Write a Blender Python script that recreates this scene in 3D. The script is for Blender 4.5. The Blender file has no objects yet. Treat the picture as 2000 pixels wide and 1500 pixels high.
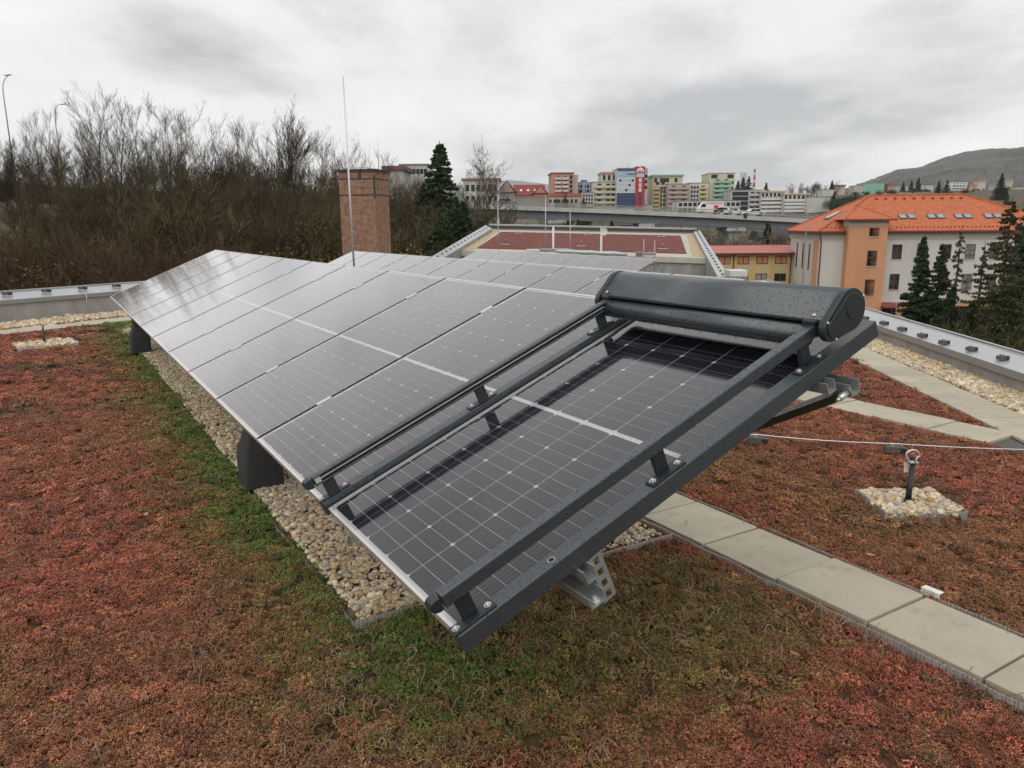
import bpy, math, random
import numpy as np
from mathutils import Matrix, Vector

R = math.radians
sc = bpy.context.scene
COL = sc.collection
random.seed(7)
RNG = np.random.default_rng(7)

# ------------------------------------------------------------------ camera
F_PX, PITCH, ROLL, EYE = 1483.66, 0.20706, -0.00826, 1.76
_cp, _sp, _cr, _sr = math.cos(PITCH), math.sin(PITCH), math.cos(ROLL), math.sin(ROLL)
_f = Vector((0, _cp, -_sp))
_r0, _u0 = Vector((1, 0, 0)), Vector((0, _sp, _cp))
_r = _cr * _r0 + _sr * _u0
_u = -_sr * _r0 + _cr * _u0
cd = bpy.data.cameras.new('camera')
cam = bpy.data.objects.new('camera', cd)
COL.objects.link(cam)
cd.sensor_width = 36.0
cd.lens = F_PX / 2000 * 36.0
cd.clip_start, cd.clip_end = 0.05, 12000
cam.matrix_world = Matrix(((_r.x, _u.x, -_f.x, 0), (_r.y, _u.y, -_f.y, 0), (_r.z, _u.z, -_f.z, EYE), (0, 0, 0, 1)))
sc.camera = cam

# ------------------------------------------------------------------ sky, sun, exposure
SUN_EL, SUN_AZ = R(52), R(205)       # high and veiled, a little behind the camera
world = bpy.data.worlds.new('World')
sc.world = world
world.use_nodes = True
wn, wl = world.node_tree.nodes, world.node_tree.links
wn.clear()


def build_sky():
    def N(t, **k):
        n = wn.new(t)
        for a, b in k.items():
            setattr(n, a, b)
        return n

    def mth(op, a, b=None, c=None):
        n = N('ShaderNodeMath', operation=op)
        for i, v in enumerate((a, b, c)):
            if v is None:
                continue
            if isinstance(v, (int, float)):
                n.inputs[i].default_value = v
            else:
                wl.new(v, n.inputs[i])
        return n.outputs[0]
    tc = N('ShaderNodeTexCoord')
    sp = N('ShaderNodeSeparateXYZ')
    wl.new(tc.outputs['Generated'], sp.inputs[0])
    zz = mth('ADD', mth('MAXIMUM', sp.outputs['Z'], 0.0), 0.24)
    cx, cy = mth('DIVIDE', sp.outputs['X'], zz), mth('DIVIDE', sp.outputs['Y'], zz)
    cb = N('ShaderNodeCombineXYZ')
    wl.new(cx, cb.inputs[0]); wl.new(cy, cb.inputs[1])
    n1 = N('ShaderNodeTexNoise'); n1.inputs['Scale'].default_value = 0.55
    n1.inputs['Detail'].default_value = 7; n1.inputs['Roughness'].default_value = 0.52
    n1.inputs['Distortion'].default_value = 0.5
    mp = N('ShaderNodeMapping'); mp.inputs['Location'].default_value = (-3.583, 17.732, 1.205)
    mp.inputs['Scale'].default_value = (1.0, 0.75, 1.0)
    wl.new(cb.outputs[0], mp.inputs[0]); wl.new(mp.outputs[0], n1.inputs['Vector'])
    n2 = N('ShaderNodeTexNoise'); n2.inputs['Scale'].default_value = 1.9
    n2.inputs['Detail'].default_value = 6; n2.inputs['Roughness'].default_value = 0.58
    mp2 = N('ShaderNodeMapping'); mp2.inputs['Location'].default_value = (12.717, -8.264, -3.086)
    wl.new(cb.outputs[0], mp2.inputs[0]); wl.new(mp2.outputs[0], n2.inputs['Vector'])
    s = mth('ADD', mth('MULTIPLY', n1.outputs[0], 0.74), mth('MULTIPLY', n2.outputs[0], 0.26))
    cr = N('ShaderNodeValToRGB')
    e = cr.color_ramp.elements
    e[0].position, e[0].color = 0.38, (0.285, 0.287, 0.29, 1)
    e[1].position, e[1].color = 0.66, (0.60, 0.59, 0.575, 1)
    k = e.new(0.47); k.color = (0.475, 0.472, 0.468, 1)
    k = e.new(0.57); k.color = (0.55, 0.545, 0.535, 1)
    wl.new(s, cr.inputs[0])
    sky = N('ShaderNodeTexSky', sky_type='NISHITA', sun_disc=False)
    sky.sun_elevation, sky.sun_rotation = SUN_EL, SUN_AZ
    b1, b2 = N('ShaderNodeBackground'), N('ShaderNodeBackground')
    wl.new(sky.outputs[0], b1.inputs[0]); b1.inputs[1].default_value = 0.08
    wl.new(cr.outputs[0], b2.inputs[0]); b2.inputs[1].default_value = 1.18
    mx = N('ShaderNodeMixShader'); mx.inputs[0].default_value = 0.95   # an almost closed cloud deck
    wl.new(b1.outputs[0], mx.inputs[1]); wl.new(b2.outputs[0], mx.inputs[2])
    out = N('ShaderNodeOutputWorld')
    wl.new(mx.outputs[0], out.inputs[0])


build_sky()
sd = bpy.data.lights.new('sun', 'SUN')
sd.energy, sd.angle, sd.color = 0.9, R(75), (1.0, 0.97, 0.92)
sun = bpy.data.objects.new('sun', sd)
COL.objects.link(sun)
_sdir = Vector((math.sin(SUN_AZ) * math.cos(SUN_EL), math.cos(SUN_AZ) * math.cos(SUN_EL), math.sin(SUN_EL)))
sun.rotation_euler = _sdir.to_track_quat('Z', 'Y').to_euler()
sun.location = (0, 0, 60)
vs = sc.view_settings
vs.view_transform, vs.look, vs.gamma, vs.exposure = 'Standard', 'None', 1.0, 0.72
vs.use_curve_mapping = False
sc.cycles.max_bounces = 6
sc.cycles.transparent_max_bounces = 8
sc.cycles.volume_bounces = 1
sc.cycles.use_denoising = True


# ------------------------------------------------------------------ frames
def at(px, py, Y):
    """point on the sight line through a photo position, Y metres ahead"""
    px, py, Y = float(px), float(py), float(Y)
    d = _f + (px - 1000) / F_PX * _r - (py - 750) / F_PX * _u
    t = Y / d.y
    return Vector((d.x * t, Y, d.z * t + EYE))


YAW = -0.54515                       # heading of the panel rows
D2 = np.array([math.sin(YAW), math.cos(YAW)])
N2 = np.array([math.cos(YAW), -math.sin(YAW)])
RZ = -YAW


def W(U, V, z=0.0):
    return Vector((U * D2[0] + V * N2[0], U * D2[1] + V * N2[1], z))


def UV(x, y):
    return x * D2[0] + y * D2[1], x * N2[0] + y * N2[1]


# ------------------------------------------------------------------ mesh helpers
class MB:
    def __init__(s):
        s.v, s.f, s.m, s.sm = [], [], [], []

    def face(s, idx, mi=0, sm=False):
        s.f.append(tuple(idx)); s.m.append(mi); s.sm.append(sm)

    def box(s, x0, x1, y0, y1, z0, z1, mi=0):
        b = len(s.v)
        s.v += [(x0, y0, z0), (x1, y0, z0), (x1, y1, z0), (x0, y1, z0), (x0, y0, z1), (x1, y0, z1), (x1, y1, z1), (x0, y1, z1)]
        for q in ((0, 3, 2, 1), (4, 5, 6, 7), (0, 1, 5, 4), (1, 2, 6, 5), (2, 3, 7, 6), (3, 0, 4, 7)):
            s.face([b + i for i in q], mi)
        return s

    def obox(s, c, ax, ay, az, mi=0):
        """box from a centre and three half-axis vectors"""
        c, ax, ay, az = Vector(c), Vector(ax), Vector(ay), Vector(az)
        b = len(s.v)
        for k in (-1, 1):
            for i, j in ((-1, -1), (1, -1), (1, 1), (-1, 1)):
                s.v.append(tuple(c + ax * i + ay * j + az * k))
        for q in ((0, 3, 2, 1), (4, 5, 6, 7), (0, 1, 5, 4), (1, 2, 6, 5), (2, 3, 7, 6), (3, 0, 4, 7)):
            s.face([b + i for i in q], mi)
        return s

    def bar(s, p0, p1, wx, wz, up=(0, 0, 1), mi=0):
        p0, p1 = Vector(p0), Vector(p1)
        d = p1 - p0
        y = d.normalized()
        x = y.cross(Vector(up))
        if x.length < 1e-5:
            x = y.cross(Vector((1, 0, 0)))
        x.normalize()
        z = x.cross(y)
        return s.obox((p0 + p1) / 2, x * wx / 2, d / 2, z * wz / 2, mi)

    def extrude(s, poly, vec, mi=0, smooth=False, cap_mi=None):
        """closed 3D polygon swept along vec"""
        b, n = len(s.v), len(poly)
        vec = Vector(vec)
        s.v += [tuple(Vector(p)) for p in poly] + [tuple(Vector(p) + vec) for p in poly]
        for i in range(n):
            j = (i + 1) % n
            s.face((b + i, b + j, b + n + j, b + n + i), mi, smooth)
        c = mi if cap_mi is None else cap_mi
        s.face([b + i for i in reversed(range(n))], c)
        s.face([b + n + i for i in range(n)], c)
        return s

    def tube(s, pts, rad, n=8, mi=0, caps=True, smooth=True):
        pts = [Vector(p) for p in pts]
        if not hasattr(rad, '__len__'):
            rad = [rad] * len(pts)
        b = len(s.v)
        up = None
        for i, p in enumerate(pts):
            d = (pts[min(i + 1, len(pts) - 1)] - pts[max(i - 1, 0)]).normalized()
            if up is None:
                up = Vector((0, 0, 1)) if abs(d.z) < 0.9 else Vector((1, 0, 0))
            x = d.cross(up).normalized()
            up = x.cross(d).normalized()
            for k in range(n):
                a = 2 * math.pi * k / n
                s.v.append(tuple(p + (x * math.cos(a) + up * math.sin(a)) * rad[i]))
        for i in range(len(pts) - 1):
            for k in range(n):
                l = (k + 1) % n
                s.face((b + i * n + k, b + i * n + l, b + (i + 1) * n + l, b + (i + 1) * n + k), mi, smooth)
        if caps:
            s.face([b + k for k in reversed(range(n))], mi)
            e = b + (len(pts) - 1) * n
            s.face([e + k for k in range(n)], mi)
        return s

    def quad(s, a, b, c, d, mi=0):
        k = len(s.v)
        s.v += [tuple(a), tuple(b), tuple(c), tuple(d)]
        s.face((k, k + 1, k + 2, k + 3), mi)
        return s

    def poly(s, pts, mi=0):
        k = len(s.v)
        s.v += [tuple(p) for p in pts]
        s.face(range(k, k + len(pts)), mi)
        return s

    def mesh(s, name, mats):
        me = bpy.data.meshes.new(name)
        me.from_pydata(s.v, [], s.f)
        if not isinstance(mats, (list, tuple)):
            mats = [mats]
        for m in mats:
            me.materials.append(m)
        me.polygons.foreach_set('material_index', s.m)
        me.polygons.foreach_set('use_smooth', s.sm)
        me.update()
        return me

    def build(s, name, mats, parent=None, M=None, bevel=0.0):
        return add(name, s.mesh(name, mats), parent, M, bevel)


def add(name, me, parent=None, M=None, bevel=0.0):
    o = bpy.data.objects.new(name, me)
    COL.objects.link(o)
    if parent is not None:
        o.parent = parent
    if M is not None:
        o.matrix_local = M
    if bevel > 0:
        b = o.modifiers.new('bevel', 'BEVEL')
        b.width, b.segments, b.limit_method, b.angle_limit = bevel, 2, 'ANGLE', R(40)
    return o


def empty(name, M=None, loc=None):
    o = bpy.data.objects.new(name, None)
    COL.objects.link(o)
    o.empty_display_size = 0.2
    if M is not None:
        o.matrix_world = M
    if loc is not None:
        o.location = loc
    return o


def tag(o, label=None, cat=None, group=None, kind=None):
    if label:
        o['label'] = label
    if cat:
        o['category'] = cat
    if group:
        o['group'] = group
    if kind:
        o['kind'] = kind
    return o


def np_mesh(name, V, Fc, mats, smooth=False, cols=None, mi=None):
    """mesh from numpy arrays; cols: {attribute: (n,3) colours per vertex}"""
    me = bpy.data.meshes.new(name)
    V = np.asarray(V, np.float32); Fc = np.asarray(Fc, np.int32)
    k = Fc.shape[1]
    me.vertices.add(len(V)); me.vertices.foreach_set('co', V.ravel())
    me.loops.add(Fc.size); me.loops.foreach_set('vertex_index', Fc.ravel())
    me.polygons.add(len(Fc))
    me.polygons.foreach_set('loop_start', np.arange(0, Fc.size, k, dtype=np.int32))
    me.polygons.foreach_set('use_smooth', np.full(len(Fc), smooth))
    if mi is not None:
        me.polygons.foreach_set('material_index', np.asarray(mi, np.int32))
    if not isinstance(mats, (list, tuple)):
        mats = [mats]
    for m in mats:
        me.materials.append(m)
    for nm, c in (cols or {}).items():
        a = me.attributes.new(nm, 'FLOAT_COLOR', 'POINT')
        c = np.asarray(c, np.float32)
        a.data.foreach_set('color', np.concatenate([c, np.ones((len(c), 1), np.float32)], 1).ravel())
    me.update(calc_edges=True)
    return me


def ordinal(i):
    a = ['first', 'second', 'third', 'fourth', 'fifth', 'sixth', 'seventh', 'eighth', 'ninth', 'tenth', 'eleventh', 'twelfth', 'thirteenth',
         'fourteenth', 'fifteenth', 'sixteenth', 'seventeenth', 'eighteenth', 'nineteenth', 'twentieth']
    if i < 20:
        return a[i]
    t = ['twent', 'thirt', 'fort', 'fift', 'sixt', 'sevent', 'eight', 'ninet'][(i + 1) // 10 - 2]
    return t + 'ieth' if (i + 1) % 10 == 0 else t + 'y-' + a[(i + 1) % 10 - 1]


# ------------------------------------------------------------------ value noise for python-side layout
_LAT = np.random.default_rng(3).random((256, 256))


def vnoise(x, y):
    x, y = np.asarray(x, float), np.asarray(y, float)
    xi, yi = np.floor(x).astype(int), np.floor(y).astype(int)
    fx, fy = x - xi, y - yi
    fx, fy = fx * fx * (3 - 2 * fx), fy * fy * (3 - 2 * fy)
    g = lambda a, b: _LAT[a % 256, b % 256]
    return (g(xi, yi) * (1 - fx) + g(xi + 1, yi) * fx) * (1 - fy) + (g(xi, yi + 1) * (1 - fx) + g(xi + 1, yi + 1) * fx) * fy


def fbm(x, y, s, o=4):
    t, a, n = 0.0, 0.5, 0.0
    for i in range(o):
        t = t + a * vnoise(x / s + 17 * i, y / s + 31 * i); n += a
        a *= 0.5; s *= 0.5
    return t / n


def smooth01(t):
    t = np.clip(t, 0, 1)
    return t * t * (3 - 2 * t)


# ------------------------------------------------------------------ materials
MATS = {}


def mat(name, col, rough=0.6, metal=0.0, var=0.12, scale=6.0, bump=0.0, bscale=60.0, coat=0.0, spec=0.5, coord='Object', stain=0.0, sscale=1.5):
    if name in MATS:
        return MATS[name]
    m = bpy.data.materials.new(name)
    m.use_nodes = True
    nt = m.node_tree
    n, l = nt.nodes, nt.links
    b = n['Principled BSDF']
    b.inputs['Roughness'].default_value = rough
    b.inputs['Metallic'].default_value = metal
    b.inputs['Specular IOR Level'].default_value = spec
    if coat:
        b.inputs['Coat Weight'].default_value = coat
        b.inputs['Coat Roughness'].default_value = 0.12
    tc = n.new('ShaderNodeTexCoord')
    nz = n.new('ShaderNodeTexNoise')
    nz.inputs['Scale'].default_value = scale; nz.inputs['Detail'].default_value = 5
    l.new(tc.outputs[coord], nz.inputs['Vector'])
    mr = n.new('ShaderNodeMapRange')
    mr.inputs[1].default_value, mr.inputs[2].default_value = 0.25, 0.75
    mr.inputs[3].default_value, mr.inputs[4].default_value = 1 - var, 1 + var
    l.new(nz.outputs[0], mr.inputs[0])
    mul = n.new('ShaderNodeVectorMath'); mul.operation = 'SCALE'
    mul.inputs[0].default_value = col[:3]
    l.new(mr.outputs[0], mul.inputs['Scale'])
    last = mul.outputs[0]
    if stain:
        n3 = n.new('ShaderNodeTexNoise'); n3.inputs['Scale'].default_value = sscale; n3.inputs['Detail'].default_value = 6
        mp = n.new('ShaderNodeMapping'); mp.inputs['Scale'].default_value = (1, 1, 0.25)
        l.new(tc.outputs[coord], mp.inputs[0]); l.new(mp.outputs[0], n3.inputs['Vector'])
        r3 = n.new('ShaderNodeMapRange'); r3.inputs[1].default_value, r3.inputs[2].default_value = 0.45, 0.7
        r3.inputs[3].default_value, r3.inputs[4].default_value = 1.0, 1.0 - stain
        l.new(n3.outputs[0], r3.inputs[0])
        m2 = n.new('ShaderNodeVectorMath'); m2.operation = 'SCALE'
        l.new(last, m2.inputs[0]); l.new(r3.outputs[0], m2.inputs['Scale'])
        last = m2.outputs[0]
    l.new(last, b.inputs['Base Color'])
    if bump:
        nb = n.new('ShaderNodeTexNoise'); nb.inputs['Scale'].default_value = bscale; nb.inputs['Detail'].default_value = 4
        l.new(tc.outputs[coord], nb.inputs['Vector'])
        bp = n.new('ShaderNodeBump'); bp.inputs['Strength'].default_value = 0.6; bp.inputs['Distance'].default_value = bump
        l.new(nb.outputs[0], bp.inputs['Height']); l.new(bp.outputs[0], b.inputs['Normal'])
    MATS[name] = m
    return m


def wet_metal(name, col, scale=75.0, rough=0.34, spec=0.5, dens=0.55, metal=0.6):
    """painted metal with rain drops standing on it"""
    m = bpy.data.materials.new(name); m.use_nodes = True
    n, l = m.node_tree.nodes, m.node_tree.links
    b = n['Principled BSDF']
    b.inputs['Specular IOR Level'].default_value = spec
    b.inputs['Metallic'].default_value = metal
    tc = n.new('ShaderNodeTexCoord')
    hs = []
    for sc_, th, off in ((scale, dens, 0.0), (scale * 1.9, dens * 0.85, 5.0)):
        mp = n.new('ShaderNodeMapping'); mp.inputs['Location'].default_value = (off, off * 2, off)
        l.new(tc.outputs['Object'], mp.inputs[0])
        v = n.new('ShaderNodeTexVoronoi'); v.inputs['Scale'].default_value = sc_
        l.new(mp.outputs[0], v.inputs['Vector'])
        sp = n.new('ShaderNodeSeparateColor'); l.new(v.outputs['Color'], sp.inputs[0])
        rad = n.new('ShaderNodeMath'); rad.operation = 'MULTIPLY_ADD'      # radius per cell, many cells stay dry
        l.new(sp.outputs[0], rad.inputs[0]); rad.inputs[1].default_value = 0.75; rad.inputs[2].default_value = -0.75 * (1 - th)
        q = n.new('ShaderNodeMath'); q.operation = 'SUBTRACT'
        l.new(rad.outputs[0], q.inputs[0]); l.new(v.outputs['Distance'], q.inputs[1])
        mr = n.new('ShaderNodeMapRange'); mr.inputs[1].default_value, mr.inputs[2].default_value = 0.0, 0.14
        l.new(q.outputs[0], mr.inputs[0]); hs.append(mr.outputs[0])
    mxh = n.new('ShaderNodeMath'); mxh.operation = 'MAXIMUM'
    l.new(hs[0], mxh.inputs[0]); l.new(hs[1], mxh.inputs[1])
    bp = n.new('ShaderNodeBump'); bp.inputs['Strength'].default_value = 1.0; bp.inputs['Distance'].default_value = 0.009
    l.new(mxh.outputs[0], bp.inputs['Height']); l.new(bp.outputs[0], b.inputs['Normal'])
    rr = n.new('ShaderNodeMapRange'); rr.inputs[3].default_value, rr.inputs[4].default_value = rough, 0.05
    l.new(mxh.outputs[0], rr.inputs[0]); l.new(rr.outputs[0], b.inputs['Roughness'])
    nz = n.new('ShaderNodeTexNoise'); nz.inputs['Scale'].default_value = 4; nz.inputs['Detail'].default_value = 5
    l.new(tc.outputs['Object'], nz.inputs['Vector'])
    mr = n.new('ShaderNodeMapRange'); mr.inputs[3].default_value, mr.inputs[4].default_value = 0.8, 1.2
    l.new(nz.outputs[0], mr.inputs[0])
    mul = n.new('ShaderNodeVectorMath'); mul.operation = 'SCALE'; mul.inputs[0].default_value = col
    l.new(mr.outputs[0], mul.inputs['Scale']); l.new(mul.outputs[0], b.inputs['Base Color'])
    MATS[name] = m
    return m


def tint_mat(name, where, rough=0.7, spread=0.5, spec=0.3, attr='tint', leaf=None, trans=0.0):
    """colour from a stored attribute (per instance or per vertex), optional per-leaf variation"""
    m = bpy.data.materials.new(name); m.use_nodes = True
    n, l = m.node_tree.nodes, m.node_tree.links
    b = n['Principled BSDF']
    b.inputs['Roughness'].default_value = rough; b.inputs['Specular IOR Level'].default_value = spec
    a = n.new('ShaderNodeAttribute'); a.attribute_type = where; a.attribute_name = attr
    last = a.outputs['Color']
    if leaf:
        g = n.new('ShaderNodeAttribute'); g.attribute_type = 'GEOMETRY'; g.attribute_name = leaf
        mm = n.new('ShaderNodeVectorMath'); mm.operation = 'MULTIPLY'
        l.new(last, mm.inputs[0]); l.new(g.outputs['Color'], mm.inputs[1]); last = mm.outputs[0]
    else:
        tc = n.new('ShaderNodeTexCoord'); nz = n.new('ShaderNodeTexNoise'); nz.inputs['Scale'].default_value = 55; nz.inputs['Detail'].default_value = 4
        l.new(tc.outputs['Object'], nz.inputs['Vector'])
        mr = n.new('ShaderNodeMapRange'); mr.inputs[3].default_value, mr.inputs[4].default_value = 1 - spread, 1 + spread
        l.new(nz.outputs[0], mr.inputs[0])
        mm = n.new('ShaderNodeVectorMath'); mm.operation = 'SCALE'
        l.new(last, mm.inputs[0]); l.new(mr.outputs[0], mm.inputs['Scale']); last = mm.outputs[0]
    l.new(last, b.inputs['Base Color'])
    MATS[name] = m
    return m


def scatter(name, pts, rot, scl, idx, tint, protos, label, cat, kind='stuff', zs=None):
    """one object of loose stuff: prototypes instanced on stored points"""
    me = bpy.data.meshes.new(name)
    n = len(pts)
    me.vertices.add(n); me.vertices.foreach_set('co', np.asarray(pts, np.float32).ravel())
    for nm, ty, key, arr in (('rot', 'FLOAT_VECTOR', 'vector', rot), ('scl', 'FLOAT_VECTOR', 'vector', scl), ('idx', 'INT', 'value', idx)):
        a = me.attributes.new(nm, ty, 'POINT')
        a.data.foreach_set(key, np.asarray(arr, np.int32 if ty == 'INT' else np.float32).ravel())
    a = me.attributes.new('tint', 'FLOAT_COLOR', 'POINT')
    a.data.foreach_set('color', np.concatenate([tint, np.ones((n, 1))], 1).astype(np.float32).ravel())
    o = add(name, me)
    tag(o, label, cat, kind=kind)
    pc = bpy.data.collections.new(name + '_source')
    for p in protos:
        pc.objects.link(p)
    ng = bpy.data.node_groups.new(name + '_nodes', 'GeometryNodeTree')
    ng.interface.new_socket('Geometry', in_out='INPUT', socket_type='NodeSocketGeometry')
    ng.interface.new_socket('Geometry', in_out='OUTPUT', socket_type='NodeSocketGeometry')
    gi, go = ng.nodes.new('NodeGroupInput'), ng.nodes.new('NodeGroupOutput')
    ci = ng.nodes.new('GeometryNodeCollectionInfo')
    ci.inputs['Collection'].default_value = pc
    ci.inputs['Separate Children'].default_value = True
    ci.inputs['Reset Children'].default_value = True
    ip = ng.nodes.new('GeometryNodeInstanceOnPoints')
    ip.inputs['Pick Instance'].default_value = True

    def na(nm, dt):
        q = ng.nodes.new('GeometryNodeInputNamedAttribute'); q.data_type = dt; q.inputs['Name'].default_value = nm
        return q.outputs['Attribute']
    L = ng.links
    L.new(gi.outputs[0], ip.inputs['Points']); L.new(ci.outputs[0], ip.inputs['Instance'])
    L.new(na('idx', 'INT'), ip.inputs['Instance Index'])
    L.new(na('rot', 'FLOAT_VECTOR'), ip.inputs['Rotation'])
    L.new(na('scl', 'FLOAT_VECTOR'), ip.inputs['Scale'])
    L.new(ip.outputs[0], go.inputs[0])
    md = o.modifiers.new('scatter', 'NODES'); md.node_group = ng
    return o


def proto(name, me):
    return bpy.data.objects.new(name, me)          # never linked to the scene itself

# ================================================================== the roof terrace
A_R, A_L = R(4.5), R(33)
PR, NR = np.array([math.sin(A_R), math.cos(A_R)]), np.array([math.cos(A_R), -math.sin(A_R)])     # right parapet: along / outward
PLD, NL = np.array([math.sin(A_L), math.cos(A_L)]), np.array([math.cos(A_L), -math.sin(A_L)])    # left parapet: along / inward


def offs(x, y):
    return x * NR[0] + y * NR[1], x * NL[0] + y * NL[1]


S_SED, S_PAV, S_WALL, S_OUT = 3.66, 4.157, 4.656, 5.21
L_SED, L_PAV, L_WALL, L_OUT = -14.15, -14.78, -15.75, -16.45
G_V0, G_V1, G_U0, G_U1 = 1.03, 2.88, 3.07, 15.2      # gravel bed under the front row
P1_V0, P1_V1 = 2.95, 3.40                             # slab path behind it
P2_V0, P2_V1 = 6.33, 6.80                             # slab path that runs to the parapet
TRAYS = [(2.51, 4.55, 0.25, 0.0), (-7.2, 11.62, 0.40, R(40))]


def zone(x, y):
    """0 sedum, 1 gravel, 2 slabs, 3 outside"""
    U, V = UV(x, y)
    s, l = offs(x, y)
    z = np.zeros(np.shape(x), int)
    z[(V > P1_V0 - .02) & (V < P1_V1 + .02) & (U < 18)] = 2
    z[(V > P2_V0 - .01) & (V < P2_V1 + .01) & (U > 1.5) & (U < 19)] = 2
    z[(V > G_V0) & (V < G_V1) & (U > G_U0) & (U < G_U1)] = 1
    z[(V > 5.0) & (V < 6.33) & (U > 6.2) & (U < 19)] = 1
    for (cx, cy, h, a) in TRAYS:
        dx, dy = x - cx, y - cy
        rx, ry = dx * math.cos(a) + dy * math.sin(a), -dx * math.sin(a) + dy * math.cos(a)
        z[(abs(rx) < h) & (abs(ry) < h * .82)] = 1
    z[(s > S_SED)] = 2
    z[(s > S_PAV)] = 1
    z[(l < L_SED)] = 2
    z[(l < L_PAV)] = 1
    z[(s > S_WALL) | (l < L_WALL)] = 3
    return z


def tint_at(x, y):
    """the sedum's own colour: red where dry, green along the gravel and in the lee of the panels"""
    U, V = UV(x, y)
    s, l = offs(x, y)
    n1, n2, n3 = fbm(x, y, 2.2), fbm(x + 40, y - 9, 0.55), fbm(x - 13, y + 71, 0.9)
    red, brown = np.array([.330, .104, .070]), np.array([.280, .136, .072])
    olive, green = np.array([.215, .158, .058]), np.array([.115, .170, .038])
    dark = np.array([.12, .095, .06])
    k = smooth01((n1 - .36) / .26) * .6 + smooth01((n2 - .38) / .25) * .4       # brown share
    near = smooth01((5.2 - y) / 3.0)
    k = np.clip(k * (.62 + .3 * near), 0, 1)
    left_band = np.where(V < 1.5, np.exp(-np.maximum(0, 1.05 - V) / .30), 0) * smooth01((U - 1.6) / 1.2)
    front = smooth01((3.25 - U) / .5) * smooth01((V - .75) / .7) * smooth01((3.0 - V) / .2) * smooth01((U - 1.35) / .9)
    lee = smooth01((V - 3.3) / .1) * smooth01((6.0 - V) / 2.2) * smooth01((6.4 - U) / 2.0) * .55
    foot = .30 * smooth01((3.4 - y) / 1.5)
    g = np.clip(np.maximum.reduce([left_band * 1.35, front * .52, lee * .5, foot * .0]) * (.35 + 1.25 * n3), 0, 1)
    c = red[None] * (1 - k[:, None]) + brown[None] * k[:, None]
    a = smooth01(g / .5)[:, None]
    c = c * (1 - a) + olive[None] * a
    b = smooth01((g - .45) / .5)[:, None]
    c = c * (1 - b) + green[None] * b
    bare = smooth01((fbm(x + 5, y + 3, .7, 3) - .70) / .08)[:, None]
    c = c * (1 - .75 * bare) + dark[None] * .75 * bare
    return c


# substrate sheet, one ground for all roof plants
def build_roof_ground():
    xs, ys = np.arange(-14, 9.01, 0.125), np.arange(-3.5, 26.01, 0.125)
    X, Y = np.meshgrid(xs, ys)
    nx, ny = len(xs), len(ys)
    x, y = X.ravel(), Y.ravel()
    z = -.028 + .012 * (fbm(x, y, .6) - .5) * 2
    V = np.stack([x, y, z], 1)
    i = np.arange(nx * ny).reshape(ny, nx)
    Fc = np.stack([i[:-1, :-1], i[:-1, 1:], i[1:, 1:], i[1:, :-1]], -1).reshape(-1, 4)
    c = V[Fc].mean(1)
    s, l = offs(c[:, 0], c[:, 1])
    Fc = Fc[(s < S_WALL + .1) & (l > L_WALL - .1)]
    cols = tint_at(x, y) * .22 + np.array([.035, .024, .014])
    cols[zone(x, y) == 1] = (.20, .17, .13)
    m = tint_mat('substrate', 'GEOMETRY', rough=.95, spread=.5, spec=.1)
    o = add('roof_ground', np_mesh('roof_ground', V, Fc, m, True, {'tint': cols}))
    tag(o, 'brown planting substrate of the green roof under the sedum', kind='structure')


build_roof_ground()


def view_ok(x, y, near=0.85, m=1.5):
    return (y > near) & (np.abs(x) < .74 * y + m)


# ---- sedum: small sprigs with fleshy leaves, joined to tufts
def sedum_tuft(seed, n_sprig=30, rad=.05, leaf=.0066):
    g = np.random.default_rng(seed)
    oct_v = np.array([(1, 0, 0), (-1, 0, 0), (0, 1, 0), (0, -1, 0), (0, 0, 1.0), (0, 0, -1.0)], float)
    oct_f = np.array([(0, 2, 4), (2, 1, 4), (1, 3, 4), (3, 0, 4), (2, 0, 5), (1, 2, 5), (3, 1, 5), (0, 3, 5)])
    Vs, Fs, Cs = [], [], []
    n = 0
    for i in range(n_sprig):
        a, r = g.random() * 6.283, rad * math.sqrt(g.random())
        bx, by = r * math.cos(a), r * math.sin(a)
        h = g.uniform(.008, .034) * (1 - .45 * (r / rad) ** 2)
        tip = g.uniform(.75, 1.3)
        lean = g.normal(0, .25, 2)
        for j in range(g.integers(6, 10)):
            t = g.random()
            th = g.random() * 6.283
            el = g.uniform(-.1, 1.1)
            d = np.array([math.cos(th) * math.cos(el), math.sin(th) * math.cos(el), math.sin(el)])
            L = leaf * g.uniform(.6, 1.25)
            q = np.cross(d, (0, 0, 1)); q /= np.linalg.norm(q) + 1e-9
            w = np.cross(q, d)
            c = np.array([bx + lean[0] * h, by + lean[1] * h, h * (.35 + .65 * t)]) + d * L * .8
            P = c + oct_v[:, :1] * d * L + oct_v[:, 1:2] * q * L * .42 + oct_v[:, 2:] * w * L * .36
            Vs.append(P); Fs.append(oct_f + n); n += 6
            k = tip * g.uniform(.65, 1.35)
            col = np.array([k * g.uniform(.9, 1.12), k * g.uniform(.85, 1.15), k * g.uniform(.7, 1.2)])
            Cs.append(np.repeat(col[None], 6, 0))
    return np_mesh('sedum_tuft', np.concatenate(Vs), np.concatenate(Fs), MATS['sedum_leaf'], True, {'lv': np.concatenate(Cs)})


tint_mat('sedum_leaf', 'INSTANCER', rough=.5, spec=.35, leaf='lv')
tint_mat('dry_stem', 'INSTANCER', rough=.75, spread=.3, spec=.2)
tint_mat('pebble', 'INSTANCER', rough=.55, spread=.35, spec=.4)


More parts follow.
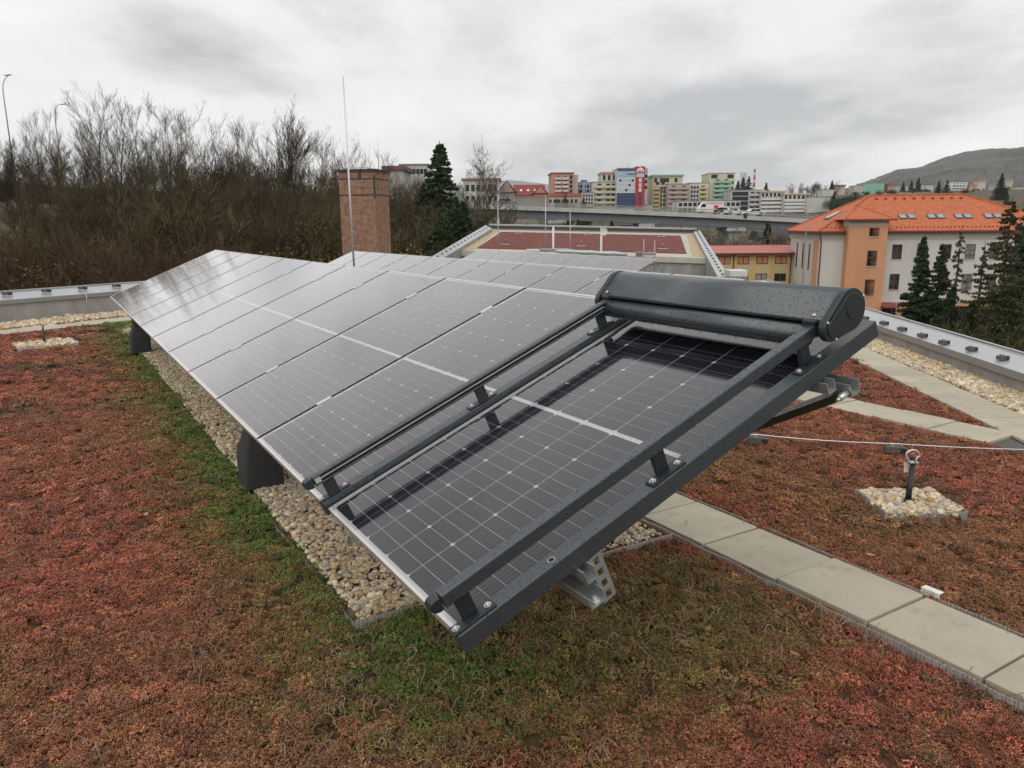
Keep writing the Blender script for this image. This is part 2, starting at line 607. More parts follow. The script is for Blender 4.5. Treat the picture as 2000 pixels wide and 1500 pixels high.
def sedum():
    protos = [proto('sedum_tuft_%d' % i, sedum_tuft(100 + i)) for i in range(6)]
    P, S = [], []
    for (y0, y1, dens, sc_) in ((.85, 4.2, 620, .86), (4.2, 7.5, 300, 1.08), (7.5, 12, 110, 1.6), (12, 22, 40, 2.5)):
        x0, x1 = -(.74 * y1 + 1.6), min(.74 * y1 + 1.6, 7)
        n = int((x1 - x0) * (y1 - y0) * dens)
        p = np.stack([RNG.uniform(x0, x1, n), RNG.uniform(y0, y1, n)], 1)
        P.append(p[view_ok(p[:, 0], p[:, 1])])
        S.append(np.full(len(P[-1]), sc_))
    p, s = np.concatenate(P), np.concatenate(S)
    e = RNG.normal(0, .018, p.shape) * np.minimum(s, 1.6)[:, None]                 # ragged edges over gravel and kerbs
    ok = zone(p[:, 0] + e[:, 0], p[:, 1] + e[:, 1]) == 0
    p, s = p[ok], s[ok]
    bare = (fbm(p[:, 0] + 5, p[:, 1] + 3, .7, 3) > .78) & (RNG.random(len(p)) < .45) & (p[:, 1] > 4)
    p, s = p[~bare], s[~bare]
    # nothing grows in the dark under the front row's far part (gravel), hidden points are dropped
    n = len(p)
    hgt = .35 + 1.35 * fbm(p[:, 0] - 7, p[:, 1] + 2, .16, 3)
    t = tint_at(p[:, 0] + RNG.normal(0, .12, n), p[:, 1] + RNG.normal(0, .12, n)) * np.exp(RNG.normal(0, .28, (n, 1))) * RNG.uniform(.88, 1.12, (n, 3))
    pts = np.stack([p[:, 0], p[:, 1], np.full(n, -.028)], 1)
    rot = np.stack([RNG.normal(0, .16, n), RNG.normal(0, .16, n), RNG.random(n) * 6.283], 1)
    k = s * RNG.uniform(.8, 1.25, n)
    scatter('sedum_carpet', pts, rot, np.stack([k, k, np.minimum(k, 1.5) * hgt], 1), RNG.integers(0, 6, n), t, protos,
            'low red, brown and green sedum carpet covering the flat roof', 'sedum')
    return n


N_SED = sedum()


def stems():
    protos = []
    for i in range(6):
        g = random.Random(40 + i)
        mb = MB()
        for q in range(3):
            L, b = g.uniform(.018, .06), g.uniform(.4, 4.0)
            h, ph = g.uniform(0, .012), g.random() * 6.28
            ox, oy = g.uniform(-.03, .03), g.uniform(-.03, .03)
            x = y = 0.0
            pts = []
            for k in range(8):
                t = k / 7
                ang = ph + b * (t - .5)
                pts.append((ox + x, oy + y, h + .018 * math.sin(t * 3.14)))
                x += math.cos(ang) * L / 7; y += math.sin(ang) * L / 7
            mb.tube(pts, [.0008] * 7 + [.0004], 4, caps=False)
        protos.append(proto('dry_stem_%d' % i, mb.mesh('dry_stem', MATS['dry_stem'])))
    P = []
    for (y0, y1, dens) in ((.85, 3.2, 330), (3.2, 5.0, 170), (5, 8, 60)):
        x0, x1 = -(.74 * y1 + 1.6), .74 * y1 + 1.6
        n = int((x1 - x0) * (y1 - y0) * dens)
        p = np.stack([RNG.uniform(x0, x1, n), RNG.uniform(y0, y1, n)], 1)
        m = smooth01((fbm(p[:, 0] + 9, p[:, 1] - 4, .8) - .36) / .3)
        P.append(p[view_ok(p[:, 0], p[:, 1]) & (RNG.random(n) < m)])
    p = np.concatenate(P)
    p = p[zone(p[:, 0], p[:, 1]) == 0]
    n = len(p)
    base = np.array([(.34, .20, .13), (.30, .15, .10), (.42, .29, .21), (.27, .18, .11)])
    t = base[RNG.integers(0, 4, n)] * RNG.uniform(.6, 1.15, (n, 1))
    pts = np.stack([p[:, 0], p[:, 1], RNG.uniform(-.012, .014, n)], 1)
    rot = np.stack([RNG.normal(0, .3, n), RNG.normal(0, .3, n), RNG.random(n) * 6.283], 1)
    k = np.exp(RNG.normal(0, .35, n))
    scatter('dry_stems', pts, rot, np.stack([k, k, k], 1), RNG.integers(0, 6, n), t, protos,
            'pale curled dry sedum stems lying on the red carpet', 'dry stems')


stems()


# ---- pebbles
def pebble_mesh(seed):
    g = np.random.default_rng(seed)
    import bmesh
    bm = bmesh.new()
    bmesh.ops.create_icosphere(bm, subdivisions=2, radius=1)
    ax = np.array([1, g.uniform(.68, .9), g.uniform(.45, .7)])
    k = g.normal(0, 1, (4, 3))
    for v in bm.verts:
        p = np.array(v.co)
        s = 1 + .10 * math.sin(k[0] @ p * 1.6 + 1) + .08 * math.sin(k[1] @ p * 2.1)
        v.co = Vector(np.sign(p) * np.abs(p) ** .92 * ax * s)
    me = bpy.data.meshes.new('pebble')
    bm.to_mesh(me); bm.free()
    for f in me.polygons:
        f.use_smooth = True
    me.materials.append(MATS['pebble'])
    return me


PEB = [pebble_mesh(i) for i in range(7)]


def gravel(name, p, size, label, zb=-.02, zr=.02, warm=1.0):
    n = len(p)
    pal = np.array([(.55, .44, .28), (.47, .365, .235), (.61, .53, .39), (.39, .34, .265), (.52, .345, .16), (.32, .29, .245), (.65, .57, .44), (.46, .285, .12)])
    w = np.array([.24, .2, .18, .11, .08 * warm, .07, .09, .03 * warm]); w /= w.sum()
    t = pal[RNG.choice(8, n, p=w)] * RNG.uniform(.66, 1.22, (n, 1))
    k = size * np.exp(RNG.normal(0, .27, n))
    pts = np.stack([p[:, 0], p[:, 1], zb + RNG.random(n) * zr], 1)
    rot = np.stack([RNG.normal(0, .35, n), RNG.normal(0, .35, n), RNG.random(n) * 6.283], 1)
    return scatter(name, pts, rot, np.stack([k, k, k], 1), RNG.integers(0, 7, n), t, [proto(name + '_pebble_%d' % i, m) for i, m in enumerate(PEB)],
                   label, 'gravel')


def uv_pts(u0, u1, v0, v1, dens):
    n = int((u1 - u0) * (v1 - v0) * dens)
    U, V = RNG.uniform(u0, u1, n), RNG.uniform(v0, v1, n)
    return np.stack([U * D2[0] + V * N2[0], U * D2[1] + V * N2[1]], 1)


p = np.concatenate([uv_pts(3.08, 6.5, 1.05, 2.87, 3900), uv_pts(6.5, 15.1, 1.05, 1.9, 2600), uv_pts(6.5, 15.1, 1.9, 2.87, 700)])
gravel('gravel_bed', p, .0138, 'pale river gravel bed under the front row of panels', zb=-.022, zr=.026)
gravel('gravel_strip', (lambda s, t: np.stack([s * NR[0] + t * PR[0], s * NR[1] + t * PR[1]], 1))(
    RNG.uniform(S_PAV + .03, S_WALL, 19000), RNG.uniform(3.0, 20, 19000)), .021,
    'yellowish gravel strip along the right parapet wall', zb=-.012, zr=.03, warm=1.4)
gravel('gravel_strip', (lambda s, t: np.stack([s * NL[0] + t * PLD[0], s * NL[1] + t * PLD[1]], 1))(
    RNG.uniform(L_WALL, L_PAV - .03, 9000), RNG.uniform(3.5, 13, 9000)), .028,
    'yellowish gravel strip along the left parapet wall', zb=-.01, zr=.05, warm=1.4)
for i, (cx, cy, h, a) in enumerate(TRAYS):
    n = 1150 if i == 0 else 900
    rx, ry = RNG.uniform(-h, h, n) * .97, RNG.uniform(-h * .8, h * .8, n)
    gravel('gravel_patch', np.stack([cx + rx * math.cos(a) - ry * math.sin(a), cy + rx * math.sin(a) + ry * math.cos(a)], 1), .0175 if i == 0 else .024,
           ['square patch of pale pebbles round the near anchor post', 'patch of pale pebbles round the far anchor post by left parapet'][i],
           zb=.0, zr=.035)

# ---- slab paths
def slab_mat():
    """cast concrete: cloudy tone per slab, damp blotches, dirt towards the joints, pits"""
    m = bpy.data.materials.new('concrete_slab'); m.use_nodes = True
    n, l = m.node_tree.nodes, m.node_tree.links
    b = n['Principled BSDF']; b.inputs['Roughness'].default_value = .8; b.inputs['Specular IOR Level'].default_value = .3
    tc = n.new('ShaderNodeTexCoord'); geo = n.new('ShaderNodeNewGeometry'); oi = n.new('ShaderNodeObjectInfo')

    def noise(src, scale, det, lo, hi, a, b_):
        q = n.new('ShaderNodeTexNoise'); q.inputs['Scale'].default_value = scale; q.inputs['Detail'].default_value = det; q.inputs['Roughness'].default_value = .62
        l.new(src, q.inputs['Vector'])
        r = n.new('ShaderNodeMapRange'); r.inputs[1].default_value, r.inputs[2].default_value, r.inputs[3].default_value, r.inputs[4].default_value = lo, hi, a, b_
        l.new(q.outputs[0], r.inputs[0]); return r.outputs[0]

    def mul(a, b_):
        q = n.new('ShaderNodeMath'); q.operation = 'MULTIPLY'; l.new(a, q.inputs[0]); l.new(b_, q.inputs[1]); return q.outputs[0]
    P = geo.outputs['Position']
    k = mul(noise(P, 2.3, 6, .3, .7, .86, 1.10), noise(P, 9, 5, .56, .72, 1.0, .80))
    k = mul(k, noise(P, 48, 3, .68, .74, 1.0, .55))
    k = mul(k, noise(P, 160, 2, .3, .7, .93, 1.06))
    ran = n.new('ShaderNodeMapRange'); ran.inputs[3].default_value, ran.inputs[4].default_value = .90, 1.07
    l.new(oi.outputs['Random'], ran.inputs[0]); k = mul(k, ran.outputs[0])
    v = n.new('ShaderNodeVectorMath'); v.operation = 'SCALE'; v.inputs[0].default_value = (.43, .385, .295); l.new(k, v.inputs['Scale'])
    l.new(v.outputs[0], b.inputs['Base Color'])
    nb = n.new('ShaderNodeTexNoise'); nb.inputs['Scale'].default_value = 150; nb.inputs['Detail'].default_value = 4; l.new(P, nb.inputs['Vector'])
    bp = n.new('ShaderNodeBump'); bp.inputs['Distance'].default_value = .0015; bp.inputs['Strength'].default_value = .7; l.new(nb.outputs[0], bp.inputs['Height']); l.new(bp.outputs[0], b.inputs['Normal'])
    return m


M_SLAB = slab_mat()
M_JOINT = mat('joint_bed', (.10, .09, .075), .95)
_slab = {}


def slab_mesh(L, Wd):
    k = (round(L, 3), round(Wd, 3))
    if k not in _slab:
        _slab[k] = MB().box(-Wd / 2, Wd / 2, -L / 2, L / 2, -.05, 0).mesh('slab', M_SLAB)
    return _slab[k]


def slab_path(label, origin, ang, width, u0, u1, L=.5, gap=.013, z=.012, phase=0.0):
    """slabs of a path that starts at origin and runs along ang; local x across, y along"""
    M = Matrix.Translation(origin) @ Matrix.Rotation(ang, 4, 'Z')
    r = MB().box(-width / 2 - .01, width / 2 + .01, u0, u1, -.06, -.014).build('paved_path', M_JOINT, M=M)
    tag(r, label, kind='structure')
    k = math.ceil((u0 - phase) / L)
    while phase + (k + 1) * L <= u1:
        o = add('slab', slab_mesh(L - gap, width - .004), r, Matrix.Translation((RNG.normal(0, .002), phase + (k + .5) * L, z + RNG.normal(0, .0025)))
                @ Matrix.Rotation(RNG.normal(0, .004), 4, 'Z') @ Matrix.Rotation(RNG.normal(0, .003), 4, 'X'), bevel=.004)
        k += 1


slab_path('path of beige concrete slabs behind the front row of panels', W(0, (P1_V0 + P1_V1) / 2), RZ, P1_V1 - P1_V0, .3, 17.8, phase=2.33)
slab_path('path of beige slabs running from the second row to the right parapet path', W(0, (P2_V0 + P2_V1) / 2), RZ, P2_V1 - P2_V0, 2.65, 18.9, phase=3.55)
c = NR * (S_SED + S_PAV) / 2
slab_path('path of beige slabs along the right parapet gravel', (c[0], c[1], 0), -A_R, S_PAV - S_SED - .01, 2.5, 20, L=.5)
c = NL * (L_SED + L_PAV) / 2
slab_path('path of grey slabs along the left parapet gravel', (c[0], c[1], 0), -A_L, L_SED - L_PAV - .01, 3.0, 14, L=.5)

# ---- perforated edging strips
def perforated():
    m = bpy.data.materials.new('perforated_aluminium'); m.use_nodes = True
    n, l = m.node_tree.nodes, m.node_tree.links
    b = n['Principled BSDF']; b.inputs['Roughness'].default_value = .45; b.inputs['Metallic'].default_value = .6
    tc = n.new('ShaderNodeTexCoord')
    mp = n.new('ShaderNodeMapping'); mp.inputs['Scale'].default_value = (120, 120, 120)
    l.new(tc.outputs['Object'], mp.inputs[0])
    v = n.new('ShaderNodeTexVoronoi'); v.inputs['Scale'].default_value = 1.0; v.inputs['Randomness'].default_value = 0.0
    l.new(mp.outputs[0], v.inputs['Vector'])
    mr = n.new('ShaderNodeMapRange'); mr.inputs[1].default_value, mr.inputs[2].default_value = .30, .36
    l.new(v.outputs['Distance'], mr.inputs[0])
    mx = n.new('ShaderNodeMix'); mx.data_type = 'RGBA'
    l.new(mr.outputs[0], mx.inputs[0]); mx.inputs[6].default_value = (.11, .10, .085, 1); mx.inputs[7].default_value = (.66, .64, .60, 1)
    l.new(mx.outputs[2], b.inputs['Base Color'])
    MATS['perforated'] = m
    return m


M_PERF = perforated()


def edging(label, pts, h=.052, t=.0025, wob=.006, seed=0):
    """a thin standing strip that follows pts, a little wavy, with a folded top lip"""
    g = random.Random(seed)
    mb = MB()
    P = []
    for a, b in zip(pts[:-1], pts[1:]):
        a, b = Vector(a), Vector(b)
        n = max(2, int((b - a).length / .12))
        for k in range(n):
            q = a.lerp(b, k / n)
            P.append(q + Vector((g.gauss(0, wob), g.gauss(0, wob), 0)))
    P.append(Vector(pts[-1]))
    for a, b in zip(P[:-1], P[1:]):
        d = (b - a).normalized(); s = Vector((-d.y, d.x, 0)) * t / 2
        za, zb_ = -.03, h - .012 + .0 * g.random()
        k = len(mb.v)
        for q in (a, b):
            for sg in (-1, 1):
                for z in (za, zb_):
                    mb.v.append((q.x + sg * s.x, q.y + sg * s.y, z))
        for f in ((0, 1, 5, 4), (2, 6, 7, 3), (1, 3, 7, 5), (0, 4, 6, 2)):
            mb.face([k + i for i in f])
    o = mb.build('gravel_edging', M_PERF)
    return tag(o, label, 'edging strip', 'perforated edging strips')


edging('perforated metal strip across the near end of the gravel bed', [W(3.05, 1.0), W(3.04, 1.6), W(3.02, 2.9)], h=.028, seed=1)
edging('perforated metal strip between gravel bed and slab path', [W(.4, 2.90), W(3.0, 2.91), W(8, 2.91)], h=.028, seed=2)
edging('perforated metal strip on the sedum side of the slab path', [W(.4, 3.44), W(9, 3.44)], h=.021, seed=3)
edging('low metal strip between green sedum and gravel bed', [W(3.05, 1.015), W(15, 1.015)], h=.004, seed=4)
for i, (cx, cy, h, a) in enumerate(TRAYS):
    q = []
    for sx, sy in ((-1, -1), (1, -1), (1, 1), (-1, 1), (-1, -1)):
        rx, ry = sx * h, sy * h * .82
        q.append((cx + rx * math.cos(a) - ry * math.sin(a), cy + rx * math.sin(a) + ry * math.cos(a), 0))
    edging(['square perforated frame round the near anchor post pebbles', 'frame round the far anchor post pebbles by left parapet'][i], q, h=.045, wob=.003, seed=9 + i)

# bright loose bracket of edging beside the path
mb = MB()
mb.box(-.008, .028, -.045, .045, .008, .011); mb.box(-.012, -.008, -.045, .045, -.02, .011)
tag(mb.build('edging_connector', mat('white_clip', (.72, .71, .68), .5), M=Matrix.Translation(W(1.83, 3.45, .02)) @ Matrix.Rotation(RZ, 4, 'Z')),
    'short bright angle piece of edging beside the slab path', 'connector')

# ---- parapets
M_CONC = mat('parapet_concrete', (.33, .32, .30), .9, var=.16, scale=2.5, bump=.002, bscale=40, stain=.35, sscale=2.2)
M_ZINC = mat('cap_sheet_metal', (.43, .435, .445), .36, metal=.55, var=.05, scale=3)
M_ZINC2 = mat('cap_sheet_edge', (.30, .305, .30), .42, metal=.5, var=.06, scale=3)
M_BLACK = mat('black_plastic', (.018, .018, .018), .5, var=.2, scale=30)
M_CONCBLK = mat('holder_concrete', (.10, .09, .075), .9, var=.25, scale=40)
M_WIRE = mat('conductor_wire', (.62, .62, .62), .35, metal=.8, var=.05)
_hold = {}


def holder(label, loc, ang, group, s=1.0):
    """conductor holder: a concrete block in a black clip foot with a wire saddle"""
    if not _hold:
        mb = MB().box(-.062, .03, -.032, .032, .004, .05)
        mb2 = MB().box(.0302, .066, -.036, .036, 0, .044)
        mb3 = MB().box(-.03, .0, -.014, .014, .0502, .066)
        _hold.update(a=mb.mesh('block', M_CONCBLK), b=mb2.mesh('foot', M_BLACK), c=mb3.mesh('saddle', M_ZINC))
    r = empty('conductor_holder', Matrix.Translation(loc) @ Matrix.Rotation(ang, 4, 'Z') @ Matrix.Scale(s, 4))
    tag(r, label, 'holder', group)
    add('block', _hold['a'], r, bevel=.004); add('foot', _hold['b'], r); add('saddle', _hold['c'], r)
    return r


def parapet(name, label, nrm, along, s_in, s_out, t0, t1, z_lip, z_in, z_out, wall_h, seg, over=.04):
    """inner wall, sheet-metal cap in lengths; nrm points from the roof to the outside"""
    P = lambda s, t, z: Vector((nrm[0] * s + along[0] * t, nrm[1] * s + along[1] * t, z))
    sg = 1 if s_out > s_in else -1
    mb = MB()
    q = [P(s_in, t0, -.2), P(s_out - sg * .03, t0, -.2), P(s_out - sg * .03, t0, z_out - .05), P(s_in, t0, z_in - .03)]
    mb.extrude(q if sg < 0 else q[::-1], P(0, t1 - t0, 0))
    r = mb.build(name, M_CONC)
    tag(r, label, 'parapet')
    t = t0
    while t < t1 - .05:
        e = min(t + seg, t1) - .006
        c = MB()
        so, si = s_out + sg * .03, s_in - sg * over
        th = .012
        for (a, b, za, zb) in ((si, so - sg * .03, z_in, z_out), (so - sg * .03, so, z_out + .025, z_out + .03)):
            pts = [P(a, t, za - th), P(b, t, zb - th), P(b, t, zb), P(a, t, za)]
            c.extrude(pts, P(0, e - t, 0), 0)
        f = [P(si - sg * .002, t, z_lip), P(si + sg * .014, t, z_lip), P(si + sg * .014, t, z_in - .001), P(si - sg * .002, t, z_in - .001)]
        c.extrude(f, P(0, e - t, 0), 1)
        f = [P(so - sg * .03, t, z_out - .08), P(so, t, z_out - .08), P(so, t, z_out + .025), P(so - sg * .03, t, z_out + .025)]
        c.extrude(f, P(0, e - t, 0), 1)
        c.build('cap_sheet', [M_ZINC, M_ZINC2], r)
        t += seg
    return P


PRT = parapet('parapet_wall', 'low concrete parapet with pale sheet-metal cap on the right', NR, PR, S_WALL, S_OUT, -2, 21, .145, .225, .235, .2, 2.4)
PLF = parapet('parapet_wall', 'stained concrete parapet with pale sheet-metal cap on the left', NL, PLD, L_WALL, L_OUT, -6, 15, .37, .45, .54, .4, 2.4)
GH = 'conductor holders on the parapet caps'
rb = [(5.64, 12.04), (5.65, 11.42), (5.59, 10.76), (5.54, 10.12), (5.49, 9.51), (5.53, 8.99), (5.51, 8.37), (5.50, 7.65)]
for i, (x, y) in enumerate(rb):
    holder(('%s black conductor holder on the right parapet cap, counted from the awning' % ordinal(i)) if i < 7 else 'conductor holder with looped cable at the near end of right cap',
           (x - .02, y, .232), R(20), GH)
lb = [(-9.73, 14.69), (-9.57, 15.59), (-9.23, 16.19), (-8.77, 16.54), (-8.44, 17.07)]
for i, t in enumerate((7.0, 7.72, 8.44, 9.16, 9.9)):
    v = PLF(-16.08, t, .51)
    holder('%s conductor holder on the left parapet cap, counted from the left' % ordinal(i), v, R(10), GH, 1.25)
for side in (1, -1):
    if side > 0:
        pts = [PRT(4.98, t, .30 + .006 * math.sin(t * 3)) for t in np.arange(3, 20, .5)]
        tag(MB().tube(pts, .0035, 6).build('conductor_wire', M_WIRE), 'thin lightning wire running along the right parapet cap', 'wire')
    else:
        pts = [PLF(-16.1, t, .585 + .006 * math.sin(t * 3)) for t in np.arange(1, 14, .5)]
        tag(MB().tube(pts, .004, 6).build('conductor_wire', M_WIRE), 'thin lightning wire running along the left parapet cap', 'wire')
# looped down-lead over the right cap edge
b0 = Vector((5.42, 7.62, .25))
pts = [b0, b0 + Vector((-.16, -.03, .03)), PRT(S_WALL - .05, 7.2, .245), PRT(S_WALL - .085, 7.18, .19), PRT(S_WALL - .05, 7.15, .13), PRT(S_WALL - .02, 7.14, .10)]
tag(MB().tube(pts, .008, 8).build('cable_loop', mat('white_cable', (.7, .7, .68), .5)), 'white cable loop hanging over the right parapet cap edge', 'cable')
pts = [PLF(-16.2, 8.35, .56), PLF(-15.75, 8.3, .48), PLF(-15.66, 8.28, .42), PLF(-15.69, 8.28, .2), PLF(-15.72, 8.28, .03)]
tag(MB().tube(pts, .005, 8).build('cable_lead', M_WIRE), 'thin white lead running down the left parapet wall', 'cable')

# ---- lightning wire over the sedum, with holders
w0, w1 = W(5.4, 3.25), W(1.0, 8.1)
hp = [W(4.05, 4.78), W(3.30, 5.46), W(2.45, 6.45)]
pts = [W(5.0, 3.7, .05)] + [Vector((h.x, h.y, .075)) for h in hp] + [W(1.6, 7.35, .07)]
fine = []
for a, b in zip(pts[:-1], pts[1:]):
    for k in range(6):
        q = a.lerp(b, k / 6); q.z -= .012 * math.sin(math.pi * k / 6); fine.append(q)
fine.append(pts[-1])
tag(MB().tube(fine, .0045, 8).build('conductor_wire', M_WIRE), 'bright lightning wire stretched low across the red sedum', 'wire')
ang = math.atan2((hp[2] - hp[0]).y, (hp[2] - hp[0]).x)
for i, h in enumerate(hp):
    holder(['conductor holder block under the beam on the red sedum', 'conductor holder block behind the near anchor post', 'conductor holder block by the slab crossing at right'][i],
           (h.x, h.y, .0), ang, 'conductor holders on the sedum', 1.15)

# ---- fall-arrest anchor posts
M_STEELW = mat('galvanised_ring', (.66, .65, .62), .35, metal=.7, var=.08, scale=20)
M_TAG = mat('paper_tag', (.70, .68, .62), .7)


def anchor(label, loc, tagged):
    r = empty('anchor_post', Matrix.Translation(loc))
    tag(r, label, 'anchor post', 'fall-arrest anchor posts')
    MB().tube([(0, 0, -.02), (0, 0, .012), (0, 0, .02), (0, 0, .022)], [.034, .034, .026, .016], 14).build('base_collar', M_BLACK, r)
    MB().tube([(0, 0, .02), (0, 0, .115), (0, 0, .118), (.006, .0, .265)], [.0185, .0175, .0135, .0135], 12).build('post', M_BLACK, r)
    MB().tube([(.006, 0, .262), (.006, 0, .268), (.006, 0, .29), (.006, 0, .296)], [.014, .019, .019, .012], 6).build('nut', M_BLACK, r)
    pts = []
    for k in range(17):
        a = k / 16 * 2 * math.pi
        wx = .042 * math.cos(a) * (1.0 if math.sin(a) > -.2 else .75)
        pts.append((-.008 + wx, -.012, .304 + .038 * math.sin(a)))
    mb = MB().tube(pts, .0062, 8, caps=False)
    mb.obox((.004, -.004, .262), (.026, 0, 0), (0, .022, 0), (0, 0, .003))
    mb.build('eye_ring', M_STEELW, r)
    if tagged:
        MB().obox((-.024, .016, .222), (.017, .004, 0), (-.0002, .001, 0), (-.003, 0, .032)).build('tag', M_TAG, r)
    return r


anchor('black anchor post with pale eye ring and white tag in near pebble patch', (2.49, 4.53, .03), True)
anchor('small black anchor post in the pebble patch by the left parapet', (-7.25, 11.68, .03), False).scale = (.9, .9, .9)
MB().obox((-7.38, 11.62, .18), (.02, 0, 0), (0, .002, 0), (0, 0, .05))

# ---- a few leaves, bits of straw
M_LEAF = mat('fallen_leaf_brown', (.34, .15, .05), .7, var=.3, scale=60)
M_STRAW = mat('straw_pale', (.55, .45, .32), .7, var=.2)
M_CHIP = mat('leaf_tan', (.36, .24, .13), .7, var=.25, scale=60)
lf = MB()
k0 = len(lf.v)
prof = [(-1, 0), (-.6, .28), (0, .38), (.6, .24), (1, 0), (.6, -.24), (0, -.38), (-.6, -.28)]
lf.v += [(x, y, .18 * x * x + .35 * abs(y)) for x, y in prof] + [(0, 0, -.05)]
for i in range(8):
    lf.face((i, (i + 1) % 8, 8), 0, True)
LEAFM = {M_LEAF: lf.mesh('fallen_leaf', M_LEAF), M_CHIP: lf.mesh('fallen_leaf', M_CHIP)}
spots = [(1385, 1228, 1, 'orange leaf on the green sedum near the panel corner'), (1552, 1277, 1, 'orange leaf beside the near slab path edge'),
         (1660, 1253, 2, 'long tan leaf beside the near slab path'), (1935, 1100, 1, 'brown leaf at the right edge of the sedum'), (905, 1283, 0, 'brown leaf under the low end of the outer beam'),
         (1700, 1084, 2, 'tan leaf on the sedum beyond the slab path'), (1502, 917, 0, 'brown leaf near the lightning wire'), (285, 1005, 2, 'pale leaf on the red sedum left of the gravel'),
         (42, 712, 2, 'pale leaf on the far red sedum by the left anchor'), (330, 1270, 1, 'pale brown chip on the red sedum in the left foreground'), (1905, 958, 1, 'orange leaf beyond the near anchor post'),
         (1340, 1020, 0, 'brown leaf on sedum by the beam')]
for i, (px, py, k, lb_) in enumerate(spots):
    d = at(px, py, 1.0) - Vector((0, 0, EYE)); t = -(EYE - .03) / d.z
    q = Vector((0, 0, EYE)) + d * t
    s = random.uniform(.018, .032)
    o = add('fallen_leaf', LEAFM[M_CHIP if k == 2 else M_LEAF], M=Matrix.Translation(q) @ Matrix.Rotation(random.random() * 6, 4, 'Z') @ Matrix.Rotation(random.gauss(0, .3), 4, 'X') @ Matrix.Scale(s, 4))
    tag(o, lb_, 'leaf', 'fallen leaves on the sedum')

# ================================================================== solar panels
TILT = 0.39923
PW_, PL_ = 1.134, 1.903
PITCH_U = 1.154


def row_matrix(U, V, z):
    return Matrix.Translation(W(U, V, z)) @ Matrix.Rotation(RZ, 4, 'Z') @ Matrix.Rotation(-TILT, 4, 'Y')


ROW1 = row_matrix(1.78735, .88271, .62054)
ROW2 = row_matrix(18.641 - 11 * PITCH_U + .01, 4.906, .400)
ROW3 = row_matrix(32.64 - 11 * PITCH_U, 16.20, -.173)


def cell_mat():
    m = bpy.data.materials.new('silicon_cell'); m.use_nodes = True
    n, l = m.node_tree.nodes, m.node_tree.links
    b = n['Principled BSDF']; b.inputs['Roughness'].default_value = .55; b.inputs['Specular IOR Level'].default_value = .0
    tc = n.new('ShaderNodeTexCoord'); sp = n.new('ShaderNodeSeparateXYZ')
    l.new(tc.outputs['Object'], sp.inputs[0])

    def mth(op, a, b_=None, c=None):
        q = n.new('ShaderNodeMath'); q.operation = op
        for i, v in enumerate((a, b_, c)):
            if v is None: continue
            if isinstance(v, (int, float)): q.inputs[i].default_value = v
            else: l.new(v, q.inputs[i])
        return q.outputs[0]
    # thin silver busbars up the slope, every 18 mm
    fr = mth('ABSOLUTE', mth('SUBTRACT', mth('FRACT', mth('DIVIDE', sp.outputs['Y'], .01825)), .5))
    mr = n.new('ShaderNodeMapRange'); mr.inputs[1].default_value, mr.inputs[2].default_value = .035, .055
    mr.inputs[3].default_value, mr.inputs[4].default_value = 1, 0
    l.new(fr, mr.inputs[0])
    oi = n.new('ShaderNodeObjectInfo')
    k = mth('MULTIPLY_ADD', oi.outputs['Random'], .5, .75)
    v = n.new('ShaderNodeVectorMath'); v.operation = 'SCALE'; v.inputs[0].default_value = (.0105, .0088, .0200)
    l.new(k, v.inputs['Scale'])
    mx = n.new('ShaderNodeMix'); mx.data_type = 'RGBA'
    l.new(mr.outputs[0], mx.inputs[0]); l.new(v.outputs[0], mx.inputs[6]); mx.inputs[7].default_value = (.15, .148, .16, 1)
    l.new(mx.outputs[2], b.inputs['Base Color'])
    return m


def glass_mat():
    m = bpy.data.materials.new('panel_glass'); m.use_nodes = True
    n, l = m.node_tree.nodes, m.node_tree.links
    n.clear()
    o = n.new('ShaderNodeOutputMaterial')
    fr = n.new('ShaderNodeFresnel'); fr.inputs[0].default_value = 1.5
    t = n.new('ShaderNodeBsdfTransparent')
    g = n.new('ShaderNodeBsdfGlossy'); g.inputs['Roughness'].default_value = .075
    g.inputs['Color'].default_value = (1, .975, .985, 1)
    tc = n.new('ShaderNodeTexCoord'); nz = n.new('ShaderNodeTexNoise'); nz.inputs['Scale'].default_value = 2.2; nz.inputs['Detail'].default_value = 3
    l.new(tc.outputs['Object'], nz.inputs['Vector'])
    bp = n.new('ShaderNodeBump'); bp.inputs['Strength'].default_value = .06; bp.inputs['Distance'].default_value = .003
    l.new(nz.outputs[0], bp.inputs['Height']); l.new(bp.outputs[0], g.inputs['Normal'])
    # rain-wet, slightly soiled glass mirrors more than clean glass
    pw = n.new('ShaderNodeMath'); pw.operation = 'POWER'; pw.inputs[1].default_value = 1.08; l.new(fr.outputs[0], pw.inputs[0])
    ml = n.new('ShaderNodeMath'); ml.operation = 'MULTIPLY'; ml.use_clamp = True; ml.inputs[1].default_value = 1.95; l.new(pw.outputs[0], ml.inputs[0])
    mx = n.new('ShaderNodeMixShader')
    l.new(ml.outputs[0], mx.inputs[0]); l.new(t.outputs[0], mx.inputs[1]); l.new(g.outputs[0], mx.inputs[2])
    l.new(mx.outputs[0], o.inputs[0])
    return m


M_CELL, M_GLASS = cell_mat(), glass_mat()
M_BACK = mat('backsheet_white', (.62, .62, .63), .5, var=.02)
M_FRAME = mat('anodised_frame', (.66, .645, .62), .38, metal=.45, var=.05, scale=9)
M_GALV = mat('galvanised_steel', (.42, .46, .46), .42, metal=.65, var=.14, scale=14)
M_DARKST = mat('dark_galvanised', (.10, .105, .095), .5, metal=.5, var=.2, scale=10)
C_, MU, MV = .1835, (PW_ - 6 * .1835) / 2, (PL_ - 10 * .1835 - .02) / 2


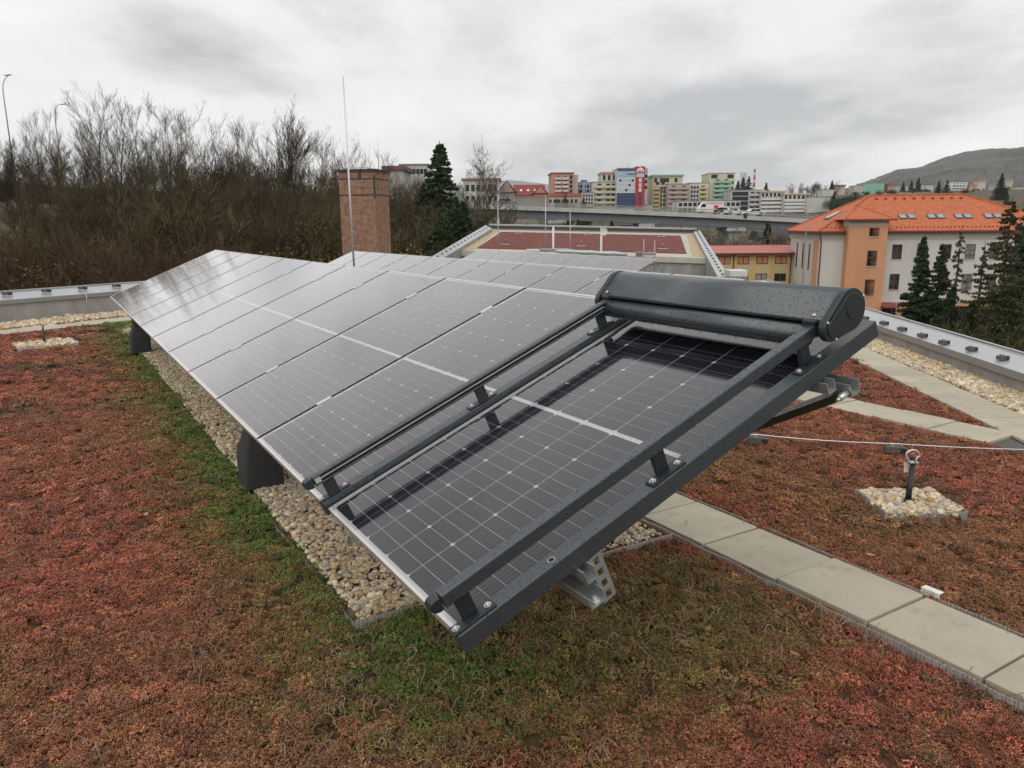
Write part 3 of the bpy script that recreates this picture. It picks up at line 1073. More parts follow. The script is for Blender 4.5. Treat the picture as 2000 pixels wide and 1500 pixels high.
def cell_poly(kind):
    hx, hy, c = (C_ / 3 - .0022) / 2, (C_ - .0042) / 2, .009
    if kind == 1:
        return [(-hx, -hy), (hx, -hy), (hx, hy), (-hx, hy)]
    p = [(-hx, -hy + c), (-hx + c, -hy), (hx, -hy), (hx, hy), (-hx + c, hy), (-hx, hy - c)]
    return p if kind == 0 else [(-x, -y) for x, y in p]


def cell_centres():
    for r in range(30):
        g = .02 if r >= 15 else 0.0
        for k in range(6):
            yield r, k, MV + g + (r + .5) * C_ / 3, MU + (k + .5) * C_


_pm = {}


def panel_parts():
    f = MB()
    for (x0, x1, y0, y1) in ((0, .012, 0, PW_), (PL_ - .012, PL_, 0, PW_), (.012, PL_ - .012, 0, .003), (.012, PL_ - .012, PW_ - .003, PW_)):
        f.box(x0, x1, y0, y1, -.035, .0015)
    _pm['frame'] = f.mesh('frame', M_FRAME)
    _pm['backsheet'] = MB().box(.012, PL_ - .012, .0045, PW_ - .0045, -.010, -.0042).mesh('backsheet', M_BACK)
    g = MB(); g.quad((.012, .0045, -.001), (PL_ - .012, .0045, -.001), (PL_ - .012, PW_ - .0045, -.001), (.012, PW_ - .0045, -.001))
    _pm['glass'] = g.mesh('glass_pane', M_GLASS)
    for k in range(3):
        mb = MB()
        mb.extrude([(x, y, -.0041) for x, y in cell_poly(k)], (0, 0, .001))
        _pm['cell%d' % k] = mb.mesh('cell', M_CELL)
    a = MB()
    for r, k, x, y in cell_centres():
        a.poly([(x + px, y + py, -.0031) for px, py in cell_poly(r % 3)])
    _pm['field'] = a.mesh('cell_field', M_CELL)
    j = MB().box(PL_ / 2 - .05, PL_ / 2 + .05, PW_ / 2 - .09, PW_ / 2 + .09, -.03, -.011)
    _pm['junction'] = j.mesh('junction_box', M_BLACK)


panel_parts()


def solar_panel(M, label, group, cells):
    r = empty('solar_panel', M)
    tag(r, label, 'solar panel', group)
    add('frame', _pm['frame'], r); add('backsheet', _pm['backsheet'], r); add('glass_pane', _pm['glass'], r); add('junction_box', _pm['junction'], r)
    if cells:
        for rr, k, x, y in cell_centres():
            add('cell', _pm['cell%d' % (rr % 3)], r, Matrix.Translation((x, y, 0)))
    else:
        tag(add('cell_field', _pm['field'], r), kind='stuff')
    return r


for k in range(11):
    y = 0 if k == 0 else 1.225 + (k - 1) * PITCH_U
    lb_ = ('nearest solar panel of the front row, under the awning' if k == 0 else
           'farthest solar panel of the front row, by the left parapet' if k == 10 else
           '%s solar panel of the front row, counted from the awning' % ordinal(k))
    solar_panel(ROW1 @ Matrix.Translation((0, y, 0)), lb_, 'solar panels of the front row', k < 3)
for k in range(11):
    solar_panel(ROW2 @ Matrix.Translation((0, k * PITCH_U, 0)),
                'rightmost solar panel of the second row, behind the awning box' if k == 0 else '%s solar panel from the right in the second row' % ordinal(k),
                'solar panels of the second row', False)
for k in range(11):
    solar_panel(ROW3 @ Matrix.Translation((0, k * PITCH_U, 0)),
                'rightmost solar panel of the distant third row' if k == 0 else '%s solar panel from the right in the distant third row' % ordinal(k),
                'solar panels of the third row', False)

# ---- mounting frames
M_CLAMP = mat('clamp_aluminium', (.68, .68, .66), .35, metal=.6, var=.05)
CL = MB().box(-.045, .045, -.016, .016, .002, .006).box(-.045, .045, -.006, .006, -.03, .002).mesh('mid_clamp', M_CLAMP)


GAP_SHADE = MB().box(.004, PL_ - .004, -.0125, .0125, -.032, .0018).mesh('gap_shade_strip', mat('gap_shade_black', (.006, .006, .006), 1.0, spec=0.0))  # black strip added to give the panel gaps their dark shade


def rail_profile(mb, v, u0, u1, w1=-.037, h=.045, wd=.042, mi=0):
    """channel that opens upward"""
    mb.box(v - wd / 2, v + wd / 2, u0, u1, w1 - h, w1 - h + .004, mi)
    mb.box(v - wd / 2, v - wd / 2 + .004, u0, u1, w1 - h + .004, w1, mi)
    mb.box(v + wd / 2 - .004, v + wd / 2, u0, u1, w1 - h + .004, w1, mi)


def frame_row(M, label, u_end, gaps, stations, zfoot, ext=.1):
    r = empty('mounting_frame', M)
    tag(r, label, 'mounting frame', 'mounting frames of the panel rows')
    for v in (.42, 1.58):
        mb = MB(); rail_profile(mb, v, -ext, u_end + .1); mb.build('rail', M_GALV, r)
    for y in gaps:
        add('gap_shade_strip', GAP_SHADE, r, Matrix.Translation((0, y, 0)))
        for v in (.42, 1.58):
            add('mid_clamp', CL, r, Matrix.Translation((v, y, 0)))
    Mi = M.inverted()
    down = Mi.to_3x3() @ Vector((0, 0, -1))
    for u in stations:
        mb = MB(); mb.box(.25, 1.75, u - .02, u + .02, -.165, -.085); mb.build('rafter', M_GALV, r)
        for v in (.45, 1.45):
            p0 = Vector((v, u + .045, -.12))
            zz = (M @ p0).z
            p1 = p0 + down * (zz - zfoot)
            mb = MB(); mb.bar(p0, p1, .045, .03, up=(0, 1, 0)); mb.build('leg', M_GALV, r)
            mb = MB(); mb.obox(p1, Mi.to_3x3() @ Vector((.07, .04, 0)), Mi.to_3x3() @ Vector((-.04, .07, 0)), down * .004); mb.build('foot_plate', M_GALV, r)
    return r


g1 = [2.369] + [1.225 + k * PITCH_U - .010 for k in range(2, 10)]
fr1 = frame_row(ROW1, 'galvanised steel frame carrying the front row of panels', 12.75, [1.225 + k * PITCH_U - .010 for k in range(1, 10)], (2.15, 5.6, 9.0, 12.2), -.01, ext=.105)
frame_row(ROW2, 'galvanised steel frame carrying the second row of panels', 12.7, [k * PITCH_U - .01 for k in range(1, 11)], (.5, 4, 8, 12), 0, ext=.12)
frame_row(ROW3, 'galvanised steel frame carrying the distant third row', 12.7, [k * PITCH_U - .01 for k in range(1, 11)], (.1, 4, 8, 12), -.75, ext=.45)


# front supports of the first row that show beyond the beam
def slotted_plate(name, parent, a, b, c, d, n_slot, mi=M_GALV, t=.003):
    """plate a-b-c-d (a->b long side) built as a ladder of strips so that the slots are open"""
    a, b, c, d = map(Vector, (a, b, c, d))
    mb = MB()
    nrm = (b - a).cross(d - a).normalized() * t
    P = lambda s, k: (a.lerp(b, s)).lerp(d.lerp(c, s), k)

    def strip(s0, s1, k0, k1):
        mb.extrude([P(s0, k0), P(s1, k0), P(s1, k1), P(s0, k1)], nrm)
    strip(0, 1, 0, .3); strip(0, 1, .7, 1)
    step = 1 / n_slot
    for i in range(n_slot + 1):
        s0 = max(0, i * step - step * .22); s1 = min(1, i * step + step * .22)
        strip(s0, s1, .3, .7)
    return mb.build(name, mi, parent)


# low side: channel end, slotted upright
slotted_plate('slotted_upright', fr1, (.452, -.055, -.225), (.452, -.055, -.05), (.506, -.05, -.05), (.506, -.05, -.225), 4)
slotted_plate('slotted_upright', fr1, (.452, -.058, -.225), (.452, -.058, -.05), (.452, .0, -.05), (.452, .0, -.225), 4)
mb = MB()
mb.box(.375, .435, -.12, .5, -.156, -.152); mb.box(.375, .379, -.12, .5, -.152, -.116); mb.box(.431, .435, -.12, .5, -.152, -.116)
mb.build('cross_channel', M_GALV, fr1)
mb = MB().tube([(.405, -.10, -.152), (.405, -.10, -.146)], .014, 12).tube([(.405, -.10, -.146), (.405, -.10, -.136)], .008, 6)
mb.build('bolt', M_CLAMP, fr1)
# high side: dark perforated rafter and channel end
br_a, br_b = Vector((1.655, -.10, -.125)), Vector((1.675, .75, -.60))
raf = MB().bar(br_a, br_b, .03, .075, up=(1, 0, 0)).build('perforated_brace', M_DARKST, fr1)
bd = (br_b - br_a).normalized()
for i in range(7):
    c_ = br_a + bd * (.08 + i * .085)
    MB().bar(c_, c_ + bd * .04, .0315, .014, up=(1, 0, 0)).build('slot', M_BLACK, raf)
mb = MB(); rail_profile(mb, 1.67, -.13, .2, w1=-.085, h=.05, wd=.05); mb.build('rail_end', M_GALV, fr1)
MB().tube([(1.64, -.112, -.118), (1.60, -.112, -.118)], .012, 6).tube([(1.60, -.112, -.118), (1.585, -.112, -.118)], .007, 8).build('bolt', M_CLAMP, fr1)
# rear diagonal legs to the gravel, seen through the gap
Mi1 = ROW1.inverted()
for (Uf, Vf) in ((3.95, 1.42), (4.6, 1.95)):
    g0 = Mi1 @ W(Uf, Vf, 0.0)
    g1_ = Mi1 @ W(Uf, Vf, .62 + (Vf - .88) * .42 - .08)
    MB().bar(g0, g1_, .05, .035, up=(0, 1, 0)).build('leg', M_GALV, fr1)
    e = Mi1.to_3x3()
    MB().obox(g0, e @ Vector((.085, .05, 0)), e @ Vector((-.03, .055, 0)), e @ Vector((0, 0, .012))).build('foot_plate', M_GALV, fr1)

# ---- ballast blocks
M_RUB = mat('recycled_rubber', (.035, .036, .037), .85, var=.3, scale=45, bump=.003, bscale=160)


def ballast(label, U, V):
    r = empty('ballast_block', Matrix.Translation(W(U, V, 0)) @ Matrix.Rotation(RZ, 4, 'Z'))
    tag(r, label, 'ballast block', 'black ballast blocks under the front row')
    # tub with a drawn-in shoulder and a neck: stacked rings
    rings = [(0, .128, .15), (.02, .132, .155), (.19, .132, .155), (.25, .128, .15), (.31, .098, .125), (.38, .08, .105), (.50, .075, .10)]
    mb = MB()
    n = 24
    for z, a, b in rings:
        for k in range(n):
            t = 2 * math.pi * k / n
            c, s = math.cos(t), math.sin(t)
            e = .26
            mb.v.append((a * abs(c) ** e * (1 if c > 0 else -1), b * abs(s) ** e * (1 if s > 0 else -1), z))
    for i in range(len(rings) - 1):
        for k in range(n):
            l2 = (k + 1) % n
            mb.face((i * n + k, i * n + l2, (i + 1) * n + l2, (i + 1) * n + k), 0, True)
    mb.face([len(mb.v) - n + k for k in range(n)])
    mb.build('tub', M_RUB, r)
    mb = MB().box(-.10, .10, -.045, .045, .50, .53); mb.build('saddle', M_GALV, r)
    mb = MB().tube([(.15, .02, .30), (.20, .0, .28), (.24, .05, .22), (.27, .1, .24)], .016, 8); mb.build('cable', M_BLACK, r)


ballast('black rubber ballast block under the near part of the front row', 5.28, 1.13)
ballast('black rubber ballast block under the far end of the front row', 12.1, 1.05)

# ================================================================== the awning over the nearest panel
M_ANTH = wet_metal('anthracite_wet', (.032, .044, .052), 100, .34, 1.0, .60, .0)
M_ANTH2 = wet_metal('anthracite_shaded', (.018, .025, .030), 115, .36, .6, .45, .0)  # darker copy of the paint, shade of side-facing parts put into the colour
M_ANTH3 = mat('anthracite_matt', (.018, .022, .025), .42, var=.2, scale=12)
M_STAIN = mat('stainless', (.62, .61, .58), .25, metal=.9, var=.05)
M_SLOT = mat('guide_slot', (.004, .004, .004), .6)
M_SHEETL = mat('alu_light', (.55, .57, .55), .4, metal=.4)
aw = empty('screen_awning', ROW1)
tag(aw, 'wet anthracite roller screen awning with hood box and guide rails over the near panel', 'awning')
for i, (u0, u1, nm) in enumerate(((-.070, -.012, 'outer'), (1.150, 1.205, 'inner'))):
    mb = MB(); mb.box(-.012, 1.925, u0, u1, -.036, .028)
    b = mb.build('beam', M_ANTH, aw, bevel=.003)
    tag(b, 'outer anthracite beam along the panel edge' if i == 0 else 'inner anthracite beam between first and second panel')
    uc = (u0 + u1) / 2
    # guide rail above the beam
    ra, rb_ = (-.046, -.006) if i == 0 else (1.130, 1.170)
    rl = MB()
    if i == 0:
        rl.box(.0, 1.66, ra, rb_, .112, .156)
    else:                                   # the slot opens to the near side
        rl.box(.0, 1.66, ra + .012, rb_, .112, .156); rl.box(.0, 1.66, ra, ra + .012, .148, .156); rl.box(.0, 1.66, ra, ra + .012, .112, .122)
    rail = rl.build('guide_rail', M_ANTH, aw, bevel=.004)
    if i == 1:
        MB().box(.01, 1.64, ra + .009, ra + .0121, .1222, .1478).build('slot', M_SLOT, rail)
        MB().box(.01, 1.64, ra + .002, ra + .010, .1335, .1375).build('keder_lip', M_SHEETL, rail)
        MB().box(.006, .03, ra - .001, ra + .010, .124, .146).build('slot_stop', M_SHEETL, rail)
    e = MB()
    prof = [(-.004, .112), (-.02, .112), (-.034, .118), (-.042, .130), (-.042, .142), (-.034, .152), (-.02, .156), (-.004, .156)]
    e.extrude([(v, ra, w) for v, w in prof], (0, rb_ - ra, 0))
    e.build('end_cap', M_ANTH2, rail, bevel=.004)
    # standoffs
    for v in (.055, .83, 1.565):
        p = MB()
        u_ = (ra + rb_) / 2
        p.box(v - .026, v + .026, u_ - .009, u_ + .009, .034, .1125)
        st = p.build('standoff', M_ANTH2, aw, bevel=.004)
        MB().box(v - .075, v + .075, uc - .021, uc + .021, .0282, .0342).build('foot_plate', M_ANTH3, st, bevel=.002)
        for s in (-1, 1):
            q = MB().tube([(v + s * .056, uc, .0342), (v + s * .056, uc, .036)], .0118, 18)
            q.tube([(v + s * .056, uc, .036), (v + s * .056, uc, .041), (v + s * .056, uc, .0425)], [.0075, .0075, .005], 12)
            q.build('bolt', M_STAIN, st)
# a drain hole in the outer beam with a bright rim
MB().tube([(.345, -.043, .0282), (.345, -.043, .0286)], .0125, 20).build('hole_rim', M_STAIN, aw)
MB().tube([(.345, -.043, .0287), (.345, -.043, .0289)], .0098, 20).build('hole', M_SLOT, aw)


def hull2(c1, r1, c2, r2, n=18):
    """outline of the convex hull of two circles in (v,w)"""
    dx, dy = c2[0] - c1[0], c2[1] - c1[1]
    d = math.hypot(dx, dy); a = math.atan2(dy, dx); b = math.acos((r1 - r2) / d)
    pts = []
    for k in range(n + 1):
        t = a + b + (2 * math.pi - 2 * b) * k / n
        pts.append((c1[0] + r1 * math.cos(t), c1[1] + r1 * math.sin(t)))
    for k in range(n + 1):
        t = a - b + 2 * b * k / n
        pts.append((c2[0] + r2 * math.cos(t), c2[1] + r2 * math.sin(t)))
    return pts


CA, RA, CB, RB = (1.768, .156), .075, (1.652, .136), .043
U_A, U_B = -.082, 1.205
full = hull2(CA, RA, CB, RB)
# hood: open shell from the front lip over the top to the back foot
top = []
for k in range(25):
    t = R(118) - k * R(205) / 24
    top.append((CA[0] + RA * math.cos(t), CA[1] + RA * math.sin(t)))
lip = [(1.632, .166), (1.640, .1785)]
line = lip + top
shell = MB()
nn_ = len(line)
inner = [(CA[0] + (v - CA[0]) * .965, CA[1] + (w - CA[1]) * .965) for v, w in line]
ring = line + inner[::-1]
shell.extrude([(v, U_A + .012, w) for v, w in ring], (0, U_B - U_A - .024, 0), smooth=True)
hood = shell.build('hood', M_ANTH, aw)
for y in (U_A + .05, U_B - .05):
    MB().tube([(1.652, y, .1845), (1.6515, y, .1885)], [.008, .006], 12).build('rivet', M_CLAMP, hood)
# fabric roll and inner bracket behind the lip
MB().tube([(1.765, U_A + .02, .152), (1.765, U_B - .02, .152)], .05, 20).build('fabric_roll', mat('screen_fabric', (.006, .006, .007), .9), aw)
mb = MB(); mb.extrude([(1.63, U_A + .02, .150), (1.70, U_A + .02, .152), (1.70, U_A + .02, .146), (1.63, U_A + .02, .144)], (0, U_B - U_A - .04, 0)); mb.build('inner_shelf', M_SLOT, aw)
for i, (y0, y1) in enumerate(((U_A - .016, U_A + .012), (U_B - .012, U_B + .016))):
    c = MB()
    ri = hull2(CA, RA + .004, CB, RB + .003)
    c.extrude([(v, y0 if i == 0 else y1, w) for v, w in (ri if i == 0 else ri[::-1])], (0, (y1 - y0) * (1 if i == 0 else -1), 0))
    cap = c.build('end_plate', M_ANTH2, aw, bevel=.004)
    yo = y0 - .0005 if i == 0 else y1 + .0005
    sg = -1 if i == 0 else 1
    inn = hull2((CA[0] + .0, CA[1]), RA - .012, (CB[0] + .004, CB[1]), RB - .010)
    c = MB(); c.extrude([(v, yo, w) for v, w in (inn if i == 1 else inn[::-1])], (0, sg * .004, 0)); c.build('raised_panel', M_ANTH2, cap, bevel=.003)
    yd = yo + sg * .0045
    MB().tube([(CA[0], yd, CA[1]), (CA[0], yd + sg * .0025, CA[1])], [.034, .032], 28).build('disc', M_ANTH3, cap)
    for (v, w) in ((CB[0] - .02, CB[1] + .035), (CB[0] + .005, CB[1] - .042), (CA[0] + .072, CA[1] + .02)):
        MB().tube([(v, yo + sg * .001, w), (v, yo + sg * .005, w)], [.006, .004], 10).build('rivet', M_CLAMP, cap)
    # cheek that carries the box on the rail
    ra = -.046 if i == 0 else 1.130
    MB().box(1.625, 1.70, ra - .004, ra + .052, .108, .175).build('cheek', M_ANTH2, aw, bevel=.006)
# drop bar in front of the hood
db = []
for k in range(21):
    t = R(75) + k * R(225) / 20
    db.append((1.628 + .043 * math.cos(t), .112 + .043 * math.sin(t)))
db += [(1.652, .078), (1.660, .12)]
mb = MB(); mb.extrude([(v, -.002, w) for v, w in db], (0, 1.150, 0), smooth=True)
dbo = mb.build('drop_bar', M_ANTH, aw)
MB().box(1.5835, 1.5855, .0, 1.146, .1125, .1155).build('seam', M_SLOT, dbo)
# drips along the lower edge of the drop bar
g = random.Random(5)
mb = MB()
for k in range(120):
    y = g.uniform(.01, 1.13); s = g.uniform(.0016, .0032)
    mb.tube([(1.612, y, .072), (1.612, y, .070), (1.612, y, .070 - s * 2)], [s * .6, s, s * .3], 6)
dm = bpy.data.materials.new('water_drop'); dm.use_nodes = True
b_ = dm.node_tree.nodes['Principled BSDF']; b_.inputs['Roughness'].default_value = .03; b_.inputs['Transmission Weight'].default_value = .85; b_.inputs['IOR'].default_value = 1.33
b_.inputs['Base Color'].default_value = (.95, .97, .98, 1)
tag(mb.build('water_drops', dm, dbo), kind='stuff')

# ---- lightning rods among the rows
M_ROD = mat('rod_aluminium', (.60, .60, .60), .4, metal=.7, var=.05)


def rod(label, base, top, r0=.012, r1=.006):
    o = MB().tube([base, Vector(base).lerp(Vector(top), .55), top], [r0, r0 * .85, r1], 8).build('lightning_rod', M_ROD)
    return tag(o, label, 'lightning rod', 'lightning rods on the roof')


t0, t1 = at(690, 520, 12.6), at(670, 150, 12.6)
rod('tall thin lightning rod standing between first and second panel rows', (t0.x + .02, 12.6, -.02), (t0.x - .01, 12.6, t1.z), .019, .008)

# ================================================================== terrain
AZ_PX = np.array([-3000, -900, 0, 300, 650, 900, 1100, 1300, 1600, 2000, 2600, 4500.])
RAD = np.array([8, 25, 40, 65, 100, 160, 250, 350, 500, 900, 1600, 3000, 7000.])
ZT = np.array([
    # 8   25   40   65   100  160  250  350  500  900 1600 3000 7000
    [-9, -8, -5, 2, 6, 8, 9, 10, 12, 14, 16, 18, 18],
    [-9, -8, -5, 2, 6, 8, 9, 10, 12, 14, 16, 18, 18],
    [-9, -8, -4, 3.4, 7, 8, 9, 10, 12, 14, 16, 18, 18],
    [-10, -8, -4.5, 2.6, 6, 7, 8, 10, 12, 14, 16, 18, 18],
    [-12, -10, -6.5, -.5, 3, 4, 5, 8, 11, 14, 16, 18, 18],
    [-12, -12, -11, -9, -7, -3, 4, 7, 10, 14, 16, 18, 18],
    [-12, -12, -12, -12, -11, -9, 0, 6, 10, 14, 16, 18, 18],
    [-12, -12, -12, -12, -12, -11, -4, 4, 10, 16, 20, 20, 20],
    [-12, -12, -12, -12, -12, -11, -3, 7, 17, 18, 18, 18, 18],
    [-12, -12, -12, -12, -12, -10, 0, 9, 18, 18, 18, 18, 18],
    [-12, -12, -12, -12, -12, -10, 0, 9, 18, 18, 18, 18, 18],
    [-12, -12, -12, -12, -12, -10, 0, 9, 18, 18, 18, 18, 18.]])


def terrain_z(x, y):
    x, y = np.atleast_1d(np.asarray(x, float)), np.atleast_1d(np.asarray(y, float))
    r = np.hypot(x, y)
    px = 1000 + F_PX * np.clip(x / np.maximum(y, .25 * np.abs(x) + 1e-6), -4, 4)
    px = np.where(y < 0, np.where(x < 0, -3000, 4500), px)
    ai = np.clip(np.searchsorted(AZ_PX, px) - 1, 0, len(AZ_PX) - 2)
    af = np.clip((px - AZ_PX[ai]) / (AZ_PX[ai + 1] - AZ_PX[ai]), 0, 1)
    ri = np.clip(np.searchsorted(RAD, r) - 1, 0, len(RAD) - 2)
    rf = np.clip((r - RAD[ri]) / (RAD[ri + 1] - RAD[ri]), 0, 1)
    rf = rf * rf * (3 - 2 * rf)
    return (ZT[ai, ri] * (1 - rf) + ZT[ai, ri + 1] * rf) * (1 - af) + (ZT[ai + 1, ri] * (1 - rf) + ZT[ai + 1, ri + 1] * rf) * af


def tz(x, y):
    return float(terrain_z(x, y)[0])


M_SOIL = mat('woodland_floor', (.075, .06, .035), .95, var=.45, scale=.25, bump=.05, bscale=2.0, coord='Object')


def build_terrain():
    rr = np.concatenate([[5], np.geomspace(8, 5200, 120)])
    th = np.linspace(-math.pi, math.pi, 181)[:-1]
    x = (rr[:, None] * np.sin(th)[None]).ravel(); y = (rr[:, None] * np.cos(th)[None]).ravel()
    z = terrain_z(x, y) + (fbm(x, y, 12) - .5) * np.clip(np.hypot(x, y) / 60, 0, 1) * 1.2
    nr, nt = len(rr), len(th)
    i = np.arange(nr * nt).reshape(nr, nt)
    j = np.roll(i, -1, 1)
    Fc = np.stack([i[:-1], i[1:], j[1:], j[:-1]], -1).reshape(-1, 4)
    o = add('ground', np_mesh('ground', np.stack([x, y, z], 1), Fc, M_SOIL, True))
    tag(o, 'brown and grassy ground of the valley and slopes round the building', kind='structure')


build_terrain()

# our own building below the parapets
M_RENDER = mat('render_grey', (.42, .41, .38), .9, var=.08, scale=.6)


def body():
    P = lambda s, t, z, n, a: (n[0] * s + a[0] * t, n[1] * s + a[1] * t, z)
    pl = [P(L_OUT + .03, t, 0, NL, PLD) for t in (-6, 15)]
    pr = [P(S_OUT - .03, t, 0, NR, PR) for t in (21, -2)]
    ring = [(p[0], p[1], -12.5) for p in pl + pr]
    mb = MB()
    mb.extrude(ring[::-1], (0, 0, 12.3))
    tag(mb.build('roof_building', M_RENDER), 'grey rendered building that carries the green roof', 'building')


body()

# ================================================================== brick chimney
def brick_mat():
    m = bpy.data.materials.new('old_brick'); m.use_nodes = True
    n, l = m.node_tree.nodes, m.node_tree.links
    b = n['Principled BSDF']; b.inputs['Roughness'].default_value = .9
    tc = n.new('ShaderNodeTexCoord')
    sp = n.new('ShaderNodeSeparateXYZ'); l.new(tc.outputs['Object'], sp.inputs[0])
    ad = n.new('ShaderNodeMath'); ad.operation = 'ADD'; l.new(sp.outputs[0], ad.inputs[0]); l.new(sp.outputs[1], ad.inputs[1])
    cb = n.new('ShaderNodeCombineXYZ'); l.new(ad.outputs[0], cb.inputs[0]); l.new(sp.outputs[2], cb.inputs[1])
    br = n.new('ShaderNodeTexBrick')
    br.inputs['Scale'].default_value = 1.0; br.inputs['Brick Width'].default_value = .26; br.inputs['Row Height'].default_value = .075
    br.inputs['Mortar Size'].default_value = .008; br.inputs['Bias'].default_value = -.1
    br.inputs['Color1'].default_value = (.335, .170, .105, 1); br.inputs['Color2'].default_value = (.24, .122, .078, 1); br.inputs['Mortar'].default_value = (.27, .215, .16, 1)
    l.new(cb.outputs[0], br.inputs['Vector'])
    nz = n.new('ShaderNodeTexNoise'); nz.inputs['Scale'].default_value = 5; nz.inputs['Detail'].default_value = 6; nz.inputs['Roughness'].default_value = .65
    l.new(tc.outputs['Object'], nz.inputs['Vector'])
    mr = n.new('ShaderNodeMapRange'); mr.inputs[1].default_value, mr.inputs[2].default_value = .3, .7; mr.inputs[3].default_value, mr.inputs[4].default_value = .55, 1.4
    l.new(nz.outputs[0], mr.inputs[0])
    v = n.new('ShaderNodeVectorMath'); v.operation = 'SCALE'; l.new(br.outputs['Color'], v.inputs[0]); l.new(mr.outputs[0], v.inputs['Scale'])
    l.new(v.outputs[0], b.inputs['Base Color'])
    bp = n.new('ShaderNodeBump'); bp.inputs['Distance'].default_value = .012; bp.inputs['Strength'].default_value = .8
    l.new(br.outputs['Fac'], bp.inputs['Height']); bp.invert = True; l.new(bp.outputs[0], b.inputs['Normal'])
    MATS['brick'] = m
    return m


M_BRICK = brick_mat()
M_SOOT = mat('sooty_metal', (.045, .04, .037), .7, var=.3, scale=8)


def chimney():
    Y = 32.0
    pl_, pc, pr = at(657, 330, Y), at(730, 330, Y), at(751, 332, Y + .5)
    # front face from pl_ to pc, side face to pr
    a = math.atan2(.28, 1.0)
    wf = (pc.x - pl_.x) / math.cos(a)
    M = Matrix.Translation((pc.x, Y, 0)) @ Matrix.Rotation(-a * .9, 4, 'Z')
    ztop = pl_.z
    r = empty('brick_chimney', M); tag(r, 'square old brick chimney with iron bands and metal cap behind the panels', 'chimney')
    MB().box(-wf, 0, 0, wf * .92, -9, ztop - .08).build('shaft', M_BRICK, r)
    mb = MB().box(-wf - .07, .07, -.07, wf * .92 + .07, ztop - .08, ztop).build('cap', M_SOOT, r)
    for dz in (.36, 1.0):
        MB().box(-wf - .012, .012, -.012, wf * .92 + .012, ztop - dz - .05, ztop - dz).build('iron_band', M_SOOT, r)
    MB().box(-.05, .014, -.014, .05, ztop - 1.15, ztop - .25).build('corner_iron', M_SOOT, r)
    MB().box(-wf + .9, -wf + 1.0, -.03, -.0125, ztop - .4, ztop - .1).build('bracket', M_SOOT, r)
    cap = MB().box(-wf + .12, -wf + .32, .1, .3, ztop, ztop + .07).build('rod_base', M_CONC, r)
    MB().tube([(-wf + .22, .2, ztop), (-wf + .2, .2, ztop + 1.1)], [.014, .008], 6).build('rod', M_ROD, cap)
    MB().tube([(-.3, 1.2, ztop), (-.3, 1.2, ztop + 1.3)], [.014, .008], 6).build('rod', M_ROD, cap)
    MB().tube([(-wf + .3, .25, ztop + .06), (-wf + 1.0, .4, ztop + .12), (-.5, .8, ztop + .05)], .02, 6).build('conductor', M_WIRE, cap)


chimney()

# ================================================================== the other wing with its sedum roof
M_SEDFAR = mat('sedum_far', (.150, .040, .030), .95, var=.35, scale=1.6, bump=.05, bscale=9)
M_PALE = mat('pale_slabs', (.46, .43, .36), .9, var=.1, scale=1.0)
M_SANDG = mat('sandy_gravel', (.42, .33, .20), .95, var=.3, scale=6, bump=.02, bscale=20)


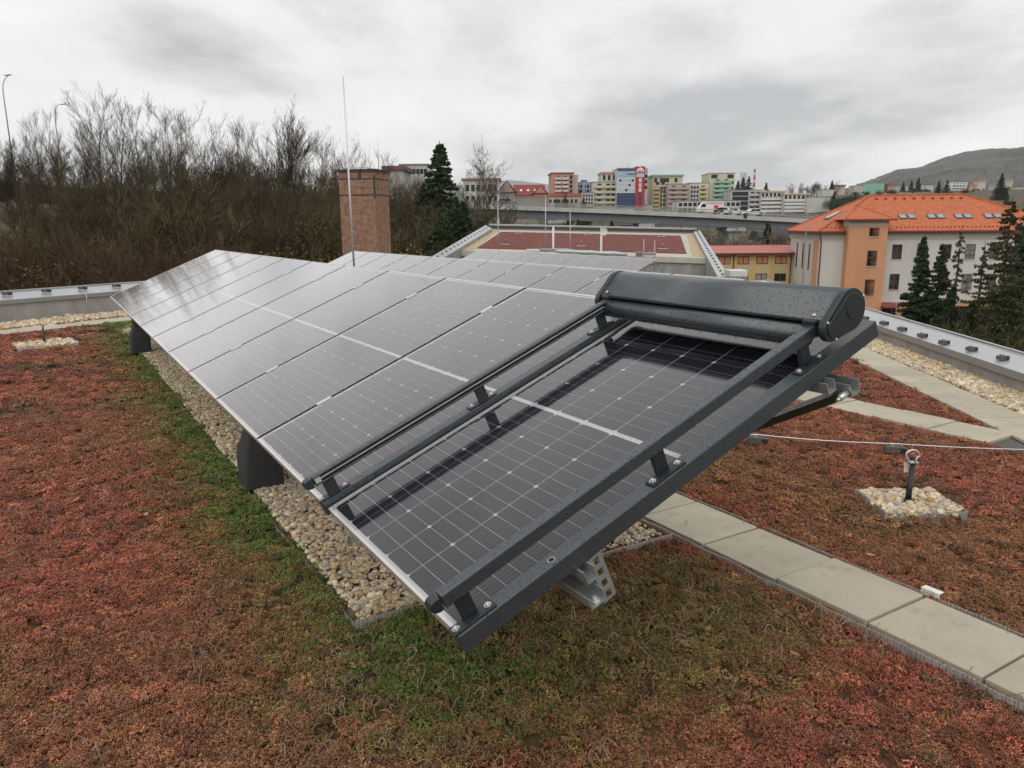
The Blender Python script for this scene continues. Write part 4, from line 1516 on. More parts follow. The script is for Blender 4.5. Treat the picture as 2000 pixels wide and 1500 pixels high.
def far_wing():
    """a gently falling roof, 55 to 66 m ahead, seen edge on"""
    # roof plane through three sight points, at the distances of the wing
    A, B, C = at(930, 484, 55), at(1340, 494.5, 53.5), at(977, 452.5, 66)
    n = (B - A).cross(C - A).normalized()
    if n.z < 0: n = -n

    def on(px, py, lift=0.0):
        e = Vector((0, 0, EYE)); d = at(px, py, 1.0) - e
        t = (A + n * lift - e).dot(n) / d.dot(n)
        return e + d * t
    Q = lambda pts, lift: [on(px, py, lift) for px, py in pts]
    r = empty('far_roof_wing', Matrix.Identity(4))
    tag(r, 'lower wing beyond the rows with red sedum roof and pale parapet cap', 'building')
    outer = [(842, 506), (955, 443.5), (1362, 452), (1412, 540)]

    def sheet(name, pts, lift, m, th=.15):
        P = Q(pts, lift)
        mb = MB(); mb.extrude([p - n * th for p in P], n * th); return mb.build(name, m, r)
    front = [(893, 490), (1378, 506)]
    sheet('slab_margin', [(893, 489), (955, 446.5), (1358, 455), (1378, 504)], -.02, M_PALE, .5)
    sheet('gravel_margin', [(895, 488), (957, 447.5), (975, 447.8), (925, 488.5)], .0, M_SANDG, .1)
    sheet('gravel_margin', [(1341, 456), (1355, 455.5), (1374, 501), (1352, 500)], .0, M_SANDG, .1)
    sheet('sedum_field', [(932, 484), (979, 452.6), (1329, 460), (1341, 494.5)], .03, M_SEDFAR, .1)
    # front wall of the wing
    a, b = on(893, 489.5), on(1378, 504.5)
    dwn = Vector((0, 0, -4.5))
    back = Vector((0, .3, 0))
    mb = MB(); mb.extrude([a, b, b + dwn, a + dwn], back); mb.build('front_wall', M_CONC, r)
    mb = MB(); mb.extrude([a + Vector((0, -.12, -.02)), b + Vector((0, -.12, -.02)), b + Vector((0, -.12, -.35)), a + Vector((0, -.12, -.35))], (0, .118, 0)); mb.build('coping', M_PALE, r)
    # raking parapets at the sides and the level one at the back
    def rake(p0, p1, w0, w1, name, inward):
        c0, c1 = on(*p0, .25), on(*p1, .25)
        e0, e1 = on(*w0, .25), on(*w1, .25)
        mb = MB(); mb.extrude([c0, c1, e1, e0], n * -.07); cap = mb.build('parapet_cap', M_ZINC, r)
        mb = MB(); mb.extrude([c0 + n * -.071, c1 + n * -.071, c1 + n * -.071 + Vector((0, 0, -5)), c0 + n * -.071 + Vector((0, 0, -5))], (e0 - c0) * .9); mb.build('parapet', M_CONC, r)
        return c0, c1, e0, e1
    l = rake((862, 506), (961, 446), (839, 503), (949, 439.5), 'l', 1)
    q = rake((1402, 541), (1355, 452.5), (1424, 539), (1367, 450), 'r', -1)
    bl, br = on(955, 446.5, .05), on(1360, 455, .05)
    mb = MB(); mb.extrude([bl, br, br + Vector((0, 0, .27)), bl + Vector((0, 0, .27))], (0, .35, 0)); mb.build('back_parapet', mat('dark_upstand', (.05, .05, .05), .7), r)
    o_ = Vector((0, -.05, .27))
    mb = MB(); mb.extrude([bl + o_, br + o_, br + o_ + Vector((0, .5, .02)), bl + o_ + Vector((0, .5, .02))], (0, 0, .13)); mb.build('parapet_cap', M_ZINC, r)
    # holders on the caps
    hb = MB().box(-.055, .055, -.04, .04, 0, .07).mesh('cap_holder', M_BLACK)
    G = 'dark holders on the far wing caps'
    for i in range(16):
        t = (i + .5) / 16
        p = (l[0].lerp(l[1], t) + l[2].lerp(l[3], t)) / 2
        tag(add('cap_holder', hb, M=Matrix.Translation(p)), '%s small dark holder on the left cap of the far wing, from the front' % ordinal(i), 'holder', G)
    for i in range(19):
        t = (i + .5) / 19
        p = (q[0].lerp(q[1], t) + q[2].lerp(q[3], t)) / 2
        tag(add('cap_holder', hb, M=Matrix.Translation(p)), '%s small dark holder on the right cap of the far wing, from the front' % ordinal(i), 'holder', G)
    for i in range(9):
        p = bl.lerp(br, (i + .7) / 9.4) + Vector((0, .1, .41))
        tag(add('cap_holder', hb, M=Matrix.Translation(p)), '%s small dark holder from the left on the far wing back cap' % ordinal(i), 'holder', G)
    # stand pipes at the front edge
    mp = mat('white_pipe', (.66, .65, .62), .5, var=.04)
    for i, (px, y0, y1) in enumerate(((1080.5, 490, 443), (1174, 493, 446))):
        b = at(px, y0, 53.2); t = at(px + 1, y1, 53.2)
        rr = empty('vent_pipe', Matrix.Translation(b)); tag(rr, ['plain white stand pipe at the far wing front edge', 'white stand pipe carrying a dish at the far wing front edge'][i], 'pipe', 'stand pipes of the far wing')
        h = t.z - b.z
        MB().tube([(0, 0, -1.5), (0, 0, h)], .075, 10).build('pipe', mp, rr)
        MB().tube([(0, 0, h), (0, 0, h + .05)], [.09, .07], 10).build('cap', mp, rr)
        if i == 1:
            d = empty('satellite_dish', Matrix.Translation(b + Vector((.2, -.1, h - .2))) @ Matrix.Rotation(R(-25), 4, 'Z')); tag(d, 'small white satellite dish on the far wing stand pipe', 'satellite dish')
            mb = MB()
            rings = [(.0, .02), (.10, .03), (.18, .07), (.25, .12)]
            for rad_, y_ in rings:
                for k in range(20):
                    t_ = 2 * math.pi * k / 20; mb.v.append((rad_ * math.cos(t_), -y_, rad_ * math.sin(t_) * 1.1))
            for a_ in range(3):
                for k in range(20):
                    mb.face((a_ * 20 + k, a_ * 20 + (k + 1) % 20, a_ * 20 + 20 + (k + 1) % 20, a_ * 20 + 20 + k), 0, True)
            mb.build('reflector', mp, d)
            MB().tube([(0, -.02, -.2), (.02, -.38, -.05)], .012, 6).build('feed_arm', mp, d)
            MB().tube([(.02, -.34, -.05), (.02, -.42, -.04)], .04, 10).build('feed_horn', mp, d)
    # pebble trays with posts
    tb = MB().box(-.3, .3, -.3, .3, 0, .05).mesh('tray', M_PALE)
    ps = MB().tube([(0, 0, .05), (0, 0, .32)], [.02, .015], 6).mesh('post', M_BLACK)
    cp_ = MB().tube([(0, 0, .32), (0, 0, .38)], [.03, .03], 8).mesh('eye', M_CLAMP)
    for i, (px, py) in enumerate(((986, 478), (1012.5, 456.5), (1076, 458.5) if False else (1148, 459.5), (1135, 481), (1291, 462.5), (1294, 486.5))):
        rr = empty('tray_anchor', Matrix.Translation(on(px, py, .03)))
        tag(rr, ['pale anchor tray at front left of the far red roof', 'pale anchor tray at back left of the far red roof', 'pale anchor tray at back middle of the far red roof',
                 'pale anchor tray at front middle of the far red roof', 'pale anchor tray at back right of the far red roof', 'pale anchor tray at front right of the far red roof'][i], 'anchor tray', 'anchor trays of the far wing')
        add('tray', tb, rr); add('post', ps, rr); add('eye', cp_, rr)
    # lightning rods
    for i, (px, y0, y1, Y) in enumerate(((973, 492, 385, 50), (1066, 492, 383, 50), (1114, 492, 413, 50), (1258, 492, 467, 51), (1279.5, 494, 468, 51))):
        b, t = at(px, y0, Y), at(px - .5, y1, Y)
        rod(['leftmost tall lightning rod before the far wing', 'second tall lightning rod before the far wing', 'third lightning rod before the far wing',
             'left of two short rods at the right of the far wing', 'right of two short rods at the right of the far wing'][i], b + Vector((0, 0, -1.2)), t, .028, .014)
    # rooftop boxes and the rolled membrane at the front edge
    def boxy(name, label, cat, px0, px1, py0, py1, Y, dep, m):
        a_, b_ = at(px0, py1, Y), at(px1, py0, Y)
        o = MB().box(a_.x, b_.x, Y, Y + dep, a_.z, b_.z).build(name, m, bevel=.03); return tag(o, label, cat)
    wh = mat('white_box', (.60, .61, .62), .5, var=.05)
    boxy('vent_box', 'white vent box in front of the far red roof', 'vent box', 1028.5, 1054, 487, 494, 46, .8, wh)
    boxy('roof_duct', 'grey flat duct before the far red roof', 'duct', 1055, 1112, 485.5, 492, 47, .6, M_ZINC2)
    ml = mat('membrane_pale', (.46, .53, .54), .5, var=.15, scale=3)
    pts = [at(1085 + k * 14, 490.2 + k * .62 + .5 * math.sin(k * 2.1), 45.5) for k in range(11)]
    tag(MB().tube(pts, [.09, .11, .12, .10, .13, .12, .1, .13, .12, .11, .08], 8).build('membrane_roll', ml), 'pale rolled roofing membrane lying before the far roof', 'membrane roll')
    # slatted vent
    rr = empty('slatted_vent', Matrix.Translation(at(1248.5, 502, 45))); tag(rr, 'small slatted vent at the far wing front edge', 'vent')
    MB().box(-.2, .2, 0, .2, 0, .3).build('housing', M_PALE, rr)
    for k in range(5):
        MB().box(-.17 + k * .072, -.13 + k * .072, -.01, -.001, .03, .27).build('slat', M_BLACK, rr)
    boxy('metal_trough', 'flat metal trough beside the slatted vent', 'trough', 1256, 1281, 493.5, 499, 46, .5, M_ZINC2)
    boxy('white_unit', 'white boxed unit at the right end of the second row', 'unit', 1426, 1461, 528, 541, 40, 1.2, wh)
    # lower terrace under the third row
    mb = MB(); P3 = [W(18, 13, -.76), W(18, 24, -.76), W(36, 24, -.76), W(36, 13, -.76)]
    mb.extrude(P3, (0, 0, -.4)); tag(mb.build('terrace', M_CONC), 'lower roof terrace under the third row of panels', kind='structure')


far_wing()

# ================================================================== buildings
M_GLASSW = mat('window_glass', (.014, .016, .018), .12, var=.5, scale=1.5, spec=.3)
M_WOODW = mat('window_wood', (.13, .065, .025), .6, var=.2, scale=5)
M_WHITEW = mat('window_white', (.62, .62, .60), .5, var=.03)


def wall_frame(p0, p1):
    """matrix with x along the wall p0->p1, y into the building, z up, origin at p0"""
    d = Vector((p1[0] - p0[0], p1[1] - p0[1], 0)); L = d.length
    x = d / L; z = Vector((0, 0, 1)); y = z.cross(x)
    return Matrix(((x.x, y.x, 0, p0[0]), (x.y, y.y, 0, p0[1]), (0, 0, 1, 0), (0, 0, 0, 1))), L


def cross_window(parent, M, x, z, w, h, mframe, panes=(2, 2), sill=None, depth=.09):
    """window set into a reveal: glass, frame, mullions"""
    r = MB()
    t = .05
    for (a, b, c, d) in ((-w / 2, w / 2, 0, t), (-w / 2, w / 2, h - t, h), (-w / 2, -w / 2 + t, t, h - t), (w / 2 - t, w / 2, t, h - t)):
        r.box(a, b, -.03, .05, c, d)
    for k in range(1, panes[0]):
        xx = -w / 2 + w * k / panes[0]; r.box(xx - .032, xx + .032, -.028, .05, t, h - t)
    for k in range(1, panes[1]):
        zz = h * k / panes[1] + .08; r.box(-w / 2 + t, w / 2 - t, -.026, .05, zz - .028, zz + .028)
    L = Matrix.Translation((x, 0, z))
    wo = r.build('window', mframe, parent, M @ L)
    MB().box(-w / 2 + .02, w / 2 - .02, .0, .02, .02, h - .02).build('pane', M_GLASSW, wo)
    if sill:
        MB().box(-w / 2 - .08, w / 2 + .08, -.10, -.031, -.06, 0).build('sill', sill, wo)
    return wo


def tile_mat(name, col, period, axis='Z', depth=.04, rough=.75):
    m = bpy.data.materials.new(name); m.use_nodes = True
    n, l = m.node_tree.nodes, m.node_tree.links
    b = n['Principled BSDF']; b.inputs['Roughness'].default_value = rough
    tc = n.new('ShaderNodeTexCoord'); sp = n.new('ShaderNodeSeparateXYZ'); l.new(tc.outputs['Object'], sp.inputs[0])
    def mth(op, a, b_):
        q = n.new('ShaderNodeMath'); q.operation = op
        for i, v in enumerate((a, b_)):
            if isinstance(v, (int, float)): q.inputs[i].default_value = v
            else: l.new(v, q.inputs[i])
        return q.outputs[0]
    fr = mth('FRACT', mth('DIVIDE', sp.outputs[axis], period), 0)
    nz = n.new('ShaderNodeTexNoise'); nz.inputs['Scale'].default_value = 2.5; nz.inputs['Detail'].default_value = 6
    l.new(tc.outputs['Object'], nz.inputs['Vector'])
    mr = n.new('ShaderNodeMapRange'); mr.inputs[1].default_value, mr.inputs[2].default_value = .3, .7; mr.inputs[3].default_value, mr.inputs[4].default_value = .72, 1.22
    l.new(nz.outputs[0], mr.inputs[0])
    v = n.new('ShaderNodeVectorMath'); v.operation = 'SCALE'; v.inputs[0].default_value = col; l.new(mr.outputs[0], v.inputs['Scale'])
    # gap between courses
    g = n.new('ShaderNodeMapRange'); g.inputs[1].default_value, g.inputs[2].default_value = .0, .16; g.inputs[3].default_value, g.inputs[4].default_value = .6, 1
    l.new(fr, g.inputs[0])
    v2 = n.new('ShaderNodeVectorMath'); v2.operation = 'SCALE'; l.new(v.outputs[0], v2.inputs[0]); l.new(g.outputs[0], v2.inputs['Scale'])
    l.new(v2.outputs[0], b.inputs['Base Color'])
    bp = n.new('ShaderNodeBump'); bp.inputs['Distance'].default_value = depth; bp.inputs['Strength'].default_value = .9
    l.new(fr, bp.inputs['Height']); bp.invert = True; l.new(bp.outputs[0], b.inputs['Normal'])
    MATS[name] = m
    return m


# ---- the school-like building with the orange tower
def orange_building():
    Y = 95.0
    ppm = F_PX / Y
    M_W = mat('plaster_white', (.60, .575, .53), .9, var=.06, scale=.35, stain=.10, sscale=.5)
    M_O = mat('plaster_orange', (.60, .295, .160), .9, var=.06, scale=.4, stain=.08, sscale=.5)
    M_G = mat('plaster_greige', (.46, .43, .36), .9, var=.05, scale=.5)
    M_T = tile_mat('clay_tile', (.47, .125, .045), .24)
    M_RED = mat('gutter_red', (.20, .035, .025), .5, var=.1)
    zg = -12.3
    c0 = at(1607, 452, Y)                      # front-left corner
    ze = c0.z
    x0 = c0.x
    x1 = x0 + 29.5
    dep = 15.0
    r = empty('school_building', Matrix.Translation((x0, Y, 0)) @ Matrix.Rotation(R(-6), 4, 'Z'))
    _c, _s = math.cos(R(-6)), math.sin(R(-6))
    lx = lambda px: (at(px, 490, 1.0).x * Y - x0) / (_c - at(px, 490, 1.0).x * _s)
    tag(r, 'white and orange school building with orange tiled hip roof and tower bay', 'building')
    Lx = x1 - x0
    zo = -8.05                                  # top of the orange ground floor
    MB().box(0, Lx, 0, dep, zo, ze - 1.1).build('wall', M_W, r)
    MB().box(-.03, Lx + .03, -.03, dep + .03, ze - 1.1, ze - .02).build('cornice_band', M_G, r)
    MB().box(-.05, Lx + .05, -.05, dep + .05, zg, zo).build('ground_floor', M_O, r)
    MB().box(-.10, Lx + .1, -.10, dep + .1, zo, zo + .14).build('string_course', M_W, r)
    # hip roof
    ov = .7
    zr = at(1788, 381.5, Y + 7).z
    rl, rr_ = lx(1696) + 2.2, lx(1880) + 2.6
    e = [(-ov, -ov, ze), (Lx + ov, -ov, ze), (Lx + ov, dep + ov, ze), (-ov, dep + ov, ze)]
    k1, k2 = (rl, dep / 2, zr), (rr_, dep / 2, zr)
    mb = MB()
    mb.poly([e[0], e[1], k2, k1]); mb.poly([e[1], e[2], k2]); mb.poly([e[2], e[3], k1, k2]); mb.poly([e[3], e[0], k1]); mb.poly(e[::-1])
    roof = mb.build('roof', M_T, r)
    for a, b in ((e[0], k1), (e[1], k2), (k1, k2), (e[3], k1)):
        MB().tube([Vector(a) + Vector((0, 0, .03)), Vector(b) + Vector((0, 0, .05))], .13, 6).build('ridge_tiles', M_T, roof)
    for (a, b) in ((e[0], e[1]), (e[3], e[0])):
        MB().bar(Vector(a) + Vector((0, 0, -.06)), Vector(b) + Vector((0, 0, -.06)), .16, .18).build('gutter', M_RED, roof)
    slope = (zr - ze) / (dep / 2 + ov)

    def front_roof(x, s):            # point on the front slope, s metres in from the eave
        return Vector((x, -ov + s, ze + slope * s))
    nrm = Vector((0, -slope, 1)).normalized(); alongs = Vector((0, 1, slope)).normalized()
    M_SKY = mat('skylight_glass', (.27, .31, .33), .12, var=.15, scale=.5)
    M_SKYF = mat('skylight_frame', (.07, .075, .085), .4)
    for px in (1765, 1822, 1876, 1935):
        for dx in (-.54, .54):
            xx = lx(px) + .9 + dx
            c = front_roof(xx, 3.05)
            o = MB().obox(c + nrm * .06, (.46, 0, 0), alongs * .52, nrm * .06).build('skylight', M_SKYF, roof)
            MB().obox(c + nrm * .125, (.36, 0, 0), alongs * .42, nrm * .006).build('pane', M_SKY, o)
    hs = Vector((-slope * (dep / 2 + ov) / (rl + ov), 0, 1)).normalized()
    for t in (.40, .56):
        # skylights on the left hip
        base = Vector(e[3]).lerp(Vector(e[0]), .62 + (t - .4) * .6)
        c = base.lerp(Vector(k1), .42)
        up = (Vector(k1) - (Vector(e[3]) + Vector(e[0])) / 2).normalized()
        o = MB().obox(c + Vector((-.1, 0, .1)), (0, .5, 0), up * .9, Vector((-.45, 0, 1)).normalized() * .05).build('skylight', M_SKYF, roof)
        MB().obox(c + Vector((-.13, 0, .16)), (0, .42, 0), up * .8, Vector((-.45, 0, 1)).normalized() * .02).build('pane', M_SKY, o)
    for i in range(10):
        xx = rl + .5 + i * (rr_ - rl - 1.0) / 9
        c = front_roof(xx, dep / 2 + ov - .9)
        MB().obox(c + nrm * .08, (.13, 0, 0), alongs * .16, nrm * .08).build('vent_tile', M_RED, roof)
    for i in range(60):
        c = front_roof(.5 + i * .48, .75)
        if -.1 < (c.x - (at(1645, 450, Y).x - x0)) < 6: continue
        MB().obox(c + nrm * .05, (.05, 0, 0), alongs * .1, nrm * .06).build('snow_guard', M_RED, roof)
    # tower bay
    tx0, tx1 = lx(1652) - .3, lx(1730) - .5
    tt = at(1690, 441, Y - 1.3).z
    MB().box(tx0, tx1, -1.5, .6, zg, tt).build('tower_bay', M_O, r)
    MB().box(tx0 - .06, tx1 + .06, -1.56, .6, tt, tt + .75).build('tower_cornice', M_G, r)
    tw = (tx1 - tx0) / 2
    ap = Vector(((tx0 + tx1) / 2 - .3, 2.4, at(1683, 402, Y + 2).z))
    zt_ = tt + .75
    q = [(tx0 - .7, -2.1, zt_), (tx1 + .7, -2.1, zt_), (tx1 + .7, 6.5, zt_), (tx0 - .7, 6.5, zt_)]
    mb = MB()
    for a in range(4): mb.poly([q[a], q[(a + 1) % 4], ap])
    mb.poly(q[::-1]); tr = mb.build('tower_roof', M_T, r)
    for a in range(2): MB().tube([Vector(q[a]), ap], .11, 6).build('ridge_tiles', M_T, tr)
    MB().bar(Vector(q[0]) + Vector((0, 0, -.05)), Vector(q[1]) + Vector((0, 0, -.05)), .16, .2).build('gutter', M_RED, tr)
    Mt = Matrix.Translation((0, -1.5, 0))
    Mf = Matrix.Translation((0, 0, 0))
    xc = lx(1703) - .45
    for (py0, py1, pn) in ((461.5, 445, (2, 1)), (519.5, 489, (2, 2)), (577, 545, (2, 2)), (640, 606, (2, 2))):
        z0, z1 = at(1700, py0, Y - 1.4).z, at(1700, py1, Y - 1.4).z
        cross_window(r, Mt, xc, z0, 1.12, z1 - z0, M_WOODW, pn, M_W)
    for i, px in enumerate((1752, 1800, 1848, 1895, 1942, 1990)):
        xx = lx(px)
        for (py0, py1) in ((505.5, 477), (564.5, 534)):
            z0, z1 = at(1752, py0, Y).z, at(1752, py1, Y).z
            cross_window(r, Mf, xx, z0, 1.15, z1 - z0, M_WOODW, (2, 2), M_W)
        cross_window(r, Matrix.Translation((0, -.06, 0)), xx - .3, at(1752, 625, Y).z, 1.6, 1.9, M_WOODW, (3, 2), M_O)
    # porch canopy at the foot of the tower
    pz = at(1725, 598, Y - 1).z
    mb = MB(); mb.extrude([(tx1, -2.6, pz), (tx1 + 1.9, -2.4, pz), (tx1 + 1.9, -.05, pz + .35), (tx1, -.05, pz + .35)], (0, 0, .12)); mb.build('porch_canopy', M_RED, r)
    # left face: slot windows, orange strip, downpipe
    Ms = Matrix(((0, 1, 0, -.0), (-1, 0, 0, dep), (0, 0, 1, 0), (0, 0, 0, 1)))   # x runs from the back to the front corner
    MB().box(-.04, -.0005, 1.3, 3.4, zo + .1, ze - 1.12).build('orange_strip', M_O, r)
    for yy in (5.2, 8.2, 11.2):
        for (z0, h) in ((ze - 5.0, 3.4), (ze - 10.5, 3.3)):
            o = MB().box(-.03, .05, yy - .35, yy + .35, z0, z0 + h).build('slot_window', mat('slot_frame', (.25, .23, .20), .8), r)
            MB().box(-.035, -.0305, yy - .25, yy + .25, z0 + .1, z0 + h - .1).build('pane', M_GLASSW, o)
    MB().tube([(-.5, -.4, ze - .1), (-.2, -.15, ze - .9), (-.12, -.1, ze - 1.4), (-.12, -.1, zg)], .08, 8).build('downpipe', M_RED, r)
    MB().tube([(tx1 + .25, -.12, ze - .2), (tx1 + .25, -.12, zg)], .07, 8).build('downpipe', M_RED, r)


orange_building()


# ---- the yellow building with the red metal roof
def yellow_building():
    Y = 108.0
    a, b = at(1386, 491, Y), at(1560, 494.5, Y)
    M_Y1 = mat('plaster_cream', (.58, .46, .24), .9, var=.06, scale=.4)
    M_Y2 = mat('plaster_yellow', (.58, .42, .17), .9, var=.06, scale=.4)
    M_R = mat('red_metal_roof', (.46, .135, .115), .45, var=.08, scale=.6)
    M_BR = mat('brown_trim', (.10, .035, .025), .5)
    M_BL = mat('orange_blind', (.55, .24, .11), .7, var=.05, scale=2)
    M_BL2 = mat('grey_blind', (.30, .28, .20), .7)
    x0, x1 = a.x - 6, b.x + 2.5
    ze = (a.z + b.z) / 2
    r = empty('yellow_building', Matrix.Translation((x0, Y, 0))); tag(r, 'long yellow building with pinkish red metal roof and orange blinds', 'building')
    L = x1 - x0
    MB().box(0, L, 0, 12, -12.5, ze).build('wall', M_Y1, r)
    zr = at(1470, 478.5, Y + 6).z
    mb = MB()
    mb.extrude([(-.5, -.7, ze - .05), (-.5, 6, zr), (-.5, 12.7, ze - .05), (-.5, 12.7, ze - .2), (-.5, -.7, ze - .2)], (L + 1, 0, 0)); roof = mb.build('roof', M_R, r)
    s = (zr - ze + .05) / 6.7
    n = int((L + 1) / .62)
    rib = MB(); rib.extrude([(-.03, -.7, ze - .049), (.03, -.7, ze - .049), (.03, 6, zr + .001), (-.03, 6, zr + .001)], (0, 0, .07)); rm = rib.mesh('seam', M_R)
    for i in range(n):
        add('seam', rm, roof, Matrix.Translation((-.3 + i * .62, 0, 0)))
    MB().box(-.5, L + .5, -.85, -.70, ze - .28, ze - .06).build('gutter', M_BR, roof)
    MB().bar((-.5, 6, zr + .06), (L + .5, 6, zr + .06), .3, .1).build('ridge_cap', M_BR, roof)
    wt, wb = at(1440, 500.5, Y).z, at(1440, 516, Y).z
    lt, lb2 = at(1500, 534, Y).z, at(1500, 549, Y).z
    for i, px in enumerate((1368, 1415.5, 1452, 1488.8, 1525.5)):
        xc = at(px, 505, Y).x - x0
        w = 1.62
        # yellow piers beside the window axis
        for sgn in (-1,):
            MB().box(xc + 1.15 if i < 4 else xc + .95, xc + 1.75 if i < 4 else xc + 1.4, -.03, -.0005, -12, ze - .62).build('pier', M_Y2, r)
        for (z0, z1, mbl) in ((wb, wt, M_BL), (lb2, lt, M_BL2 if i != 4 else M_GLASSW), (lb2 - 4, lt - 4, M_GLASSW)):
            f = MB()
            h = z1 - z0; t = .09
            for (p, q_, c_, d_) in ((-w / 2, w / 2, 0, t), (-w / 2, w / 2, h - t, h), (-w / 2, -w / 2 + t, t, h - t), (w / 2 - t, w / 2, t, h - t), (-.05, .05, t, h - t)):
                f.box(p, q_, -.06, .04, c_, d_)
            wo = f.build('window', M_BR, r, Matrix.Translation((xc, 0, z0)))
            for sx in (-1, 1):
                MB().box(sx * w / 4 - w / 4 + .06, sx * w / 4 + w / 4 - .06, -.02, .01, t, h - t).build('pane', mbl, wo)
            MB().box(-w / 2, w / 2, -.02, .0, -h - .3, -.35).build('spandrel', mat('plaster_pale', (.56, .45, .25), .9), wo)
    for px in (1432.5, 1544):
        xx = at(px, 510, Y).x - x0
        MB().tube([(xx, -.15, ze - .2), (xx - .05, -.15, -12)], .09, 8).build('downpipe', M_BR, r)


yellow_building()


# ---- dark barrel-roofed house
def barrel_house():
    Y = 175.0
    a, b = at(1482, 478, Y), at(1537, 478, Y)
    r = empty('barrel_roof_house', Matrix.Translation((a.x, Y, 0))); tag(r, 'small house with black barrel roof beneath the viaduct end', 'house')
    w, z0, z1 = b.x - a.x, at(1500, 467, Y).z, at(1500, 450, Y).z
    zg = -13
    MB().box(.6, w - .2, 0, 6, zg, z0).build('wall', mat('plaster_beige', (.42, .37, .27), .9, var=.08), r)
    pts = []
    for k in range(11):
        t = math.pi * k / 10
        pts.append((-.3, 3 - 4.0 * math.cos(t), z0 - .3 + (z1 - z0 + .3) * math.sin(t)))
    MB().extrude(pts, (w + .6, 0, 0)).build('roof', mat('black_roof', (.018, .019, .022), .6, var=.2), r)
    for i in range(6):
        MB().box(1.0 + i * .9, 1.7 + i * .9, -.05, .02, z0 - 2.2, z0 - .9).build('window', M_GLASSW, r)
    tag(MB().box(b.x + .1, b.x + 4, Y + 1, Y + 8, -13, at(1550, 453, Y).z).build('cream_house', mat('plaster_butter', (.55, .50, .33), .9)), 'cream gable end behind the barrel-roofed house', 'house')


barrel_house()


# ---- skyline
WIN = {}


def win_mesh(w, h, frame=None):
    k = (round(w, 2), round(h, 2))
    if k not in WIN:
        WIN[k] = MB().box(-w / 2, w / 2, -.06, .02, 0, h).mesh('window', M_GLASSW)
    return WIN[k]


def block(name, label, px0, px1, py0, py1, Y, col, dep=14, rot=0.0, cat='building', roof=None, roofh=.8, over=.4):
    """upright block whose front spans the given view; returns root, width, base and top"""
    a, b = at(px0, py1, Y), at(px1, py1, Y)
    zt_, zb_ = at((px0 + px1) / 2, py0, Y).z, min(a.z, tz((a.x + b.x) / 2, Y)) - 2
    r = empty(name, Matrix.Translation((a.x, Y, 0)) @ Matrix.Rotation(rot, 4, 'Z')); tag(r, label, cat)
    w = b.x - a.x
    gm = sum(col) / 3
    hazed_col = tuple(.74 * c + .22 * gm + .025 for c in col)  # greyed and paled: the haze of distance put into the wall colour
    m = mat('paint_%s' % '_'.join('%02d' % int(c * 99) for c in col), hazed_col, .9, var=.07, scale=.2, stain=.12, sscale=.25)
    MB().box(0, w, 0, dep, zb_, zt_).build('wall', m, r)
    if roof:
        MB().box(-over, w + over, -over, dep + over, zt_, zt_ + roofh).build('roof', mat('roofpaint_%s' % '_'.join('%02d' % int(c * 99) for c in roof), roof, .8), r)
    else:
        MB().box(-.1, w + .1, -.1, dep + .1, zt_, zt_ + .3).build('roof', mat('roof_grey', (.2, .2, .2), .8), r)
    return r, w, a.z, zt_


def windows(r, x0, x1, z0, z1, nx, nz, w, h, skip=()):
    for j in range(nz):
        for i in range(nx):
            if (i, j) in skip: continue
            add('window', win_mesh(w, h), r, Matrix.Translation((x0 + (x1 - x0) * (i + .5) / nx, 0, z0 + (z1 - z0) * (j + .5) / nz - h / 2)))


def balconies(r, x0, x1, z0, z1, n, col, dep=1.1, h=.95, back=True):
    gm = sum(col) / 3
    m = mat('balc_%s' % '_'.join('%02d' % int(c * 99) for c in col), tuple(.78 * c + .2 * gm + .02 for c in col), .8, var=.04)  # balcony colour paled too, with the distance haze put into it
    md = mat('balcony_recess', (.10, .09, .08), .9, var=.3, scale=.6)
    st = (z1 - z0) / n
    for k in range(n):
        z = z0 + k * st
        b = MB().box(x0, x1, -dep, -.02, z, z + .18).build('balcony', m, r)
        MB().box(x0, x1, -dep, -dep + .1, z + .181, z + h).build('parapet', m, b)
        if back:
            nb = max(1, int((x1 - x0) / 2.2))
            for i in range(nb):
                c = x0 + (x1 - x0) * (i + .5) / nb
                MB().box(c - .75, c + .75, -.05, .01, z + .2, z + st - .35).build('balcony_door', M_GLASSW, b)


